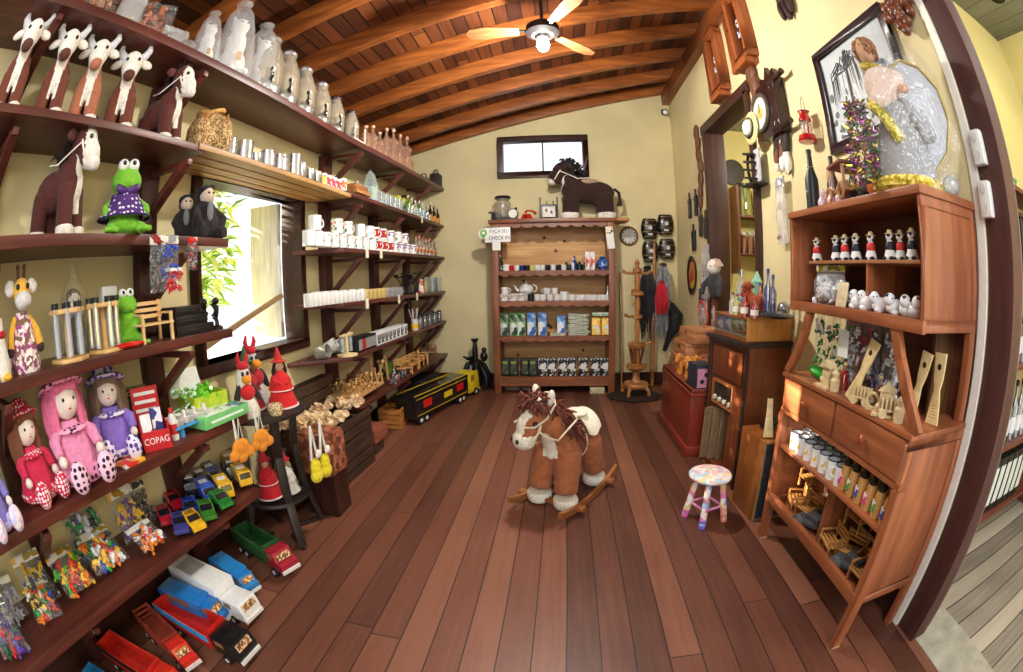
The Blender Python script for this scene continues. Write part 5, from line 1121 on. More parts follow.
t = inst('card_display_box', 'red and white cardboard display box of playing cards', 'box', [pt('back_card', MB().box((-.05, 0, .13), (.012, .15, .26)), plain((206, 30, 40), .4), subs=[pt('white_stripe', MB().box((-.042, 0, z), (.003, .12, .016)), plain((240, 238, 236), .4)) for z in (.15, .19, .23)]),
    pt('tray', MB().box((.05, 0, .005), (.18, .15, .01)).box((.135, 0, .045), (.008, .15, .09)).box((.04, .072, .06), (.19, .006, .12)).box((.04, -.072, .06), (.19, .006, .12)), plain((206, 30, 40), .4)),
    pt('card_pack', MB().box((.09, -.035, .085), (.05, .055, .15), rot=(0, R(-8), 0)), patches([(230, 230, 230), (200, 40, 50), (240, 240, 240)], 30)), pt('card_pack', MB().box((.06, .03, .095), (.05, .055, .16), rot=(0, R(-8), 0)), patches([(30, 50, 130), (230, 230, 236), (26, 40, 110)], 26))], S(152, 432, N5, -1.84), R(-28), 1.0)
text('lettering', 'COPAG', .042, plain((240, 240, 240), .4), (.1396, 0, .045), (R(90), 0, R(90)), t, sx=.95)
t = inst('citronella_packet', 'yellow and black packet reading Citronela standing behind the card box', 'packet', [pt('card', MB().box((0, 0, .13), (.006, .13, .26)), plain((90, 100, 40), .5)), pt('printed_panel', MB().box((.004, 0, .225), (.002, .12, .045)), plain((24, 28, 18), .5))], S(138, 408, N5, -1.97), R(-25), 1.0)
text('lettering', 'Citronela', .03, plain((226, 206, 40), .4), (.0056, 0, .225), (R(90), 0, R(90)), t, sx=.9)
one('flat_booklet', 'flat red and yellow booklet lying before the card box', 'booklet', MB().box((0, 0, .008), (.1, .13, .014), rot=(0, 0, R(10))), patches([(220, 50, 40), (240, 180, 60), (230, 220, 200)], 20, .5), loc=S(130, 462, N5, -1.73), rz=R(-10))
inst('glue_tube', 'small white and red tube standing at the corner of the card box', 'tube', [pt('tube_body', lathe([(.022, 0), (.024, .1), (.01, .13)], 14), plain((226, 226, 220), .4)), pt('cap', lathe([(.012, .13), (.011, .155), (0, .155)], 12), plain((196, 50, 40), .4)), pt('paper_label', lathe([(.0245, .03), (.0246, .08)], 14), plain((200, 50, 40), .5))], S(171, 415, N5, -1.75))
def boats():
    ps = [pt('blue_rack', MB().box((0, 0, .05), (.12, .3, .012)), plain((70, 150, 210), .4), bevel=.004)]
    for y in (-.1, .1): ps.append(pt('rack_foot', MB().box((.04, y, .022), (.02, .02, .044)), plain((70, 150, 210), .4)))
    for i in range(4):
        y = -.11+.072*i; ps.append(pt('paper_boat', MB().prism([(-.05, 0), (.05, 0), (.07, .03), (.0, .022), (-.07, .03)], .045, c=(0, y, .058), rot=(R(90), 0, 0)).box((0, y, .09), (.02, .012, .05)), plain((236, 232, 222), .6)))
    return ps
inst('boat_rack', 'row of small white boats on a low blue rack', 'toy boats', boats(), S(192, 428, N5, -1.77), R(-4))
q = random.Random(8)
ps = [pt('box_tray', MB().box((0, 0, .005), (.16, .2, .01)).box((.08, 0, .06), (.006, .2, .12)).box((-.08, 0, .06), (.006, .2, .12)).box((0, .1, .06), (.16, .006, .12)).box((0, -.1, .06), (.16, .006, .12)), plain((178, 200, 50), .5)), pt('open_lid', MB().box((-.1, -.04, .17), (.006, .2, .12), rot=(0, R(-20), 0)), plain((236, 238, 236), .5)), pt('printed_panel', MB().box((.084, -.05, .05), (.001, .03, .04)), plain((230, 226, 200), .5))]
inst('lime_box', 'open lime green cardboard box of bright green sweets', 'box', ps, S(203, 402, N5, -1.88), R(-10), 1.15)
sw = pt('wrapped_sweet', MB().ball((0, 0, 0), (.024, .018, .016), n=8, m=6).cyl((.02, 0, 0), (.04, 0, .004), .004, .014, n=6).cyl((-.02, 0, 0), (-.04, 0, .004), .004, .014, n=6), plain((110, 200, 40), .3))
c0 = S(203, 402, N5, -1.88)
for i in range(22): inst('wrapped_sweet', 'bright green wrapped sweet heaped in the lime green box', 'sweet', sw, c0+Vector((q.uniform(-.07, .07), q.uniform(-.09, .09), .11+q.uniform(0, .045))), rot=(q.uniform(-1, 1), q.uniform(-1, 1), q.uniform(0, 6)), group='green sweets in the lime box')
for i in range(9): inst('leaf_packet', 'small white and green packet in the heap between the card box and lime box', 'packet', pt('leaf_packet', MB().box((0, 0, 0), (.07, .05, .012)), patches([(90, 160, 60), (236, 240, 230), (150, 190, 110)], 40), bevel=.002), S(180, 405, N5, -1.9)+Vector((q.uniform(-.06, .06), q.uniform(-.08, .08), .02+.02*i)), rot=(q.uniform(-.6, .6), q.uniform(-.8, .8), q.uniform(0, 3)), group='white and green packets heap')
inst('game_box', 'flat pale green game box with a clear window at the shelf end', 'box', [pt('carton', MB().box((0, 0, .03), (.17, .34, .058)), plain((120, 200, 120), .4), bevel=.003), pt('window_film', MB().box((0, -.03, .0596), (.13, .2, .002)), patches([(226, 240, 226), (150, 200, 160), (236, 240, 240)], 30, .2)), pt('printed_panel', MB().box((.02, .11, .0596), (.12, .09, .002)), patches([(40, 90, 170), (236, 236, 230), (90, 160, 90)], 30, .3)), pt('side_label', MB().box((.0856, 0, .03), (.001, .25, .012)), plain((236, 244, 236), .5))],
     S(232, 420, N5, -1.735)+Vector((0, -.11, .005)), R(-3))
# ------------------------------------------------------------------ row 6: bags of toys and cars
TB = [(18, 655, -1.74, .2, .2, (60, 90, 60), 60, 'bag of mixed toys cut by the frame corner', [(206, 30, 30), (30, 90, 60), (90, 60, 150)]), (52, 622, -1.76, .17, .2, (120, 130, 200), 20, 'bag of moulded animals with a pale blue card', None), (38, 585, -1.9, .2, .2, (230, 190, 60), 65, 'bag with a yellow card and dark toys by the wall', [(30, 30, 34), (230, 190, 40), (60, 60, 60)]),
      (82, 588, -1.8, .19, .2, (250, 190, 50), 30, 'bag of green and yellow animals with an orange card', [(90, 190, 40), (240, 120, 30), (230, 40, 40), (250, 200, 40)]), (120, 580, -1.8, .22, .2, (240, 220, 90), 30, 'bag of bright animals with a pale yellow card', None), (92, 540, -1.98, .26, .26, (90, 110, 150), 80, 'large upright bag with a blue card by the wall', [(30, 40, 60), (230, 230, 240), (40, 90, 160), (60, 140, 80)]),
      (135, 530, -1.92, .16, .24, (236, 180, 50), 78, 'upright packet with a yellow card and purple print', [(120, 60, 150), (240, 190, 50)]), (160, 555, -1.74, .17, .14, (240, 236, 230), 25, 'low bag of red and white racing toys at the shelf edge', [(220, 40, 40), (236, 236, 236), (240, 140, 40)]), (140, 505, -2.0, .16, .2, (90, 90, 80), 80, 'dim grey bag hanging by the wall behind the cars', [(60, 60, 60), (90, 84, 70)]), (12, 612, -1.95, .2, .16, (150, 170, 210), 70, 'bag with a pale blue card leaning in the wall corner', [(200, 200, 210), (150, 150, 170)])]
for i, (px, py, x, w, h, cc_, tilt, lab, cl) in enumerate(TB):
    p = S(px, py, N6, x); th = R(90-tilt)
    inst('toy_bag', lab, 'bag of toys', bag(w, h, .07, cc_, 'toys', cl, 100+i, 34, alpha=.03, ks=1.5, hf=.75), p+Vector((0, 0, .035*math.sin(th)+.005)), rot=(0, -th, R(q.uniform(-25, 5))), s=1.1)
CR = [(166, 520, (176, 28, 50), 0, 'crimson'), (175, 505, (190, 24, 46), 0, 'bright red'), (192, 512, (30, 60, 160), 0, 'dark blue'), (195, 481, (40, 140, 50), 0, 'green'), (207, 497, (50, 90, 200), 1, 'blue and white'), (208, 515, (60, 130, 40), 0, 'dull green'), (221, 504, (50, 140, 60), 0, 'mid green'), (225, 494, (240, 186, 40), 1, 'yellow'), (243, 482, (244, 190, 50), 1, 'golden yellow'), (194, 526, (236, 180, 40), 0, 'amber'), (184, 490, (30, 30, 40), 1, 'black'), (219, 466, (206, 150, 30), 1, 'mustard'), (206, 459, (50, 50, 56), 1, 'charcoal'), (182, 528, (60, 60, 130), 0, 'navy'), (175, 478, (40, 34, 60), 1, 'deep violet'), (212, 480, (40, 60, 140), 1, 'royal blue'), (233, 476, (40, 40, 42), 1, 'matt black')]
for i, (px, py, c, kd, nme) in enumerate(CR):
    p = atz(px, py, .5); x = max(-2.02, min(-1.72, p.x)); inst('toy_car', nme+' toy car parked on the lowest shelf beside the bags of toys', 'toy car', toycar(c, kd), (x, p.y, N6(0)+.001), R(-28+10*math.sin(i*2.3)), 1.4)

# ------------------------------------------------------------------ floor vehicles
TK = [((252, 585), (215, 558), (40, 130, 200), (40, 130, 200), 'van', .5, True, None, None, 'blue toy van behind the white lorry'),
      ((252, 610), (180, 570), (236, 236, 234), (236, 236, 232), 'box', .78, False, None, None, 'white toy lorry with a closed cargo box'),
      ((224, 615), (165, 588), (36, 120, 196), (36, 120, 196), 'van', .56, True, None, None, 'blue toy delivery van beside the white lorry'),
      ((248, 650), (163, 600), (24, 24, 26), (206, 44, 34), 'open', .8, False, (196, 36, 30), (70, 160, 216), 'toy truck with black cab and blue striped red trailer'),
      ((190, 660), (142, 612), (206, 44, 30), (150, 60, 44), 'stake', .6, True, None, None, 'red toy truck with slatted stake bed'),
      ((185, 690), (105, 640), (206, 44, 30), (206, 50, 34), 'open', .75, True, (190, 40, 28), (24, 24, 26), 'red toy truck with black slatted bed side'),
      ((150, 712), (85, 668), (50, 150, 200), (40, 110, 160), 'open', .7, False, (40, 120, 170), None, 'blue toy truck nearest the frame corner'),
      ((290, 565), (240, 530), (160, 30, 50), (40, 90, 44), 'open', .62, True, (36, 80, 40), None, 'maroon toy pickup with a green bed under the round stand')]
for (a, b, c1, c2, kd, L, hd, inn, stp, lab) in TK:
    pa, pb = atz(*a, .09), atz(*b, .12); d = pa-pb; ang = math.atan2(d.y, d.x); L2 = max(.35, min(.95, d.length)); k = L2/L
    mid = (pa+pb)/2
    inst('toy_truck' if kd != 'van' else 'toy_van', lab, 'toy truck', truck(c1, c2, kd, L, .15*L/.55 if kd != 'van' else .16, hd, inn, stp), (mid.x, mid.y, .001), ang, (k, k*1.0, k*1.12))
    print('TRUCK', lab, [round(v, 2) for v in (*pa, *pb)], round(L2, 2))
# big black show lorry at the far end
def showtruck():
    L, W, H_ = 1.02, .26, .3; bk = plain((22, 22, 24), .3, coat=.4); ye = plain((226, 200, 30), .4); ps = []
    ps.append(pt('trailer', MB().box((-.2, 0, .07+H_/2-.01), (L, W, H_-.04)), bk, bevel=.006, subs=[pt('roof_edge', MB().box((-.2, s*(W/2-.01), .07+H_-.03), (L*.97, .01, .008)), ye) for s in (1, -1)]+
        [pt('yellow_stripe', MB().box((-.2, s*(W/2+.001), z), (L*.94, .003, .006)), ye) for s in (1, -1) for z in (.115, .3)]+
        [pt('red_panel', MB().box((x, s*(W/2+.002), .22), (.14, .003, .09)), plain((200, 30, 30), .4)) for s in (1, -1) for x in (-.5, .13)]+[pt('yellow_panel', MB().box((-.12, s*(W/2+.002), .21), (.16, .003, .07)), ye) for s in (1, -1)]))
    cabin(.36, .24, W*.92, .06, .27, ye, ps, False)
    wheels([-.62, -.53, .12, .2, .5], W/2-.02, .05, ps, w=.04); ps.append(pt('chassis', MB().box((0, 0, .06), (1.2, W*.6, .03)), plain((30, 30, 30), .5))); return ps
a, b = Vector((-1.66, 4.5, 0)), Vector((-1.24, 5.95, 0)); d = b-a
inst('show_lorry', 'big black toy articulated lorry with a yellow cab by the back wall', 'toy truck', showtruck(), (a.x+d.x*.52, a.y+d.y*.52, .001), math.atan2(d.y, d.x), (1.22, 1.05, 1.0))
one('dark_bundle', 'flat dark bundle lying behind the black lorry against the shelving', 'bundle', MB().box((-1.86, 5.55, .17), (.34, .6, .3), rot=(0, 0, R(-5))), plain((30, 26, 28), .6), bevel=.03)
# black sculpture
q = random.Random(77); b = MB().lathe([(.05, .3), (.045, .6), (.03, .72), (.06, .76), (.06, .78), (0, .78)], n=12)
b.ball((0, 0, .33), (.15, .12, .14)).ball((.14, -.02, .5), (.06, .05, .08)).ball((.14, 0, .6), (.04, .04, .045))
for i in range(9):
    a = i*.72; c, s = math.cos(a), math.sin(a); b.tube([(0, 0, .4), (.13*c, .13*s, .36), (.21*c, .21*s, .2), (.2*c, .2*s, .0)], [.05, .05, .04, .02], 8)
b.tube([(0, 0, .5), (-.12, 0, .46), (-.2, 0, .5)], [.035, .03, .01], 8)
one('black_sculpture', 'black figure sculpture with curling arms on the floor beside the tall cabinet', 'sculpture', b, plain((18, 18, 20), .3), loc=(-1.2, 6.13, .02), s=.92)

# ------------------------------------------------------------------ on and around the round stand
top = lambda dx, dy: STAND+Vector((dx, dy, .8755))
inst('witch_doll', 'witch doll in red dress and pointed hat with long black hair', 'doll', witch(), top(.12, .06), R(-35), .76)
inst('hen_doll', 'tall cloth hen with red comb, yellow beak and red bib', 'doll', hen(), top(.02, -.17), R(-30), .86)
inst('hen_doll', 'pale cloth hen behind the witch doll', 'doll', hen((206, 202, 204), (180, 40, 50)), top(-.12, .08), R(-20), 1.0)
inst('witch_doll', 'small witch doll with red and green hat between the hens', 'doll', witch((170, 40, 46), (60, 100, 60), (90, 60, 40)), top(-.06, -.05), R(-40), .8)
inst('straw_pot', 'small straw patterned pot in front of the tall hen', 'pot', [pt('pot', lathe([(0, 0), (.045, 0), (.058, .05), (.05, .08), (.045, .075)], 16), patches([(206, 180, 130), (140, 110, 70), (230, 210, 170)], 90, .8))], top(.18, -.1), s=.8)
low_ = lambda dx, dy: STAND+Vector((dx, dy, .311))
inst('cloth_doll', 'white and red cloth doll on the lower tier of the round stand', 'doll', witch((220, 216, 206), (190, 30, 36), (150, 150, 140)), low_(.08, .02), R(-50), .6)
inst('cloth_doll', 'grey headed cloth doll in yellow behind the white one on the lower tier', 'doll', witch((206, 190, 60), (96, 96, 90), (80, 80, 76)), low_(.0, .1), R(-30), .66)
inst('cloth_doll', 'red cloth doll at the near side of the lower tier', 'doll', witch((190, 24, 34), (180, 24, 34), (120, 30, 30)), low_(.0, -.08), R(-40), .68)
def purse(c, L=.2):
    return [pt('flower_body', fuse(MB().ball((0, 0, 0), (.018, .055, .045)).ball((0, .05, -.035), (.017, .03, .03)).ball((0, -.05, -.035), (.017, .03, .03)).ball((0, 0, -.05), (.017, .032, .032)), 'flower_body', plush(c), .006, 2), None), pt('strap', MB().tube([(0, -.02, .04), (-.005, -.015, .14), (-.012, 0, L), (-.005, .015, .14), (0, .02, .04)], .005, 6), plain((236, 230, 214), .7))]
for i, (px, py) in enumerate([(241, 447), (261, 437)]):
    p = atx(px, py, -1.485); inst('felt_purse', ['orange felt flower purse hanging lower and nearer the toy shelf', 'orange felt flower purse hanging just under the stand top'][i], 'purse', purse((226, 140, 36), .885-p.z), p, R(-15), 1)
def pouch(c, L=.27): return [pt('pouch_body', fuse(MB().ball((0, 0, 0), (.025, .045, .07)).ball((0, 0, -.05), (.03, .055, .05)), 'pouch_body', plush(c), .007, 2), None), pt('strap', MB().tube([(0, -.03, .06), (.01, -.02, .2), (.0, 0, .27), (-.01, .02, .2), (0, .03, .06)], .008, 6), plain((232, 228, 216), .7)), pt('star', MB().ball((.02, .02, .09), (.012, .03, .03), n=5, m=4), plush((240, 236, 226)))]
for i, (px, py) in enumerate([(316, 468), (325, 463)]):
    p = atx(px, py, -1.455); inst('felt_purse', ['larger yellow felt pouch hanging on white straps', 'smaller yellow felt pouch hanging behind the larger one'][i], 'purse', pouch((232, 214, 40), .64-p.z), p, R(-10), 1)
# ------------------------------------------------------------------ goods in the tall cabinet
def B(px, z, y=5.98): p = aty(px, 300, y); return Vector((p.x, y, z+.001))
q = random.Random(4)
rowc = [((240, 240, 236), 'white'), ((190, 30, 30), 'red'), ((236, 236, 240), 'white'), ((24, 40, 130), 'blue'), ((30, 30, 30), 'black'), ((226, 214, 130), 'cream yellow'), ((240, 240, 240), 'white'), ((232, 230, 226), 'white'), ((26, 26, 28), 'black'), ((240, 240, 240), 'white'), ((30, 30, 30), 'black'), ((236, 236, 236), 'white'), ((60, 60, 60), 'grey')]
for i, (c, n_) in enumerate(rowc):
    px = 507+5.2*i; inst('mini_cup', 'small '+n_+' cup in the top cabinet row, number %s' % ['one', 'two', 'three', 'four', 'five', 'six', 'seven', 'eight', 'nine', 'ten', 'eleven', 'twelve', 'thirteen'][i], 'cup', cup(.075 if i else .09, .036 if i else .045, plain(c, .25)), B(px, 1.68), R(-90 if i % 2 else 90))
for i, (px, c, h) in enumerate([(567, (20, 60, 34), .13), (574, (230, 230, 236), .17), (575, (30, 40, 120), .19), (580, (20, 50, 30), .14), (585, (24, 70, 40), .12)]):
    inst('small_bottle', ['dark green small bottle left of the blue topped one', 'pale small bottle with a light cap', 'blue topped small bottle', 'deep green small bottle beside the blue topped one', 'green small bottle next to the slim cartons'][i]+' in the tall cabinet', 'bottle', bottle(h, .035, plain(c, .2), plain((30, 50, 140) if i == 2 else (220, 220, 220), .3), None, .35), B(px, 1.68, 6.06))
for i, px in enumerate([588, 593]): inst('slim_carton', ['slim white and red carton beside the green bottles', 'slim white and red carton beside the blue vase'][i], 'box', box3((.05, .06, .25), plain((236, 230, 226), .4), patches([(210, 60, 50), (240, 236, 232), (240, 150, 120)], 20)), B(px, 1.68), R(-90))
inst('blue_vase', 'round blue patterned vase at the right end of the top cabinet shelf', 'vase', [pt('vase_body', lathe([(0, 0), (.04, 0), (.085, .06), (.08, .11), (.035, .16), (.045, .18), (.04, .18)], 20), patches([(30, 70, 160), (70, 120, 200), (24, 50, 130), (150, 180, 220)], 30, .15))], B(603, 1.68))
inst('dark_tall_bottle', 'tall dark bottle in the left corner of the top cabinet shelf', 'bottle', bottle(.22, .04, plain((16, 16, 18), .2)), B(501, 1.68, 6.05))
# tea things
tea = cup(.1, .052)
for i, px in enumerate([504, 513, 521]): inst('tea_mug', 'white printed mug at the left end of the tea set shelf', 'mug', mug(.1, .058, CER, patches([(238, 238, 236), (220, 220, 216), (190, 170, 160)], 30)), B(px, 1.27), R(-100), group='white printed mugs left on the tea set shelf')
p = B(505, 1.27); inst('tea_mug', 'white mug stacked on the printed mugs at the left end of the tea set shelf', 'mug', mug(.09, .05), p+Vector((0, 0, .101)), R(-90))
inst('black_mug', 'black mug under the teapot on the tea set shelf', 'mug', mug(.09, .045, plain((22, 22, 24), .3)), B(531, 1.27), R(-90))
tp = [pt('pot_body', lathe([(0, 0), (.06, 0), (.1, .04), (.105, .08), (.075, .125), (.04, .14), (0, .142)], 22), CER, subs=[pt('lid', lathe([(.05, .135), (.03, .155), (0, .16)], 16), CER, subs=[])]), pt('lid_knob', MB().ball((0, 0, .168), .014, n=10, m=8), CER),
      pt('spout', MB().tube([(0, -.08, .04), (0, -.13, .06), (0, -.15, .11), (0, -.175, .125)], [.024, .019, .013, .01], 8), CER), pt('handle', MB().torus((0, .1, .08), .045, .009, rot=(R(90), 0, R(90)), n=16, m=6, arc=R(200), a0=R(-100)), CER)]
inst('teapot', 'white porcelain teapot with curved spout raised in the tea set', 'teapot', tp, B(526.5, 1.27, 6.08)+Vector((0, 0, .085)), R(-90), 1.0)
one('pot_riser', 'small white dish under the porcelain teapot', 'dish', lathe([(0, 0), (.08, 0), (.09, .08), (0, .08)], 20), CER, loc=B(526.5, 1.27, 6.08), s=.98)
for i, px in enumerate([537, 543, 550, 557, 564, 572, 578, 583, 589, 594, 600, 605]): inst('tea_cup', 'white tea cup in the long row right of the black mug' if i != 4 else 'larger white tea cup with a brown lid in the tea row', 'cup', (mug(.12, .055) if i == 4 else cup(.085 if i < 4 else .075, .042)), B(px, 1.27), R(90 if i % 2 else -90), group=None if i == 4 else 'white tea cups')
for i, px in enumerate([547, 555]):
    inst('tea_cup', ['white tea cup stacked second tier, nearer the teapot', 'white tea cup stacked second tier, away from the teapot'][i], 'cup', cup(.085, .042), B(px, 1.27)+Vector((0, 0, .0865)), R(90))
inst('sugar_bottle', 'slim white bottle at the right end of the tea set shelf', 'bottle', bottle(.19, .025, CER, CER), B(608, 1.27))
# packets
GR = [(70, 140, 60), (226, 236, 220), (24, 60, 36), (120, 180, 80)]; BL = [(70, 140, 210), (226, 236, 244), (40, 90, 170), (110, 180, 230)]
def packet(cols, w=.13, h=.3, d=.07):
    return [pt('packet_body', MB().box((0, 0, h*.46), (d, w, h*.9), top=(.3, .96)), patches(cols, 16, .3), bevel=.008), pt('folded_top', MB().box((0, 0, h*.94), (.012, w*.94, h*.1)), plain(cols[0], .3)), pt('round_print', MB().cyl((-.02, 0, h*.42), (d*.36, 0, h*.42), w*.3, n=18), plain((232, 238, 230), .4))]
for i, (px, cl, n_) in enumerate([(504, GR, 'green coffee packet at the left end'), (513.5, GR, 'green coffee packet, second from the left'), (521, GR, 'bright green coffee packet beside the blue one'), (531, BL, 'blue coffee packet next to the green ones'), (542, BL, 'blue coffee packet beside the gap'), (561, BL, 'blue coffee packet right of the gap')]):
    inst('coffee_packet', n_+' of the cabinet packet shelf', 'packet', packet([sc_(c, .75+.12*i if i < 3 else 1) for c in cl] if i < 3 else cl, .115, .31 if i < 5 else .27, .08), B(px, .80, 5.96), R(-90))
for i in range(11):
    inst('folded_packet', 'pale grey green foil packet in the flat pile of the packet shelf', 'packet', pt('folded_packet', MB().box((0, 0, .012), (.16, .27+.02*math.sin(i*2), .024), rot=(R(2*math.sin(i*3)), 0, 0)), patches([(180, 186, 164), (206, 210, 190), (110, 140, 90), (190, 194, 176)], 14, .35), bevel=.006), B(578+.8*math.sin(i*1.3), .80+.0265*i, 6.0), R(-90+4*math.sin(i*1.7)), group='pile of pale foil packets')
inst('folded_packet', 'single pale foil packet lying left of the tall pile', 'packet', pt('folded_packet', MB().box((0, 0, .018), (.13, .2, .034)), patches([(180, 186, 164), (206, 210, 190), (190, 194, 176)], 14, .35), bevel=.008), B(557, .80, 5.93), R(-90))
YE = [(240, 170, 20), (250, 200, 60), (236, 226, 180), (240, 180, 30)]
for i, px in enumerate([596, 606]): inst('coffee_packet', ['orange yellow coffee packet next to the foil pile', 'orange yellow coffee packet at the right end of the packet shelf'][i], 'packet', packet(YE, .125, .24, .08), B(px, .80, 5.96), R(-90))
for i, px in enumerate([597, 606]): inst('folded_packet', ['pale foil packet lying on the left orange packet', 'pale foil packet lying on the right orange packet'][i], 'packet', pt('folded_packet', MB().box((0, 0, .03), (.12, .15, .055)), patches([(170, 190, 160), (206, 210, 190), (90, 150, 100)], 14, .35), bevel=.012), B(px, 1.05, 6.03), R(-90))
# black boxes with jars printed
for i, px in enumerate([504, 512.5, 524, 532]):
    inst('dark_gift_box', 'black gift box with a green jar print, number %s from the cabinet side' % ['one', 'two', 'three', 'four'][i], 'box', [pt('carton', MB().box((0, 0, .12), (.1, .125, .24)), plain((22, 24, 22), .35), bevel=.003), pt('printed_panel', MB().prism([(-.035, -.09), (.035, -.09), (.05, -.04), (.03, .03), (.03, .06), (-.03, .06), (-.03, .03), (-.05, -.04)], .002, c=(.0515, 0, .12), rot=(R(90), 0, R(90))), patches([(70, 84, 60), (110, 124, 70), (50, 60, 50)], 26), subs=[pt('printed_lid', MB().box((.053, 0, .19), (.002, .07, .035)), plain((150, 156, 60), .5))])], B(px, .241, 5.98), R(-90))
for i, px in enumerate([542, 551, 562, 571, 583, 595, 605]):
    inst('floral_gift_box', 'floral black and white gift box on the bottom shelf, number %s' % ['one', 'two', 'three', 'four', 'five', 'six', 'seven'][i], 'box', [pt('carton', MB().box((0, 0, .12), (.1, .125, .24+.008*(i % 2))), patches([(24, 24, 26), (226, 226, 226), (40, 40, 44), (20, 20, 22)], 42), bevel=.003), pt('round_print', MB().cyl((.05, 0, .13), (.056, 0, .13), .044, n=20), plain((236, 236, 232), .5)), pt('leaf_print', MB().cyl((.05, .03, .065), (.0527, .03, .065), .014, n=10), plain((170, 180, 60), .5))], B(px, .241, 5.98), R(-90))
one('radio_box', 'small pale box with a dark grille under the tall cabinet', 'box', MB().box((0, 0, .045), (.2, .1, .09)).box((0, -.051, .045), (.16, .004, .06)), plain((206, 190, 150), .5), bevel=.004, loc=aty(597, 390, 5.92)*1, rz=0)
bpy.data.objects['radio_box'].location.z = 0
for i, px in enumerate([513, 528]): one('flat_tin', ['dim round tin lying under the left of the tall cabinet', 'smaller dim tin lying under the tall cabinet'][i], 'tin', MB().ball((0, 0, .05), (.13-.03*i, .08, .05), n=18, m=8), plain((110, 90, 74), .5), loc=(aty(px, 390, 6.0).x, 6.0, .001))
# on top of the cabinet
TZ = 2.3765
def C(px, y=6.05): p = aty(px, 215, y); return Vector((p.x, y, TZ))
jg = [pt('glass_jar', lathe([(0, 0), (.1, 0), (.11, .02), (.11, .2), (.085, .235), (.085, .26)], 22), glass((225, 220, 200), .25)), pt('lid', lathe([(0, .255), (.105, .255), (.11, .27), (.1, .29), (0, .295)], 20), plain((34, 28, 24), .35))]
inst('glass_canister', 'tall glass canister with a dark lid on top of the tall cabinet', 'jar', jg, C(503, 6.12)+Vector((0, 0, .06)), 0, 1.05)
one('canister_base', 'dark block under the glass canister on the cabinet top', 'block', MB().box((0, 0, .03), (.24, .2, .06)), plain((30, 22, 20), .5), loc=C(503, 6.12), bevel=.004)
one('black_camera', 'old black camera shaped object in front of the glass canister', 'camera', MB().box((0, 0, .05), (.12, .08, .1)).cyl((0, -.04, .05), (0, -.07, .05), .03, n=16).box((-.05, -.01, .11), (.1, .05, .02)), plain((18, 16, 18), .4), bevel=.003, loc=C(496, 5.92))
inst('desk_clock', 'small white faced desk clock in a black case on the cabinet', 'clock', [pt('case', MB().cyl((0, -.03, .075), (0, .03, .075), .075, n=24).box((0, 0, .012), (.14, .07, .024)), plain((20, 18, 18), .35)), pt('dial', MB().cyl((0, -.031, .08), (0, -.034, .08), .058, n=24), plain((226, 222, 210), .4)), pt('bell', MB().ball((.04, 0, .15), .022, n=10, m=6), plain((20, 18, 18), .35))], C(513, 5.9), 0)
inst('red_telephone', 'old red telephone with handset on top of the tall cabinet', 'telephone', [pt('telephone_body', MB().box((0, 0, .035), (.17, .15, .07), top=(.6, .6)), plain((176, 30, 22), .25, coat=.4), bevel=.008), pt('handset', MB().tube([(-.02, -.03, .085), (.0, -.03, .115), (.08, -.02, .11), (.12, -.02, .07)], [.022, .014, .014, .024], 8), plain((170, 28, 20), .25, coat=.4)), pt('dial', MB().cyl((-.02, -.07, .03), (-.025, -.078, .032), .025, n=16), plain((150, 30, 24), .3))], C(527, 5.92), 0)
fr = [pt('picture_frame', frame_y(-.11, .11, .0, .2, .025, .03, 0), plain((52, 36, 34), .4), bevel=.002), pt('print_sheet', MB().box((0, .004, .1), (.17, .006, .15)), plain((226, 222, 212), .5)), pt('printed_flask', MB().lathe([(0, 0), (.016, .005), (.017, .025), (.006, .035), (.006, .05)], n=10, c=(-.035, -.001, .1), M=None), plain((130, 96, 84), .6)), pt('printed_flask', MB().lathe([(0, 0), (.016, .005), (.017, .025), (.006, .035), (.006, .05)], n=10, c=(.035, -.001, .07)), plain((120, 80, 74), .6))]
for s in (1, -1): fr.append(pt('side_post', MB().cyl((s*.115, 0, 0), (s*.115, 0, .3), .01, n=10), plain((60, 44, 40), .4)))
inst('framed_print', 'small dark framed print with two flasks and tall side posts on the cabinet', 'picture', fr, C(549, 5.92), 0)
for i, px in enumerate([547, 553.5]): inst('green_bottle', ['green necked small bottle rising behind the left of the framed print', 'green necked small bottle rising behind the right of the framed print'][i], 'bottle', bottle(.27, .03, plain((120, 130, 40), .25), plain((150, 156, 50), .4)), C(px, 6.08))
# check-in sign, price card
sg = MB(); sg.box((0, 0, .0), (.34, .012, .2))
t = inst('checkin_sign', 'white sign reading FAÇA SEU CHECK IN with green pin on cabinet corner', 'sign', [pt('sign_plate', sg, plain((240, 240, 238), .4), bevel=.004), pt('map_pin', MB().prism([(.045*math.cos(R(a)), .045*math.sin(R(a))+.02) for a in range(-30, 211, 20)]+[(0, -.07)], .008, c=(-.19, -.009, .01), rot=(R(90), 0, 0)), plain((110, 180, 60), .4), subs=[pt('pin_hole', MB().cyl((-.19, -.0135, .03), (-.19, -.015, .03), .02, n=16), plain((240, 240, 236), .4))]),
     pt('round_back', MB().cyl((-.19, -.003, .02), (-.19, .004, .02), .07, n=20), plain((236, 238, 234), .4)), pt('price_card', MB().box((-.02, .0, -.155), (.11, .008, .11)), plain((236, 234, 228), .5))], (aty(496, 236, 5.8).x+.02, 5.825, 2.17), 0)
text('lettering', 'FAÇA SEU', .066, plain((120, 126, 120), .5), (.02, -.0075, .045), (R(90), 0, 0), t, sx=.88)
text('lettering', 'CHECK IN', .07, plain((24, 30, 28), .5), (.02, -.0075, -.045), (R(90), 0, 0), t, sx=.88)
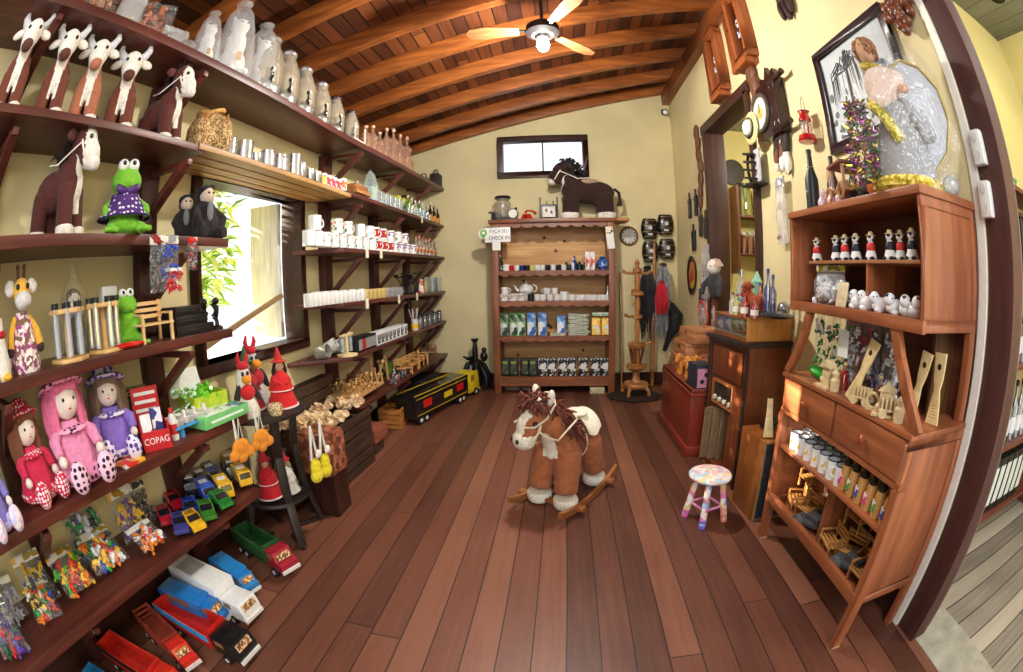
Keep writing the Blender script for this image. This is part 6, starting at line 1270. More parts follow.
inst('hanging_card', 'white hanging tag with a black and yellow top on the right cabinet post', 'tag', [pt('card', MB().box((0, 0, -.15), (.1, .006, .3)), plain((232, 232, 226), .5)), pt('top_print', MB().box((0, -.004, -.05), (.09, .003, .1)), patches([(24, 24, 24), (226, 200, 60), (230, 230, 226)], 40))], (aty(609, 240, 5.83).x, 5.835, 2.26), R(0), rot=(0, R(-6), 0))
# ------------------------------------------------------------------ clock, barrels, coat stand, tassels
inst('wall_clock', 'round wooden rimmed wall clock right of the tall cabinet', 'clock', [pt('rim', MB().torus((0, 0, 0), .125, .018, rot=(R(90), 0, 0), n=36, m=8), wood((90, 56, 22), (150, 104, 50), 'x', 6)), pt('dial', MB().cyl((0, -.004, 0), (0, .012, 0), .118, n=36), plain((222, 220, 210), .4)),
     pt('hour_mark', (lambda m_: ([m_.box((.095*math.sin(R(30*k)), -.006, .095*math.cos(R(30*k))), (.012, .003, .022), rot=(0, R(30*k), 0)) for k in range(12)], m_)[1])(MB()), plain((40, 36, 34), .4), stuff=True), pt('clock_hand', MB().bar((0, -.008, 0), (-.06, -.008, -.0), .008, .003), plain((20, 20, 20), .3)), pt('clock_hand', MB().bar((0, -.009, 0), (.04, -.009, -.07), .006, .003), plain((20, 20, 20), .3))], (1.035, YB-.02, 2.18))
brl = [pt('staves', MB().lathe([(0, -.13), (.085, -.13), (.108, -.05), (.112, 0), (.108, .05), (.085, .13), (0, .13)], n=24, M=Matrix.Diagonal((1, .55, 1, 1))), wood((16, 12, 12), (40, 30, 26), 'z', 12, .25))]
for z, r_ in ((-.105, .095), (-.045, .11), (.045, .11), (.105, .095)): brl.append(pt('hoop', MB().lathe([(r_+.002, z-.006), (r_+.002, z+.006)], n=24, M=Matrix.Diagonal((1, .56, 1, 1))), plain((104, 82, 40), .45, .2)))
brl.append(pt('emblem', MB().cyl((0, -.058, .01), (0, -.066, .01), .028, n=14), plain((216, 214, 206), .4))); brl.append(pt('paper_label', MB().box((0, -.056, -.075), (.06, .01, .022)), plain((226, 224, 216), .5)))
for i, (px, py) in enumerate([(649, 229), (665, 225), (650, 252), (666.5, 249)]):
    p = aty(px, py, 6.36); inst('barrel_plaque', 'half barrel wall plaque, '+['upper one next to the clock', 'uppermost, above the right column', 'lower one above the coat stand arm', 'lower one nearest the room corner'][i], 'barrel', brl, (p.x, YB-.062, p.z), 0, 1.12)
M_TW = wood((140, 84, 36), (204, 146, 84), 'z', 8, .35)
prof = [(0, .1), (.17, .1), (.18, .13), (.16, .155), (.07, .17), (.05, .2), (.045, .3), (.1, .33), (.14, .36), (.14, .4), (.05, .42)]
ps = [pt('turned_base', lathe(prof, 24), M_TW), pt('spindle', lathe([(.04, .42), (.05, .44), (.05, .6), (.1, .62), (.12, .66), (.12, .69), (.03, .71), (.03, .8), (.04, .9), (.028, 1.0), (.07, 1.02), (.07, 1.05), (.028, 1.07), (.04, 1.2), (.03, 1.3), (.085, 1.32), (.085, 1.36), (.03, 1.38), (.04, 1.5), (.03, 1.6), (.06, 1.62), (.06, 1.66), (.02, 1.68), (.035, 1.74), (.0, 1.8)], 20), M_TW)]
for i in range(6):
    a = R(60*i); ps.append(pt('basket_post', MB().cyl((.045*math.cos(a)*1.3, .045*math.sin(a)*1.3, .42), (.11*math.cos(a), .11*math.sin(a), .66), .012, n=8), wood((84, 44, 22), (130, 76, 42), 'z', 8)))
for i in range(4):
    a = R(45+90*i); c, s = math.cos(a), math.sin(a); ps.append(pt('leg', MB().tube([(c*.1, s*.1, .11), (c*.17, s*.17, .1), (c*.2, s*.2, .05), (c*.2, s*.2, .001)], [.03, .03, .022, .028], 8), M_TW))
for i, (a, z) in enumerate([(180, 1.6), (0, 1.6), (90, 1.34), (200, 1.04), (-30, .68)]):
    a = R(a); c, s = math.cos(a), math.sin(a); ps.append(pt('peg', MB().tube([(0, 0, z), (c*.14, s*.14, z+.0), (c*.2, s*.2, z+.03)], [.018, .016, .024], 8), M_TW))
inst('coat_stand', 'tall turned wooden coat stand with pegs right of the tall cabinet', 'coat stand', ps, (1.03, 5.72, .035), R(8))
one('root_slab', 'dark rough wooden slab under the coat stand', 'slab', MB().lathe([(0, 0), (.34, 0), (.36, .015), (.33, .03), (0, .034)], n=14, M=Matrix.Diagonal((1.1, .8, 1, 1))), plain((44, 26, 22), .7, var=.3), loc=(1.02, 5.68, 0.001))
one('leaning_plank', 'thin light wooden board leaning behind the coat stand', 'board', MB().bar((.9, 6.2, .0), (.88, 6.33, 1.65), .09, .02), M_TW, bevel=.003)
one('turned_pole', 'tall thin wooden pole leaning in the corner with strands hung on it', 'pole', MB().tube([(1.36, 6.2, .02), (1.35, 6.2, .8), (1.37, 6.22, 1.5), (1.39, 6.3, 2.1)], [.028, .035, .03, .018], 8), M_TW)
def tassel(c, seed, L=.95, n=70, w=.1):
    q = random.Random(seed); m = MB()
    for i in range(n):
        x, y = q.uniform(-w, w), q.uniform(-.05, .05); l = L*q.uniform(.7, 1.1)
        m.tube([(x*.4, y*.4, 0), (x, y, -.2*L), (x*1.1+q.uniform(-.02, .02), y, -l*.6), (x+q.uniform(-.04, .04), y, -l)], [.008, .011, .01, .004], 4)
    return m
inst('hanging_strands', 'long black strands hanging beside the coat stand', 'strands', [pt('strand_bunch', tassel((30, 30, 32), 1), plain((30, 32, 34), .6, var=.3), stuff=True), pt('binding', MB().ball((0, 0, .0), (.06, .05, .03)), plain((24, 24, 26), .5))], (1.26, 6.18, 1.72))
inst('hanging_strands', 'grey white strands hanging near the corner under the red tuft', 'strands', [pt('strand_bunch', tassel((150, 150, 150), 2, 1.0), plain((140, 140, 142), .6, var=.3), stuff=True), pt('binding', MB().ball((0, 0, .0), (.06, .05, .03)), plain((70, 50, 50), .5))], (1.47, 6.1, 1.76))
inst('red_tuft', 'bright red woollen tuft hanging over the grey strands', 'tuft', [pt('strand_bunch', tassel((200, 20, 34), 3, .42, 70, .07), plain((196, 26, 40), .7), stuff=True), pt('binding', MB().ball((0, 0, .0), (.04, .04, .03)), plain((140, 20, 30), .5))], (1.42, 5.98, 1.52))
one('black_harness', 'black leather harness hanging right of the grey strands', 'harness', MB().tube([(1.6, 6.15, 1.2), (1.63, 6.0, 1.05), (1.62, 6.0, .9), (1.56, 6.05, .75), (1.5, 6.1, .55)], [.05, .11, .09, .05, .03], 8).tube([(1.6, 6.1, 1.2), (1.45, 6.1, 1.5)], .01, 5), plain((26, 24, 26), .6))
inst('security_camera', 'small black and white security camera in the upper corner of the room', 'security camera', [pt('bracket', MB().cyl((0, .08, .0), (0, 0, -.03), .02, n=8), plain((20, 20, 22), .4)), pt('camera_body', MB().box((-.02, -.05, -.06), (.08, .16, .08), rot=(R(25), 0, R(-20))), plain((24, 24, 26), .4), bevel=.01), pt('lens_face', MB().cyl((-.03, -.13, -.1), (-.035, -.15, -.105), .03, n=16), plain((220, 220, 216), .3))], (1.66, 6.3, 4.12))
# ceiling fan
ps = [pt('down_rod', MB().cyl((0, 0, .12), (0, 0, cz(-.05)-3.5), .014), plain((26, 24, 24), .4)), pt('motor_housing', lathe([(0, .0), (.09, 0), (.13, .03), (.13, .085), (.09, .12), (0, .13)], 28), plain((34, 32, 32), .35, .5), subs=[pt('light_collar', lathe([(.05, -.03), (.06, 0)], 20), plain((40, 38, 38), .35))]),
      pt('lamp_bulb', MB().ball((0, 0, -.085), (.05, .05, .06), n=18, m=12), glow((255, 250, 240), 40))]
for i, a in enumerate([183, 46, -62]):
    ar = R(a); c, s = math.cos(ar), math.sin(ar); tx = Matrix.Rotation(ar, 4, 'Z')
    m = MB(); m.T = tx; m.prism([(.18, -.045), (.44, -.075), (.56, -.06), (.6, 0), (.56, .06), (.44, .075), (.18, .045)], .008, c=(0, 0, .05), rot=(R(10), 0, 0))
    ir = MB(); ir.T = tx; ir.bar((.1, 0, .05), (.24, .0, .055), .03, .012)
    ps.append(pt('fan_blade', m, wood((112, 66, 36), (160, 104, 62), 'x', 5, .5), subs=[pt('blade_iron', ir, plain((30, 28, 28), .4, .5))]))
inst('ceiling_fan', 'ceiling fan with light wooden blades, dark hub and one lit bulb', 'ceiling fan', ps, (-.055, 3.15, 3.5))
# ------------------------------------------------------------------ on the right wall
XW2 = XR-.001
def Wl(px, py, d=.02): return atx(px, py, XW2-d)
M_HOUSE = wood((120, 58, 26), (182, 104, 56), 'z', 5, .4)
def housebox(w=.5, h=.66):
    ps = [pt('plank_door', MB().box((-.02, w*.24, 0), (.05, w*.42, h*.9)), M_HOUSE, bevel=.004, subs=[pt('cross_mark', MB().bar((-.047, w*.18, .1), (-.047, w*.3, .1), .01, .01).bar((-.047, w*.24, .04), (-.047, w*.24, .16), .01, .01), plain((40, 20, 12), .5))]),
          pt('niche_frame', frame_x(-w*.5, .02, -h/2, h/2, .06, .1, -.05), M_HOUSE, bevel=.004), pt('niche_back', MB().box((-.006, -w*.23, 0), (.012, w*.44, h*.9)), plain((74, 40, 24), .5)),
          pt('lower_sill', MB().box((-.06, -w*.2, -h/2-.03), (.12, w*.5, .05)), M_HOUSE, bevel=.004)]
    ps.append(pt('small_figure', MB().lathe([(0, 0), (.03, 0), (.035, .06), (.02, .1), (.03, .13), (.025, .18), (0, .2)], n=12, c=(-.05, -w*.24, -.12)), patches([(226, 230, 236), (130, 160, 200), (60, 50, 50)], 40)))
    return ps
hb_ = housebox(); p1, p2 = Wl(738, 32), Wl(716, 68)
inst('wooden_niche', 'wooden shuttered niche box high on the right wall, nearer of two', 'wall box', hb_, (XW2, p1.y, p1.z-.02), 0, 1.15)
inst('wooden_niche', 'wooden shuttered niche box high on the right wall beside the roof beam, farther of two', 'wall box', hb_, (XW2, p2.y, p2.z), 0, 1.12)
M_CARV = wood((70, 38, 22), (140, 88, 56), 'z', 14, .6, bump=.6)
def carved(pts, d=.04, seed=0, m=M_CARV):
    b = MB(); q = random.Random(seed)
    for (y, z, ry, rz_) in pts: b.ball((-d*.4, y, z), (d, ry, rz_), rot=(q.uniform(-.3, .3), 0, 0), n=12, m=8)
    return b
p = Wl(757, 78); one('carved_plaque', 'carved brown wooden plaque above the big framed clock', 'carving', carved([(0, .2, .07, .1), (.02, .06, .09, .1), (-.02, -.08, .08, .12), (.0, -.22, .05, .1)]), M_CARV, loc=(XW2-.02, p.y+.06, p.z+.0))
p = Wl(700, 165); one('carved_snake', 'long wavy carved wooden piece left of the doorway', 'carving', carved([(.02, .42, .06, .1), (-.01, .27, .06, .1), (.0, .12, .06, .1), (-.04, -.03, .06, .1), (-.02, -.18, .06, .1), (.02, -.33, .05, .1), (.03, -.45, .04, .08)], .03, 2), M_CARV, loc=(XW2-.02, p.y, p.z))
p = Wl(788, 6); one('carved_hooves', 'dark carved wooden piece high on the right wall above the lantern', 'carving', carved([(0, .1, .12, .05), (.08, 0, .03, .1), (0, -.02, .03, .12), (-.06, 0, .03, .1)], .04, 3), plain((60, 36, 26), .6, var=.3), loc=(XW2-.02, p.y, p.z))
# framed pendulum clock
M_CLK = wood((30, 14, 12), (60, 32, 26), 'z', 6, .3)
ps = [pt('case', MB().box((-.05, -.05, 0), (.1, .34, .46)), M_CLK, bevel=.01), pt('rim', MB().torus((-.11, .07, .0), .15, .02, rot=(0, R(90), 0), n=32, m=8), plain((120, 110, 96), .3, .6)), pt('dial', MB().cyl((-.1, .07, 0), (-.112, .07, 0), .14, n=32), plain((224, 220, 208), .4), subs=[pt('dial_centre', MB().cyl((-.112, .07, 0), (-.1135, .07, 0), .05, n=20), plain((206, 180, 90), .4))]),
      pt('clock_hand', MB().bar((-.115, .07, 0), (-.115, .07, .08), .006, .004), plain((20, 20, 20), .3))]
for y in (-.13, -.2): ps.append(pt('turned_column', lathe([(.018, -.2), (.025, -.15), (.014, -.1), (.022, 0), (.014, .1), (.025, .15), (.018, .2)], 12, c=(-.08, y, 0)), M_CLK))
for z in (.2, -.2): ps.append(pt('finial', MB().tube([(-.08, -.1, z), (-.08, -.3, z), (-.08, -.36, z+.01)], [.03, .018, .026], 8), M_CLK))
ps.append(pt('crest', MB().prism([(-.17, 0), (-.12, .1), (-.05, .06), (0, .16), (.05, .06), (.12, .1), (.17, 0)], .04, c=(-.03, -.03, .23), rot=(R(90), 0, R(90))), M_CLK))
p = Wl(768, 112, .06); inst('pendulum_clock', 'dark wooden wall clock with turned columns and round white dial', 'clock', ps, (XW2, p.y-.02, p.z), 0, 1.0)
# straw hat, iron wheel shelf, hide, lantern
p = Wl(749, 128, .15); inst('straw_hat', 'white and yellow straw hat hanging by the doorway corner', 'hat', [pt('brim', MB().ball((0, 0, 0), (.03, .16, .17), n=18, m=8), plain((226, 218, 150), .7)), pt('crown', MB().ball((-.04, 0, .0), (.05, .07, .085)), plain((236, 234, 226), .7)), pt('band', MB().torus((-.03, 0, 0), .1, .01, rot=(0, R(90), 0), n=20, m=5), plain((26, 24, 28), .5))], (XW2-.13, p.y, p.z), 0, .85)
p = Wl(750, 168, .1); w_ = [pt('wheel_rim', MB().torus((0, .05, 0), .13, .014, rot=(R(90), 0, R(50)), n=26, m=6), plain((18, 18, 20), .4)), pt('small_shelf', MB().box((-.03, -.06, -.16), (.14, .22, .02)), plain((18, 18, 20), .4)), pt('glass_front', MB().box((-.02, -.12, .0), (.01, .1, .28)), plain((200, 200, 206), .2))]
for k in range(4): w_.append(pt('shelf_bar', MB().box((-.04, -.04, -.1+.07*k), (.1, .14, .02), rot=(R(14), 0, 0)), plain((22, 20, 22), .4)))
inst('wheel_wall_rack', 'black iron wall rack with a small cart wheel in the doorway corner', 'wall rack', w_, (XW2-.06, p.y, p.z))
p = Wl(782, 150); one('spotted_hide', 'black, white and brown spotted leather ornament under the clock', 'hide', carved([(0, .12, .1, .1), (.07, -.03, .035, .13), (-.02, -.06, .04, .12), (-.09, .0, .04, .14), (-.1, -.14, .03, .08)], .03, 5), patches([(236, 232, 226), (40, 26, 22), (120, 70, 44), (240, 236, 230)], 9, .7), loc=(XW2-.02, p.y, p.z))
M_RL = plain((176, 20, 24), .25, coat=.6)
ps = [pt('fuel_tank', lathe([(0, 0), (.062, 0), (.068, .015), (.06, .045), (.03, .055), (0, .056)], 22), M_RL), pt('glass_chimney', lathe([(.03, .06), (.042, .09), (.038, .13), (.026, .155)], 18), glass((235, 235, 230), .25)), pt('burner_hood', lathe([(.045, .15), (.045, .165), (.036, .18), (.036, .215), (.045, .222), (0, .235)], 20), M_RL), pt('wire_handle', MB().tube([(0, .05, .2), (0, .055, .26), (0, .03, .32), (0, 0, .335), (0, -.03, .32), (0, -.055, .26), (0, -.05, .2)], .0025, 5), plain((120, 100, 90), .4, .6))]
for s in (1, -1): ps.append(pt('side_tube', MB().tube([(0, s*.055, .03), (0, s*.062, .1), (0, s*.058, .17), (0, s*.04, .19)], .008, 7), M_RL))
p = Wl(807, 138, .08); inst('red_lantern', 'red kerosene lantern with wire handle hanging on the right wall', 'lantern', ps, (XW2-.075, p.y, p.z-.03), R(-20), 1.0)
# palm painting
YA, YC, ZA, ZC = 1.47, 2.36, 2.38, 3.09
M_SKY = plain((196, 204, 208), .5, var=.1, scale=3)
ps = [pt('picture_frame', frame_x(YA, YC, ZA, ZC, .06, .035, XW2-.018), plain((44, 28, 34), .35), bevel=.004), pt('canvas', MB().box((XW2-.006, (YA+YC)/2, (ZA+ZC)/2), (.008, YC-YA-.08, ZC-ZA-.08)), M_SKY)]
def palm(y, z0, z1, s, seed):
    q = random.Random(seed); b = MB(); x = XW2-.012
    b.tube([(x, y, z0), (x, y+.01, (z0+z1)/2), (x, y, z1)], [.01*s, .008*s, .006*s], 5)
    for k in range(26):
        a = q.uniform(-.3, math.pi+.3); r = s*q.uniform(.08, .15)
        b.tube([(x, y, z1), (x, y+r*.6*math.cos(a), z1+r*.55*math.sin(a)+.02), (x, y+r*math.cos(a), z1+r*.45*math.sin(a)-.01), (x, y+r*1.1*math.cos(a), z1+.2*r*math.sin(a)-.1*s-q.uniform(0, .06))], [.003, .004, .003, .001], 4)
    return b
ps += [pt('painted_palm', palm(2.02, 2.5, 2.86, 1.4, 1), plain((66, 72, 76), .7)), pt('painted_palm', palm(1.68, 2.5, 2.72, 1.0, 2), plain((84, 90, 92), .7))]
b = MB(); q = random.Random(9)
for k in range(70): y, z = q.uniform(YA+.08, YC-.08), q.uniform(2.44, 2.62+.15*(q.random() > .6)); b.ball((XW2-.011, y, z), (.002, q.uniform(.01, .03), q.uniform(.01, .035)), n=6, m=4)
ps.append(pt('painted_shrubs', b, plain((104, 112, 112), .7), stuff=True))
inst('palm_painting', 'dark framed grey painting of palm trees on the right wall behind the angel', 'painting', ps)
# nut wreath, sockets
b = MB(); q = random.Random(12)
for k in range(34): a = q.uniform(0, 6.28); r = q.uniform(0, .13); b.ball((-.03+q.uniform(-.02, .02), r*math.cos(a), 1.15*r*math.sin(a)), (.028, .036, .032), rot=(q.uniform(0, 3), 0, 0), n=8, m=6)
p = Wl(905, 14); one('nut_wreath', 'round cluster of brown nut shells high beside the post', 'wreath', b, plain((112, 62, 40), .35, var=.3), loc=(XW2-.02, p.y+.01, p.z+.02))
for i, (px, py) in enumerate([(979, 147), (987, 199)]):
    p = Wl(px, py, .03); s_ = [pt('socket_cover', MB().box((0, 0, 0), (.045, .075, .15)), plain((232, 232, 226), .35), bevel=.012)]
    for z in (.04, -.035): s_.append(pt('outlet', MB().cyl((-.0225, 0, z), (-.026, 0, z), .02, n=16), plain((214, 214, 208), .35)))
    inst('power_socket', ['upper white power socket box on the post', 'lower white power socket box on the post'][i], 'power socket', s_, (XW2-.023, p.y+.01, p.z))
# holsters, mobile phones shaped pouches left of the doorway
for i, (px, py, c, n_) in enumerate([(689, 207, (30, 26, 26), 'black leather knife sheath farthest from the doorway, upper row'), (695, 204, (24, 22, 24), 'black leather knife sheath, second in the upper row'), (707, 185, (20, 20, 30), 'small black case hung on the doorway frame'), (700, 224, (34, 34, 36), 'black leather sheath nearer the doorway, second row'), (705, 226, (28, 28, 30), 'black leather sheath touching the doorway frame'), (693, 239, (26, 24, 24), 'wide black leather pouch above the oval platter')]):
    p = Wl(px, py, .03); k = 1.4 if i == 5 else 1
    inst('leather_sheath', n_, 'sheath', [pt('sheath_body', MB().box((0, 0, -.02), (.035, .075*k, .26), top=(1, 1.2)), plain(c, .35, var=.25), bevel=.012), pt('handle', MB().cyl((0, 0, .11), (0, 0, .19), .014), plain((60, 36, 24), .4)), pt('belt_loop', MB().box((-.02, 0, .06), (.006, .05*k, .04)), plain(c, .4))], (XW2-.02, p.y, p.z), 0)
p = Wl(692, 275, .02); inst('oval_platter', 'dark rimmed oval platter with orange centre on the right wall', 'platter', [pt('rim', MB().lathe([(0, 0), (.2, 0), (.235, -.02), (.24, -.03), (.19, -.015), (0, -.012)], n=32, M=Matrix.Rotation(R(90), 4, 'Y') @ Matrix.Diagonal((1.05, .78, 1, 1))), plain((40, 28, 24), .3)), pt('painted_centre', MB().lathe([(0, -.018), (.165, -.018), (.165, -.013)], n=32, M=Matrix.Rotation(R(90), 4, 'Y') @ Matrix.Diagonal((1.05, .75, 1, 1))), patches([(226, 170, 40), (206, 120, 30), (180, 60, 30), (236, 190, 60)], 7, .3))], (XW2-.004, p.y, p.z), 0)
p = Wl(707, 272, .05); inst('silver_bag', 'crinkled grey plastic bag hanging between the platter and the doorway', 'bag', bag(.3, .62, .1, None, 'toys', [(90, 70, 60), (70, 60, 60)], 50, 8, alpha=.3), (XW2-.07, p.y, p.z-.31), R(180))
p = Wl(718, 275, .1)
rb = [pt('body', fuse(MB().ball((0, 0, -.12), (.09, .1, .16)).tube([(0, .06, -.02), (-.08, .12, -.12), (-.12, .1, -.22)], [.035, .035, .03], 8).tube([(0, -.06, -.02), (-.08, -.14, -.14), (-.1, -.18, -.24)], [.035, .035, .03], 8), 'body', plush((52, 50, 54)), .01, 2), None), pt('head', MB().ball((-.02, 0, .09), (.085, .08, .09), n=18, m=12), plush((232, 226, 214)), subs=eyes((-.098, .03, .1), (-.098, -.03, .1), .008)+[pt('mouth', MB().ball((-.103, 0, .06), (.003, .012, .003), n=8, m=4), plain((190, 60, 60), .5)), pt('bonnet', MB().lathe([(.085, 0), (.1, .0), (.085, .03), (.05, .08), (0, .09)], n=20, c=(.0, 0, .1)), plush((190, 160, 140)))])]
inst('hanging_doll', 'pale faced cloth doll in dark clothes at the doorway foot', 'doll', rb, (XW2-.13, p.y, p.z-.0), R(20), .9)
# hanging pieces around the hutch
p = Wl(784, 245, .05); inst('silver_holster', 'pink and silver shiny bag hanging between doorway and hutch', 'bag', bag(.16, .5, .07, (230, 226, 236), 'toys', [(150, 100, 90), (200, 160, 150)], 51, 8, alpha=.3), (XW2-.06, p.y, 1.86), R(180))
p = Wl(791, 205, .02); one('leaning_ruler', 'flat light wooden strip leaning on the wall at the hutch end', 'strip', MB().box((0, 0, .15), (.014, .07, .3)), M_LW, loc=(XW2-.09, 2.32-.0, 1.966), bevel=.002)
# ------------------------------------------------------------------ on top of the hutch
HT = 1.9665
def H(px, py, x=1.5): p = atx(px, py, x); return Vector((x, p.y, HT))
for i, (px, h, c) in enumerate([(811, .42, (16, 20, 24)), (831, .42, (60, 36, 28))]):
    inst('wine_bottle', ['black cloth wrapped bottle at the far end of the hutch top', 'brown leather wrapped bottle second on the hutch top'][i], 'bottle', [pt('bottle_body', lathe([(0, 0), (.045, 0), (.047, .22), (.02, .3), (.016, .4), (.02, .4), (.018, .42), (0, .42)], 18), plain(c, .4, var=.3)), pt('band', MB().torus((0, 0, .3), .022, .004, n=16, m=5), plain((150, 110, 70), .4)), pt('button', MB().ball((-.045, 0, .14), .008, n=8, m=6), plain((200, 190, 170), .3))], ([1.44, 1.6][i], min(2.2, atx(px, 185, [1.44, 1.6][i]).y), HT), 0, [.88, .84][i])
one('pale_strap', 'pale cloth strap between the two wrapped bottles', 'strap', MB().tube([(1.62, 2.02, HT+.002), (1.6, 2.0, HT+.2), (1.62, 1.98, HT+.36)], [.02, .02, .012], 6), plain((220, 220, 224), .6))
ps = [pt('cart_base', MB().box((0, 0, .05), (.14, .2, .02)), wood((150, 90, 50), (206, 146, 96), 'y', 6), bevel=.003), pt('cart_roof', MB().box((0, 0, .16), (.16, .18, .014), rot=(0, R(5), 0)), wood((110, 60, 36), (160, 100, 66), 'y', 6), bevel=.003)]
for x in (-.06, .06):
    for y in (-.075, .075): ps.append(pt('post', MB().box((x, y, .105), (.012, .012, .1)), plain((206, 160, 140), .5)))
for y in (-.08, .08): ps.append(pt('cart_wheel', MB().torus((-.08, y, .04), .032, .007, rot=(0, R(90), 0), n=18, m=6), plain((190, 140, 90), .5)))
p = H(853, 190, 1.42); inst('toy_cart', 'small wooden roofed toy cart on the hutch top', 'toy cart', ps, (1.4, p.y, HT), R(-15), 1.1)
for i, px in enumerate([824, 834, 842]): p = H(px, 195, 1.37); one('white_figurine', ['white and pink figurine nearest the wrapped bottles', 'white and pink figurine in the middle of three', 'white and pink figurine beside the toy cart'][i], 'figurine', lathe([(0, 0), (.025, 0), (.03, .03), (.015, .06), (.02, .08), (0, .1)], 12), patches([(240, 232, 236), (226, 170, 190), (244, 240, 244)], 50, .4), loc=(1.36, p.y, HT))
for i, (px, c) in enumerate([(858, (24, 24, 30)), (868, (28, 26, 28)), (876, (226, 120, 60))]): p = H(px, 188, 1.38); one('small_toy_car', ['black toy car beside the toy cart', 'dark toy wagon farther along the hutch top', 'orange wooden toy wagon by the angel'][i], 'toy car', MB().box((0, 0, .035), (.09, .12, .03)).box((0, 0, .06), (.06, .07, .03)).cyl((-.05, .035, .018), (.05, .035, .018), .018, n=12).cyl((-.05, -.035, .018), (.05, -.035, .018), .018, n=12), plain(c, .35), bevel=.003, loc=(1.39, p.y-.02, HT), rz=R(20*i))
one('dark_red_ornament', 'dark red leaf shaped ornament standing beside the angel', 'ornament', MB().ball((0, 0, .16), (.03, .06, .16), n=14, m=10), plain((110, 20, 26), .4), loc=(1.56, 1.76, HT))
# angel
def angel():
    q = random.Random(6); ps = []
    ps.append(pt('gown', fuse(MB().lathe([(0, 0), (.17, 0), (.15, .15), (.1, .32), (.07, .42), (0, .45)], n=22, c=(0, .0, 0)).tube([(0, .02, .4), (.08, .12, .3), (.12, .16, .22)], [.06, .055, .04], 8), 'gown', plush((164, 164, 166), .06), .014, 3), None))
    ps.append(pt('shawl', fuse(MB().ball((.01, -.03, .5), (.08, .11, .1)).tube([(.03, .06, .53), (.08, .0, .45), (.09, -.08, .4), (.06, -.12, .36)], [.05, .055, .05, .03], 8), 'shawl', plush((232, 206, 190), .05), .011, 3), None))
    ps.append(pt('collar', MB().torus((0, -.07, .6), .045, .018, rot=(R(-10), R(15), 0), n=20, m=6), plain((206, 180, 50), .35, .4)))
    hd = []
    cu = MB()
    for k in range(170):
        a = q.uniform(0, 6.28); e = q.uniform(-.5, 1.5); d = Vector((math.cos(a)*math.cos(e), math.sin(a)*math.cos(e), math.sin(e)))
        if d.x > .35 and d.z < .5 and d.y < .1: continue
        cu.ball(Vector((-.005, -.075, .69))+d*.062, q.uniform(.009, .014), n=6, m=5)
    hd.append(pt('hair', cu, plain((150, 96, 50), .5, var=.3, scale=80)))
    hd += eyes((.052, -.092, .7), (.055, -.058, .7), .005)
    ps.append(pt('head', MB().ball((0, -.075, .69), (.058, .052, .066), n=18, m=12), plush((214, 166, 130), .04), subs=hd))
    wing = [(0.02, .0), (.1, .02), (.2, .12), (.25, .27), (.235, .42), (.16, .53), (.06, .57), (-.02, .52), (-.05, .4), (-.04, .2)]
    ps.append(pt('wing', MB().prism(wing, .022, c=(-.07, .04, .09), rot=(R(90), 0, R(90))), plain((196, 198, 204), .7, var=.04), bevel=.006, subs=[pt('gold_trim', MB().tube([(-.055, .04+a, .09+b) for a, b in wing[1:8]], .009, 6), plain((206, 176, 90), .3, .5)), pt('sticker', MB().box((-.056, .17, .53), (.003, .05, .022), rot=(R(-15), 0, 0)), plain((236, 232, 240), .4))]))
    tn = MB(); tg = MB(); tp_ = MB()
    for k in range(460):
        a = q.uniform(0, 6.28); t = q.random(); r = .085*(1-.6*t); c = Vector((.08+r*math.cos(a)*.7, -.2+r*math.sin(a), .03+.38*t)); d = Vector((q.uniform(-.03, .03), q.uniform(-.03, .03), q.uniform(-.02, .02)))
        [tn, tg, tp_][k % 3].tube([c, c+d], .0042, 4)
    ps += [pt('tinsel', tn, plain((20, 90, 50), .3, .4), stuff=True), pt('tinsel', tg, plain((200, 170, 60), .25, .7), stuff=True), pt('tinsel', tp_, plain((150, 60, 140), .25, .5), stuff=True)]
    ps.append(pt('gold_braid', MB().torus((.02, 0, .03), .155, .03, n=40, m=8), patches([(206, 180, 60), (170, 140, 30), (236, 216, 120)], 70, .35)))
    ps.append(pt('braid_sash', MB().tube([(.1, -.12, .38), (.13, -.05, .3), (.14, .0, .2)], .028, 8), patches([(206, 190, 60), (150, 140, 30), (236, 220, 120)], 70, .35)))
    ps.append(pt('hand', MB().ball((.14, .07, .43), (.02, .03, .022)), plush((214, 166, 130))))
    ps.append(pt('glass_ball', MB().ball((.05, .22, .045), .045, n=18, m=12), glass((220, 224, 226), .3)))
    q2 = random.Random(5); vs = []; N, K = 26, 12
    for k in range(K+1):
        t = k/K; rr = .26*math.sin(math.pi*(.25+.62*t))**.8+.02
        for i in range(N): a = 2*math.pi*i/N; r = rr*(1+q2.uniform(-.06, .06)); vs.append((r*math.cos(a)*.75-.0, r*math.sin(a)*1.02+.03, .002+.72*t))
    fs = [(k*N+i, k*N+(i+1) % N, (k+1)*N+(i+1) % N, (k+1)*N+i) for k in range(K) for i in range(N)]
    ps.append(pt('cellophane_wrap', MB().add(vs, fs), film((236, 238, 240), .02, 14), sharp=15)); return ps
inst('wrapped_angel', 'large angel doll with heart shaped wing and curly hair wrapped in cellophane', 'angel doll', angel(), (1.48, 1.40, HT), R(-138), 1.0)
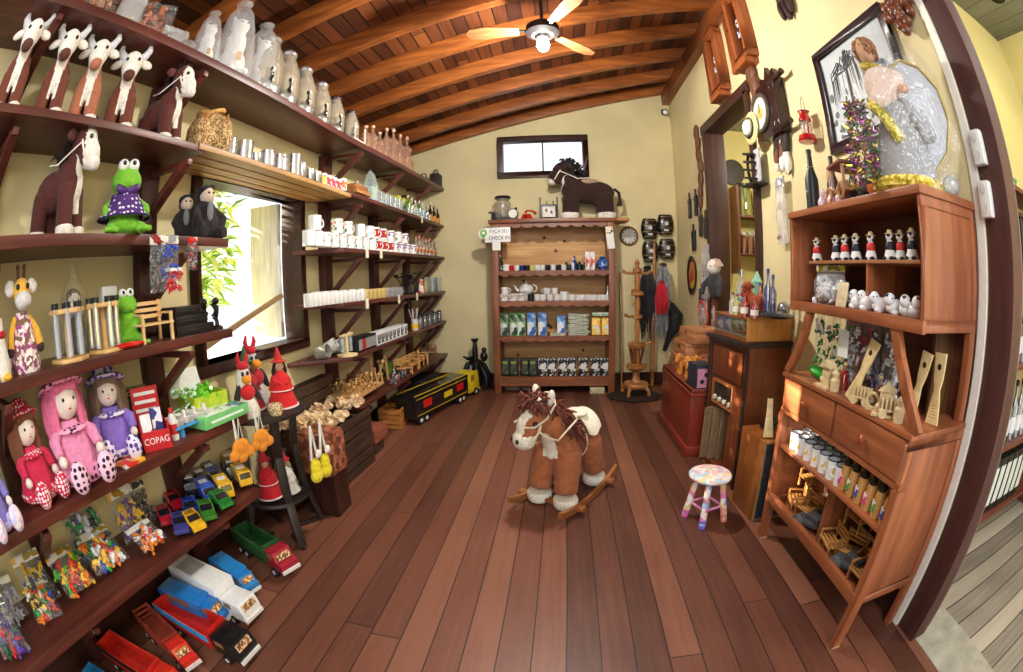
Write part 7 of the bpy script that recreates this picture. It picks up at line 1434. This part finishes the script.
# ------------------------------------------------------------------ in the hutch
for i, (px, red) in enumerate([(817, 1), (836, 0), (845, 1), (856, 0), (871, 1), (890, 0), (896, 1), (912, 0)]):
    p = atx(px, 250, 1.4); inst('cow_figurine', 'small standing cow figurine in a hat and %s waistcoat, number %s from the far end' % (['dark', 'red'][red], ['one', 'two', 'three', 'four', 'five', 'six', 'seven', 'eight'][i]), 'figurine', cow_figure(red), (1.40+.03*(i == 6), p.y, 1.7005), R(200), .92)
b = MB(); q = random.Random(3)
inst('shell_bag', 'clear bag of silvery trinkets with yellow card in the hutch cubby', 'bag', bag(.3, .2, .12, (190, 180, 40), 'toys', [(230, 232, 240), (200, 210, 226), (240, 240, 240)], 70, 30, alpha=.2), (1.42, 2.02, 1.4765), R(180))
one('paper_note', 'small cream card leaning in the middle of the hutch cubby', 'card', MB().box((0, 0, .06), (.006, .085, .12), rot=(0, R(10), 0)), plain((214, 196, 160), .7), bevel=.002, loc=(1.35, 1.81, 1.4765))
def lamb():
    b = MB().ball((0, 0, .045), (.05, .06, .045)).ball((0, .045, .085), (.035, .035, .035)).ball((-.03, .02, .02), (.025, .03, .02))
    return [pt('body', b, plain((236, 236, 240), .35)), pt('ear', MB().ball((0, .065, .105), (.014, .02, .01), n=8, m=5), plain((60, 60, 80), .4))]+eyes((-.032, .055, .09), (-.032, .035, .092), .005)
lb = lamb()
for i, px in enumerate([858, 868, 881, 895, 907, 915]): p = atx(px, 300, 1.38); inst('china_animal', 'small white china animal in the lower hutch cubby, number %s from the cream card' % ['one', 'two', 'three', 'four', 'five', 'six'][i], 'figurine', lb, (1.38, p.y, 1.4765), R(30*i), .76)
# desk level: keyrings on cards, chopping boards, little figures
DZ = 1.0785
def board_(lean, s=1, m=M_LW):
    pr = [(-.045, 0), (.045, 0), (.03, .1), (.02, .15), (.032, .2), (.04, .31), (-.04, .31), (-.032, .2), (-.02, .15), (-.03, .1)]
    b = MB().prism(pr, .012, c=(0, 0, 0), rot=(R(90), 0, R(90)))
    return [pt('board_body', b, plain((222, 196, 140), .55, var=.06), bevel=.002), pt('dark_hole', MB().cyl((-.0068, 0, .25), (.0068, 0, .25), .014, n=18), plain((40, 26, 20), .8)), pt('burnt_lettering', (lambda m_: ([m_.box((-.0064, 0, .03+.013*k), (.001, .05-.006*k, .003)) for k in range(5)], m_)[1])(MB()), plain((170, 140, 96), .7))]
bd = board_(0)
for i, (px, py, x, ln, rx, s) in enumerate([(852, 378, 1.33, -14, 16, .95), (911, 395, 1.47, -8, 8, .88), (938, 400, 1.5, -4, -3, .9)]):
    p = atx(px, py, x); inst('wooden_spatula', ['pale wooden spatula board leaning left of the right desk support', 'pale wooden spatula board leaning just inside the open hutch side', 'pale wooden spatula board at the outer edge of the desk'][i], 'spatula', bd, (x, [p.y, 1.345, 1.215][i], DZ), rot=(R(rx), R(-ln), 0), s=s)
q = random.Random(31)
for i in range(9):
    y = 2.16-.085*i; x = 1.46+.02*(i % 2); c = [(20, 130, 60), (20, 120, 60), (30, 140, 70), (30, 140, 80), (200, 200, 206), (160, 20, 50), (40, 40, 90), (210, 210, 220), (180, 180, 196)][i]
    inst('keyring_card', 'hanging plastic strip of '+['green and white keyrings at the far end', 'green and white keyrings, second strip', 'green and white keyrings, third strip', 'keyrings with a white printed card', 'silver keyrings behind the card', 'dark red keyrings', 'navy keyrings', 'white and silver keyrings', 'pale lilac keyrings by the right support'][i]+' above the desk', 'keyrings', bag(.1, .32, .04, None, 'toys', [c, (236, 236, 240), c], 80+i, 16, alpha=.01, ks=2.3, hf=.92), (x, y, DZ+.015), R(180))
one('printed_card', 'white card with a round green print hanging among the keyring strips', 'card', MB().box((1.41, 1.86, 1.3), (.004, .09, .13)).cyl((1.41, 1.86, 1.3), (1.4065, 1.86, 1.3), .03, n=18), patches([(236, 240, 236), (226, 232, 228), (236, 240, 238)], 20), loc=(0, 0, 0))
one('green_leaf_ornament', 'bright green leaf shaped piece lying at the far desk corner', 'ornament', MB().ball((0, 0, .03), (.05, .09, .03), rot=(.3, 0, .5), n=12, m=8).ball((.03, -.07, .05), (.04, .05, .02), n=10, m=6), plain((50, 170, 50), .4), loc=(1.42, 2.06, DZ))
WN = ['tiny pale wooden house beside the keyring strips', 'tiny pale wooden figure by the spatula board', 'tiny pale wooden cart on the desk edge', 'tiny pale wooden wheel piece on the desk edge', 'tiny pale wooden stand at the front of the desk', 'tiny pale wooden cup stand near the support', 'tiny pale wooden barrel by the right support']
for i, (px, py, kk) in enumerate([(826, 380, 0), (836, 375, 1), (862, 400, 2), (872, 405, 3), (884, 415, 0), (890, 408, 2), (898, 420, 1)]):
    p = atx(px, py, 1.345); b = MB(); m = plain((216, 192, 146), .6)
    if kk == 0: b.box((0, 0, .005), (.07, .11, .01)).box((.01, 0, .05), (.03, .06, .08)).prism([(-.04, 0), (.04, 0), (0, .035)], .05, c=(.01, 0, .09), rot=(R(90), 0, R(90))).ball((0, .03, .03), .016, n=8, m=6)
    elif kk == 1: b.lathe([(0, 0), (.022, 0), (.024, .05), (.015, .06), (.02, .08), (0, .1)], n=12)
    elif kk == 2:
        b.box((0, 0, .03), (.05, .09, .006))
        for k in range(5): b.box((0, -.036+.018*k, .05), (.04, .006, .04))
        b.cyl((-.03, .03, .018), (.03, .03, .018), .018, n=12).cyl((-.03, -.03, .018), (.03, -.03, .018), .018, n=12)
    else: b.torus((0, 0, .035), .028, .007, rot=(0, R(90), 0), n=16, m=6).box((0, 0, .004), (.04, .05, .008))
    one('tiny_wooden_toy', WN[i], 'wooden toy', b, m, loc=(1.345, p.y, DZ), rz=R(10*i), s=1.1)
for i, (px, c) in enumerate([(845, (170, 20, 30)), (868, (20, 20, 22)), (882, (120, 60, 50))]): p = atx(px, 372, 1.42); inst('mini_bottle', ['dark red mini bottle behind the spatula board', 'black mini bottle behind the tiny cart', 'brown mini bottle behind the tiny stand'][i], 'bottle', bottle(.13, .026, glass(c, .85), plain((210, 190, 120), .4)), (1.42, p.y, DZ))
# shelf of enamel mugs and beer mugs
RIMB = plain((30, 40, 80), .3)
en = [pt('can_body', lathe([(0, 0), (.036, 0), (.038, .1), (.035, .1), (.033, .01), (0, .01)], 18), CER), pt('blue_rim', MB().torus((0, 0, .1), .037, .003, n=20, m=6), RIMB), pt('print', MB().box((-.0365, 0, .05), (.002, .022, .03)), patches([(230, 190, 60), (180, 60, 120), (240, 240, 240)], 60)), pt('handle', MB().torus((.02, .036, .052), .024, .005, rot=(R(90), 0, R(60)), n=10, m=6, arc=R(200), a0=R(-100)), CER)]
SZ = .6605; n_ = 0
for r_ in range(3):
    for k in range(7):
        inst('enamel_mug', 'white enamel mug with dark blue rim, %s line of the hutch shelf' % ['front', 'middle', 'back'][r_], 'mug', en, (1.36+.095*r_, 2.14-.083*k+.02*r_, SZ), R(10*k), group='enamel mugs, %s line' % ['front', 'middle', 'back'][r_])
inst('white_carton', 'white carton with a red emblem behind the enamel mugs', 'box', box3((.07, .09, .19), plain((236, 234, 230), .5), plain((206, 60, 70), .5)), (1.64, 2.12, SZ), R(180))
wm = wood((176, 122, 62), (226, 180, 116), 'z', 8, .5)
def beermug(i): return [pt('wooden_body', lathe([(0, 0), (.03, 0), (.033, .03), (.028, .09), (.026, .12), (.0, .12)], 16), wm), pt('bottle_top', lathe([(.02, .12), (.022, .135), (.012, .15), (.014, .17), (0, .172)], 12), plain((50, 44, 30), .25, .3)), pt('painted_print', MB().box((-.031, 0, .055), (.006, .028, .05)), patches([[(226, 60, 140), (240, 230, 220)], [(60, 150, 70), (240, 236, 226)], [(40, 80, 170), (230, 220, 210)]][i % 3], 60)), pt('handle', MB().torus((0, .036, .06), .024, .006, rot=(R(90), 0, R(90)), n=10, m=6, arc=R(200), a0=R(-100)), wm)]
for r_ in range(3):
    for k in range(6):
        if 1.36+.09*r_ > 1.6: continue
        inst('wooden_flask', 'painted wooden flask with dark stopper in the %s line beside the enamel mugs' % ['front', 'middle', 'back'][r_], 'flask', beermug(k+r_), (1.355+.085*r_, 1.60-.075*k+.02*r_, SZ), R(-10), group='wooden flasks, %s line' % ['front', 'middle', 'back'][r_])
# bottom shelf: little benches and grey toy cannons
mc2 = minichair((150, 96, 44), (214, 160, 92))
for i, (x, y, z, rr) in enumerate([(1.42, 2.1, .276, 160), (1.44, 1.98, .276, 190), (1.52, 1.88, .276, 170), (1.4, 1.62, .276, 170), (1.46, 1.5, .276, 200), (1.42, 1.3, .276, 180), (1.46, 2.05, .432, 175), (1.5, 1.56, .432, 180)]):
    inst('toy_bench', 'tiny wooden slatted bench on the bottom hutch shelf, '+['at the far front corner', 'second from the far side', 'half hidden by the divider', 'nearer compartment, beside the divider', 'nearer compartment, behind the grey toy', 'nearest the post end', 'stacked on the far benches', 'stacked on the nearer benches'][i], 'toy bench', mc2, (x, y, z), R(rr), 1.1)
def cannon():
    m = plain((70, 70, 72), .6, var=.2); ps = [pt('flat_wing', MB().prism([(-.13, 0), (0, .06), (.1, .08), (.12, 0), (.1, -.08), (0, -.06)], .03, c=(0, 0, .05)), m, bevel=.006)]
    for s in (1, -1): ps.append(pt('wheel', MB().cyl((.06, s*.07, .045), (.06, s*.1, .045), .045, n=18), plain((96, 98, 102), .45)))
    ps.append(pt('nose_block', MB().box((-.02, 0, .085), (.12, .06, .04)), m, bevel=.006)); return ps
cn = cannon()
for i, (x, y) in enumerate([(1.36, 1.86), (1.37, 1.42)]): inst('grey_toy_plane', ['grey wedge shaped toy on wheels in the far bottom compartment', 'grey wedge shaped toy on wheels in the nearer bottom compartment'][i], 'toy vehicle', cn, (x+.05, y, .276), R(100), .92)
one('spare_spatula', 'pale wooden spatula leaning on the speaker box', 'spatula', MB().prism([(-.035, 0), (.035, 0), (.022, .15), (.018, .25), (-.018, .25), (-.022, .15)], .01, rot=(R(90-16), 0, R(-15))), plain((222, 200, 150), .6), loc=(1.36, 2.5, .597), bevel=.002)
# ------------------------------------------------------------------ on the record player box and chest
PZ = 1.3195
def Rr(px, x=1.45): p = atx(px, 290, x); return Vector((x, p.y, PZ))
cm = plush_cow((150, 66, 30), face=(170, 84, 44), nose=(120, 50, 26), horns=False)
inst('horse_figurine', 'orange brown horse figurine standing on the record player box', 'figurine', cm, Rr(752, 1.42), R(120), .55)
for i, (px, c, h, n_) in enumerate([(737, (220, 226, 120), .15, 'small yellow green bottle at the front of the record player box'), (745, (190, 60, 60), .16, 'small red labelled bottle beside the horse figurine'), (755, (200, 60, 70), .14, 'pinkish small bottle under the horse figurine'), (760, (226, 110, 60), .24, 'orange wrapped bottle behind the horse figurine'), (768, (30, 60, 150), .34, 'tall blue bottle rack at the end of the record player box'), (773, (40, 70, 160), .3, 'blue bottle next to the tall blue one'), (733, (226, 226, 226), .16, 'white small bottle at the corner of the record player box')]):
    inst('small_bottle', n_, 'bottle', bottle(h, .03, glass(c, .7), plain((200, 60, 50) if i < 3 else (60, 90, 160), .4), plain((236, 232, 220), .5) if i < 3 else None), Rr(px, [1.36, 1.36, 1.38, 1.5, 1.5, 1.58, 1.36][i]))
inst('blue_pack', 'light blue plastic wrapped pack leaning on the doll', 'pack', bag(.2, .34, .08, (90, 180, 220), 'toys', [(90, 180, 226), (150, 210, 240), (60, 150, 210)], 91, 20, alpha=.2), Rr(741, 1.5), R(160))
one('green_pyramid', 'small pale green pointed ornament behind the horse figurine', 'ornament', lathe([(0, 0), (.05, 0), (.035, .22), (.05, .25), (0, .34)], 5), plain((150, 206, 180), .4), loc=Rr(757, 1.6))
one('dark_film_pack', 'flat dark shiny plastic pack on the record player box', 'pack', MB().ball((0, 0, .03), (.12, .2, .03), n=16, m=6), plain((50, 56, 66), .15), loc=Rr(781, 1.52)+Vector((0, .1, 0)))
one('silver_ball_toy', 'small silver round ornament beside the hutch side', 'ornament', MB().ball((0, 0, .07), .05, n=14, m=10).cyl((0, 0, 0), (0, 0, .03), .02), plain((170, 170, 176), .2, .7), loc=Rr(787, 1.62)+Vector((0, .04, 0)))
# wooden boxes and little horses on the chest
CHZ = .6215
M_BX = wood((150, 92, 56), (206, 148, 104), 'y', 5, .5)
for i, (x, y, z, w, n_) in enumerate([(1.42, 4.6, 0, .42, 'largest'), (1.46, 4.58, .151, .38, 'middle'), (1.5, 4.5, .302, .32, 'topmost')]):
    inst('wooden_case', n_+' light wooden case with a metal clasp in the stack on the chest', 'box', [pt('case_body', MB().box((0, 0, .05), (.3, w, .098)), M_BX, bevel=.004), pt('lid', MB().box((0, 0, .125), (.3, w, .046)), M_BX, bevel=.004), pt('clasp', MB().box((-.153, 0, .1), (.008, .03, .04)), plain((110, 84, 50), .3, .7))], (x, y, CHZ+z), R(-4+5*i), (1.1, 1.15, 1))
hs_ = plush_cow((206, 130, 46), face=(214, 140, 56), nose=(190, 116, 44), horns=False)
for i, (x, y) in enumerate([(1.25, 4.3), (1.29, 4.14), (1.26, 4.0), (1.38, 4.2)]): inst('toy_pony', ['orange toy pony beside the wooden cases', 'orange toy pony in the middle of the herd', 'orange toy pony nearest the pink and black box', 'orange toy pony at the back of the herd'][i], 'toy horse', hs_, (x, y, CHZ), R(200+10*i), .46)
inst('pink_black_box', 'black and pink standing box with small hearts on the chest', 'box', [pt('box_body', MB().box((0, 0, .11), (.16, .2, .22)), plain((40, 44, 54), .5), bevel=.004), pt('pink_face', MB().box((.0, -.101, .1), (.13, .004, .17)), plain((226, 150, 180), .5), subs=[pt('dark_heart', MB().ball((.02, -.104, .13), (.022, .003, .02), n=10, m=6), plain((30, 30, 40), .5)), pt('dark_heart', MB().ball((-.02, -.104, .07), (.022, .003, .02), n=10, m=6), plain((30, 30, 40), .5))])], (1.27, 3.76, CHZ), R(5), 1.0)
one('black_disc', 'flat black round lid lying on the near edge of the chest', 'lid', lathe([(0, 0), (.09, 0), (.085, .02), (0, .025)], 20), plain((40, 44, 52), .6), loc=(1.27, 3.92, CHZ))
ps = [pt('racket_ring', MB().torus((0, 0, 0), .13, .009, rot=(0, R(80), 0), n=30, m=6), plain((226, 70, 60), .4)), pt('racket_mesh', MB().cyl((-.002, 0, 0), (.002, 0, 0), .125, n=24), film((200, 206, 210), .3, 60))]
inst('red_hoop', 'red rimmed netted hoop above the wooden cases', 'hoop', ps, (1.55, 4.56, CHZ+.46+.138), 0)
one('wicker_roll', 'tall woven brown roll between the chest and the radio cabinet', 'roll', lathe([(0, 0), (.08, 0), (.085, .5), (0, .5)], 18), patches([(130, 96, 60), (180, 146, 100), (96, 70, 44)], 40, .8), loc=(1.5, 3.76, CHZ))
for i, (px, py, c) in enumerate([(680, 318, (60, 60, 90)), (686, 320, (226, 226, 230)), (696, 322, (130, 60, 40))]): p = atx(px, py, 1.66); one('wall_card', ['blue and black framed card hanging above the wooden cases', 'white framed card hanging above the wooden cases', 'reddish brown leather piece hanging above the wooden cases'][i], 'wall card', MB().box((0, 0, 0), (.02, .16, .42)), patches([c, sc_(c, .6), (220, 220, 220)], 12), bevel=.004, loc=(XW2-.02, 5.2-.24*i, 1.25))
# ------------------------------------------------------------------ next room seen past the post and through the doorway
WD = [(86, 40, 30), (130, 70, 50)]
def wallshelf(x0, x1, y0, y1, zs, name, label, deep='y'):
    ps = [pt('shelf_board', slab(x0, x1, y0, y1, z-.03, z), wood(*WD, 'y' if deep == 'x' else 'x', 5), bevel=.003) for z in zs]
    if deep == 'y':
        for x in (x0, x1): ps.append(pt('side_panel', slab(x-.02, x+.02, y0, y1, zs[0]-.3, zs[-1]+.45), wood(*WD, 'z', 5)))
    else:
        for y in (y0, y1): ps.append(pt('side_panel', slab(x0, x1, y-.02, y+.02, zs[0]-.3, zs[-1]+.45), wood(*WD, 'z', 5)))
    return inst(name, label, 'shelf', ps)
a, b = aty(738, 217, 6.3), aty(763, 217, 6.3); c_, d_ = aty(740, 253, 6.3), aty(762, 255, 6.3)
z1, z2 = (a.z+b.z)/2, (c_.z+d_.z)/2
wallshelf(a.x-.05, b.x+.06, 6.15, 6.44, [z2, z1], 'pickle_shelf', 'dark wooden shelf with preserves seen through the doorway')
inst('pickle_jar', 'large jar of green preserves on the upper shelf through the doorway', 'jar', jarglass(.5, .14, (60, 50, 30), glass((120, 130, 40), .8)), (a.x+.1, 6.28, z1+.001))
nx = b.x-a.x
for i in range(4): inst('sauce_bottle', 'red sauce bottle on the upper shelf through the doorway', 'bottle', bottle(.36, .05, glass((160, 40, 30), .8), plain((206, 80, 40), .4)), (a.x+.32+.1*i, 6.26, z1+.001), group='red sauce bottles')
for i in range(6): inst('preserve_jar', 'dark red preserve jar with white lid on the lower shelf through the doorway', 'jar', jarglass(.32, .048, (220, 216, 210), glass((130, 20, 24), .85)), (a.x+.06+.105*i, 6.26, z2+.001), group='dark red preserve jars')
one('dark_plate', 'dark round plate on the yellow wall beyond the doorway', 'plate', MB().cyl((0, 0, 0), (0, -.04, 0), .2, n=28), plain((40, 28, 24), .4), loc=(aty(733, 172, 6.4).x, 6.44, aty(733, 172, 6.4).z))
# tall shelf beyond the post, against the wall of the bottle room
Y3 = 1.34; x0_ = aty(1001, 300, Y3).x; x1_ = 4.02
wallshelf(x0_, x1_, Y3-.02, 1.6, [.3, .76, 1.24, 1.74, 2.24], 'bottle_shelf', 'tall brown wooden bottle shelf in the next room behind the post')
for zi, z in enumerate([.3, .76, 1.24, 1.74]):
    for k in range(9):
        x = x0_+.08+.115*k
        if x > x1_-.08: break
        if zi == 0: inst('gift_carton', 'dark gift carton with a pale print on the lowest shelf of the next room', 'box', box3((.08, .1, .36), plain((26, 30, 34), .4), plain((220, 224, 220), .5)), (x, Y3+.06, z+.001), R(-90), group='dark gift cartons')
        elif zi < 3: inst('shelf_bottle', ['', 'dark bottle with white label on the second shelf of the next room', 'dark bottle with a pale cap on the third shelf of the next room'][zi], 'bottle', bottle(.36, .042, glass((24, 26, 40), .9), plain((200, 200, 200), .3) if zi == 2 else plain((30, 30, 34), .3), plain((226, 226, 230), .5)), (x, Y3+.06, z+.001), group=['', 'white labelled bottles next room', 'pale capped bottles next room'][zi])
        else: one('upright_book', ['white', 'yellow', 'green', 'charcoal', 'red', 'pale grey', 'blue', 'amber', 'black'][k]+' spined book standing on the top shelf of the next room', 'book', MB().box((0, 0, .16), (.035+.01*(k % 3), .2, .32)), plain([(226, 226, 220), (220, 190, 50), (50, 120, 60), (40, 44, 50), (190, 40, 40), (190, 190, 186), (50, 80, 150), (226, 160, 60), (20, 20, 22)][k], .5), bevel=.002, loc=(x, Y3+.1, z+.001))
one('flat_book', 'flat yellow and green book on the shelf top of the next room', 'book', MB().box((x0_+.25, Y3+.1, 2.27), (.4, .2, .04)), patches([(220, 190, 60), (80, 130, 70), (230, 226, 200)], 8), bevel=.003)
one('book_rest_board', 'dark board lying across the upright books of the next room', 'board', MB().box((x0_+.5, Y3+.12, 2.08), (1.0, .24, .024)), plain((60, 30, 24), .5))
p = atx(1000, 5, 2.9); inst('hanging_pot', 'black pot hanging from the ceiling of the next room', 'pot', [pt('pot_body', MB().lathe([(0, -.22), (.08, -.22), (.11, -.05), (.1, 0)], n=20), plain((24, 22, 24), .25)), pt('hanger', MB().cyl((0, 0, 0), (0, 0, .44), .006), plain((30, 30, 30), .4))], (2.45, .75, 3.45))
# ------------------------------------------------------------------ shrubs outside the window
def shrub(seed, n, r, h, leaf, mats):
    q = random.Random(seed); m = MB(); st = MB()
    for k in range(26):
        a = q.uniform(0, 6.28); e = Vector((r*.7*math.cos(a)*q.random(), r*.7*math.sin(a)*q.random(), h*q.uniform(.5, 1))); st.tube([(0, 0, 0), e*.5+Vector((0, 0, .1)), e], [.018, .012, .005], 5)
    for k in range(n):
        a = q.uniform(0, 6.28); t = q.random(); rr = r*math.sqrt(q.random())*(math.sin(math.pi*min(.98, .1+t*.85))**.5); c = Vector((rr*math.cos(a), rr*math.sin(a), h*t))
        tip = q.uniform(0, 6.28); dr = Vector((math.cos(tip), math.sin(tip), q.uniform(-.9, .35))).normalized(); sd = dr.cross(Vector((q.uniform(-.3, .3), q.uniform(-.3, .3), 1))).normalized(); L = leaf*q.uniform(.7, 1.3); w = L*.13; up = Vector((0, 0, L*.08))
        m.i = q.choice((0, 0, 1, 2)); m.add([c, c+dr*L*.45+sd*w+up, c+dr*L, c+dr*L*.45-sd*w+up], [(0, 1, 2, 3)])
    return [pt('foliage', m.mesh('foliage', mats, fix=False), None, stuff=False), pt('stem', st, plain((110, 90, 60), .8))]
def leafm(c):
    k = ('leaf', c)
    if k not in MATS:
        m, n, b = _new('leaf'); b.inputs['Base Color'].default_value = lin(c); b.inputs['Roughness'].default_value = .45
        b.inputs['Transmission Weight'].default_value = 0; t = n.nodes.new('ShaderNodeBsdfTranslucent'); t.inputs[0].default_value = lin(sc_(c, 1.1)); mx = n.nodes.new('ShaderNodeMixShader'); mx.inputs[0].default_value = .6
        n.links.new(b.outputs[0], mx.inputs[1]); n.links.new(t.outputs[0], mx.inputs[2]); n.links.new(mx.outputs[0], n.nodes['Material Output'].inputs[0]); MATS[k] = m
    return MATS[k]
LM = [leafm((130, 168, 70)), leafm((180, 200, 110)), leafm((216, 224, 160))]
inst('leafy_shrub', 'tall leafy green shrub filling the upper part of the window', 'shrub', shrub(1, 1900, .6, 1.35, .2, LM), (-3.12, 2.6, 1.45), 0)
inst('leafy_shrub', 'pale leafy shrub in the lower left of the window', 'shrub', shrub(2, 1100, .36, .85, .17, LM), (-2.78, 1.95, .95), 0)
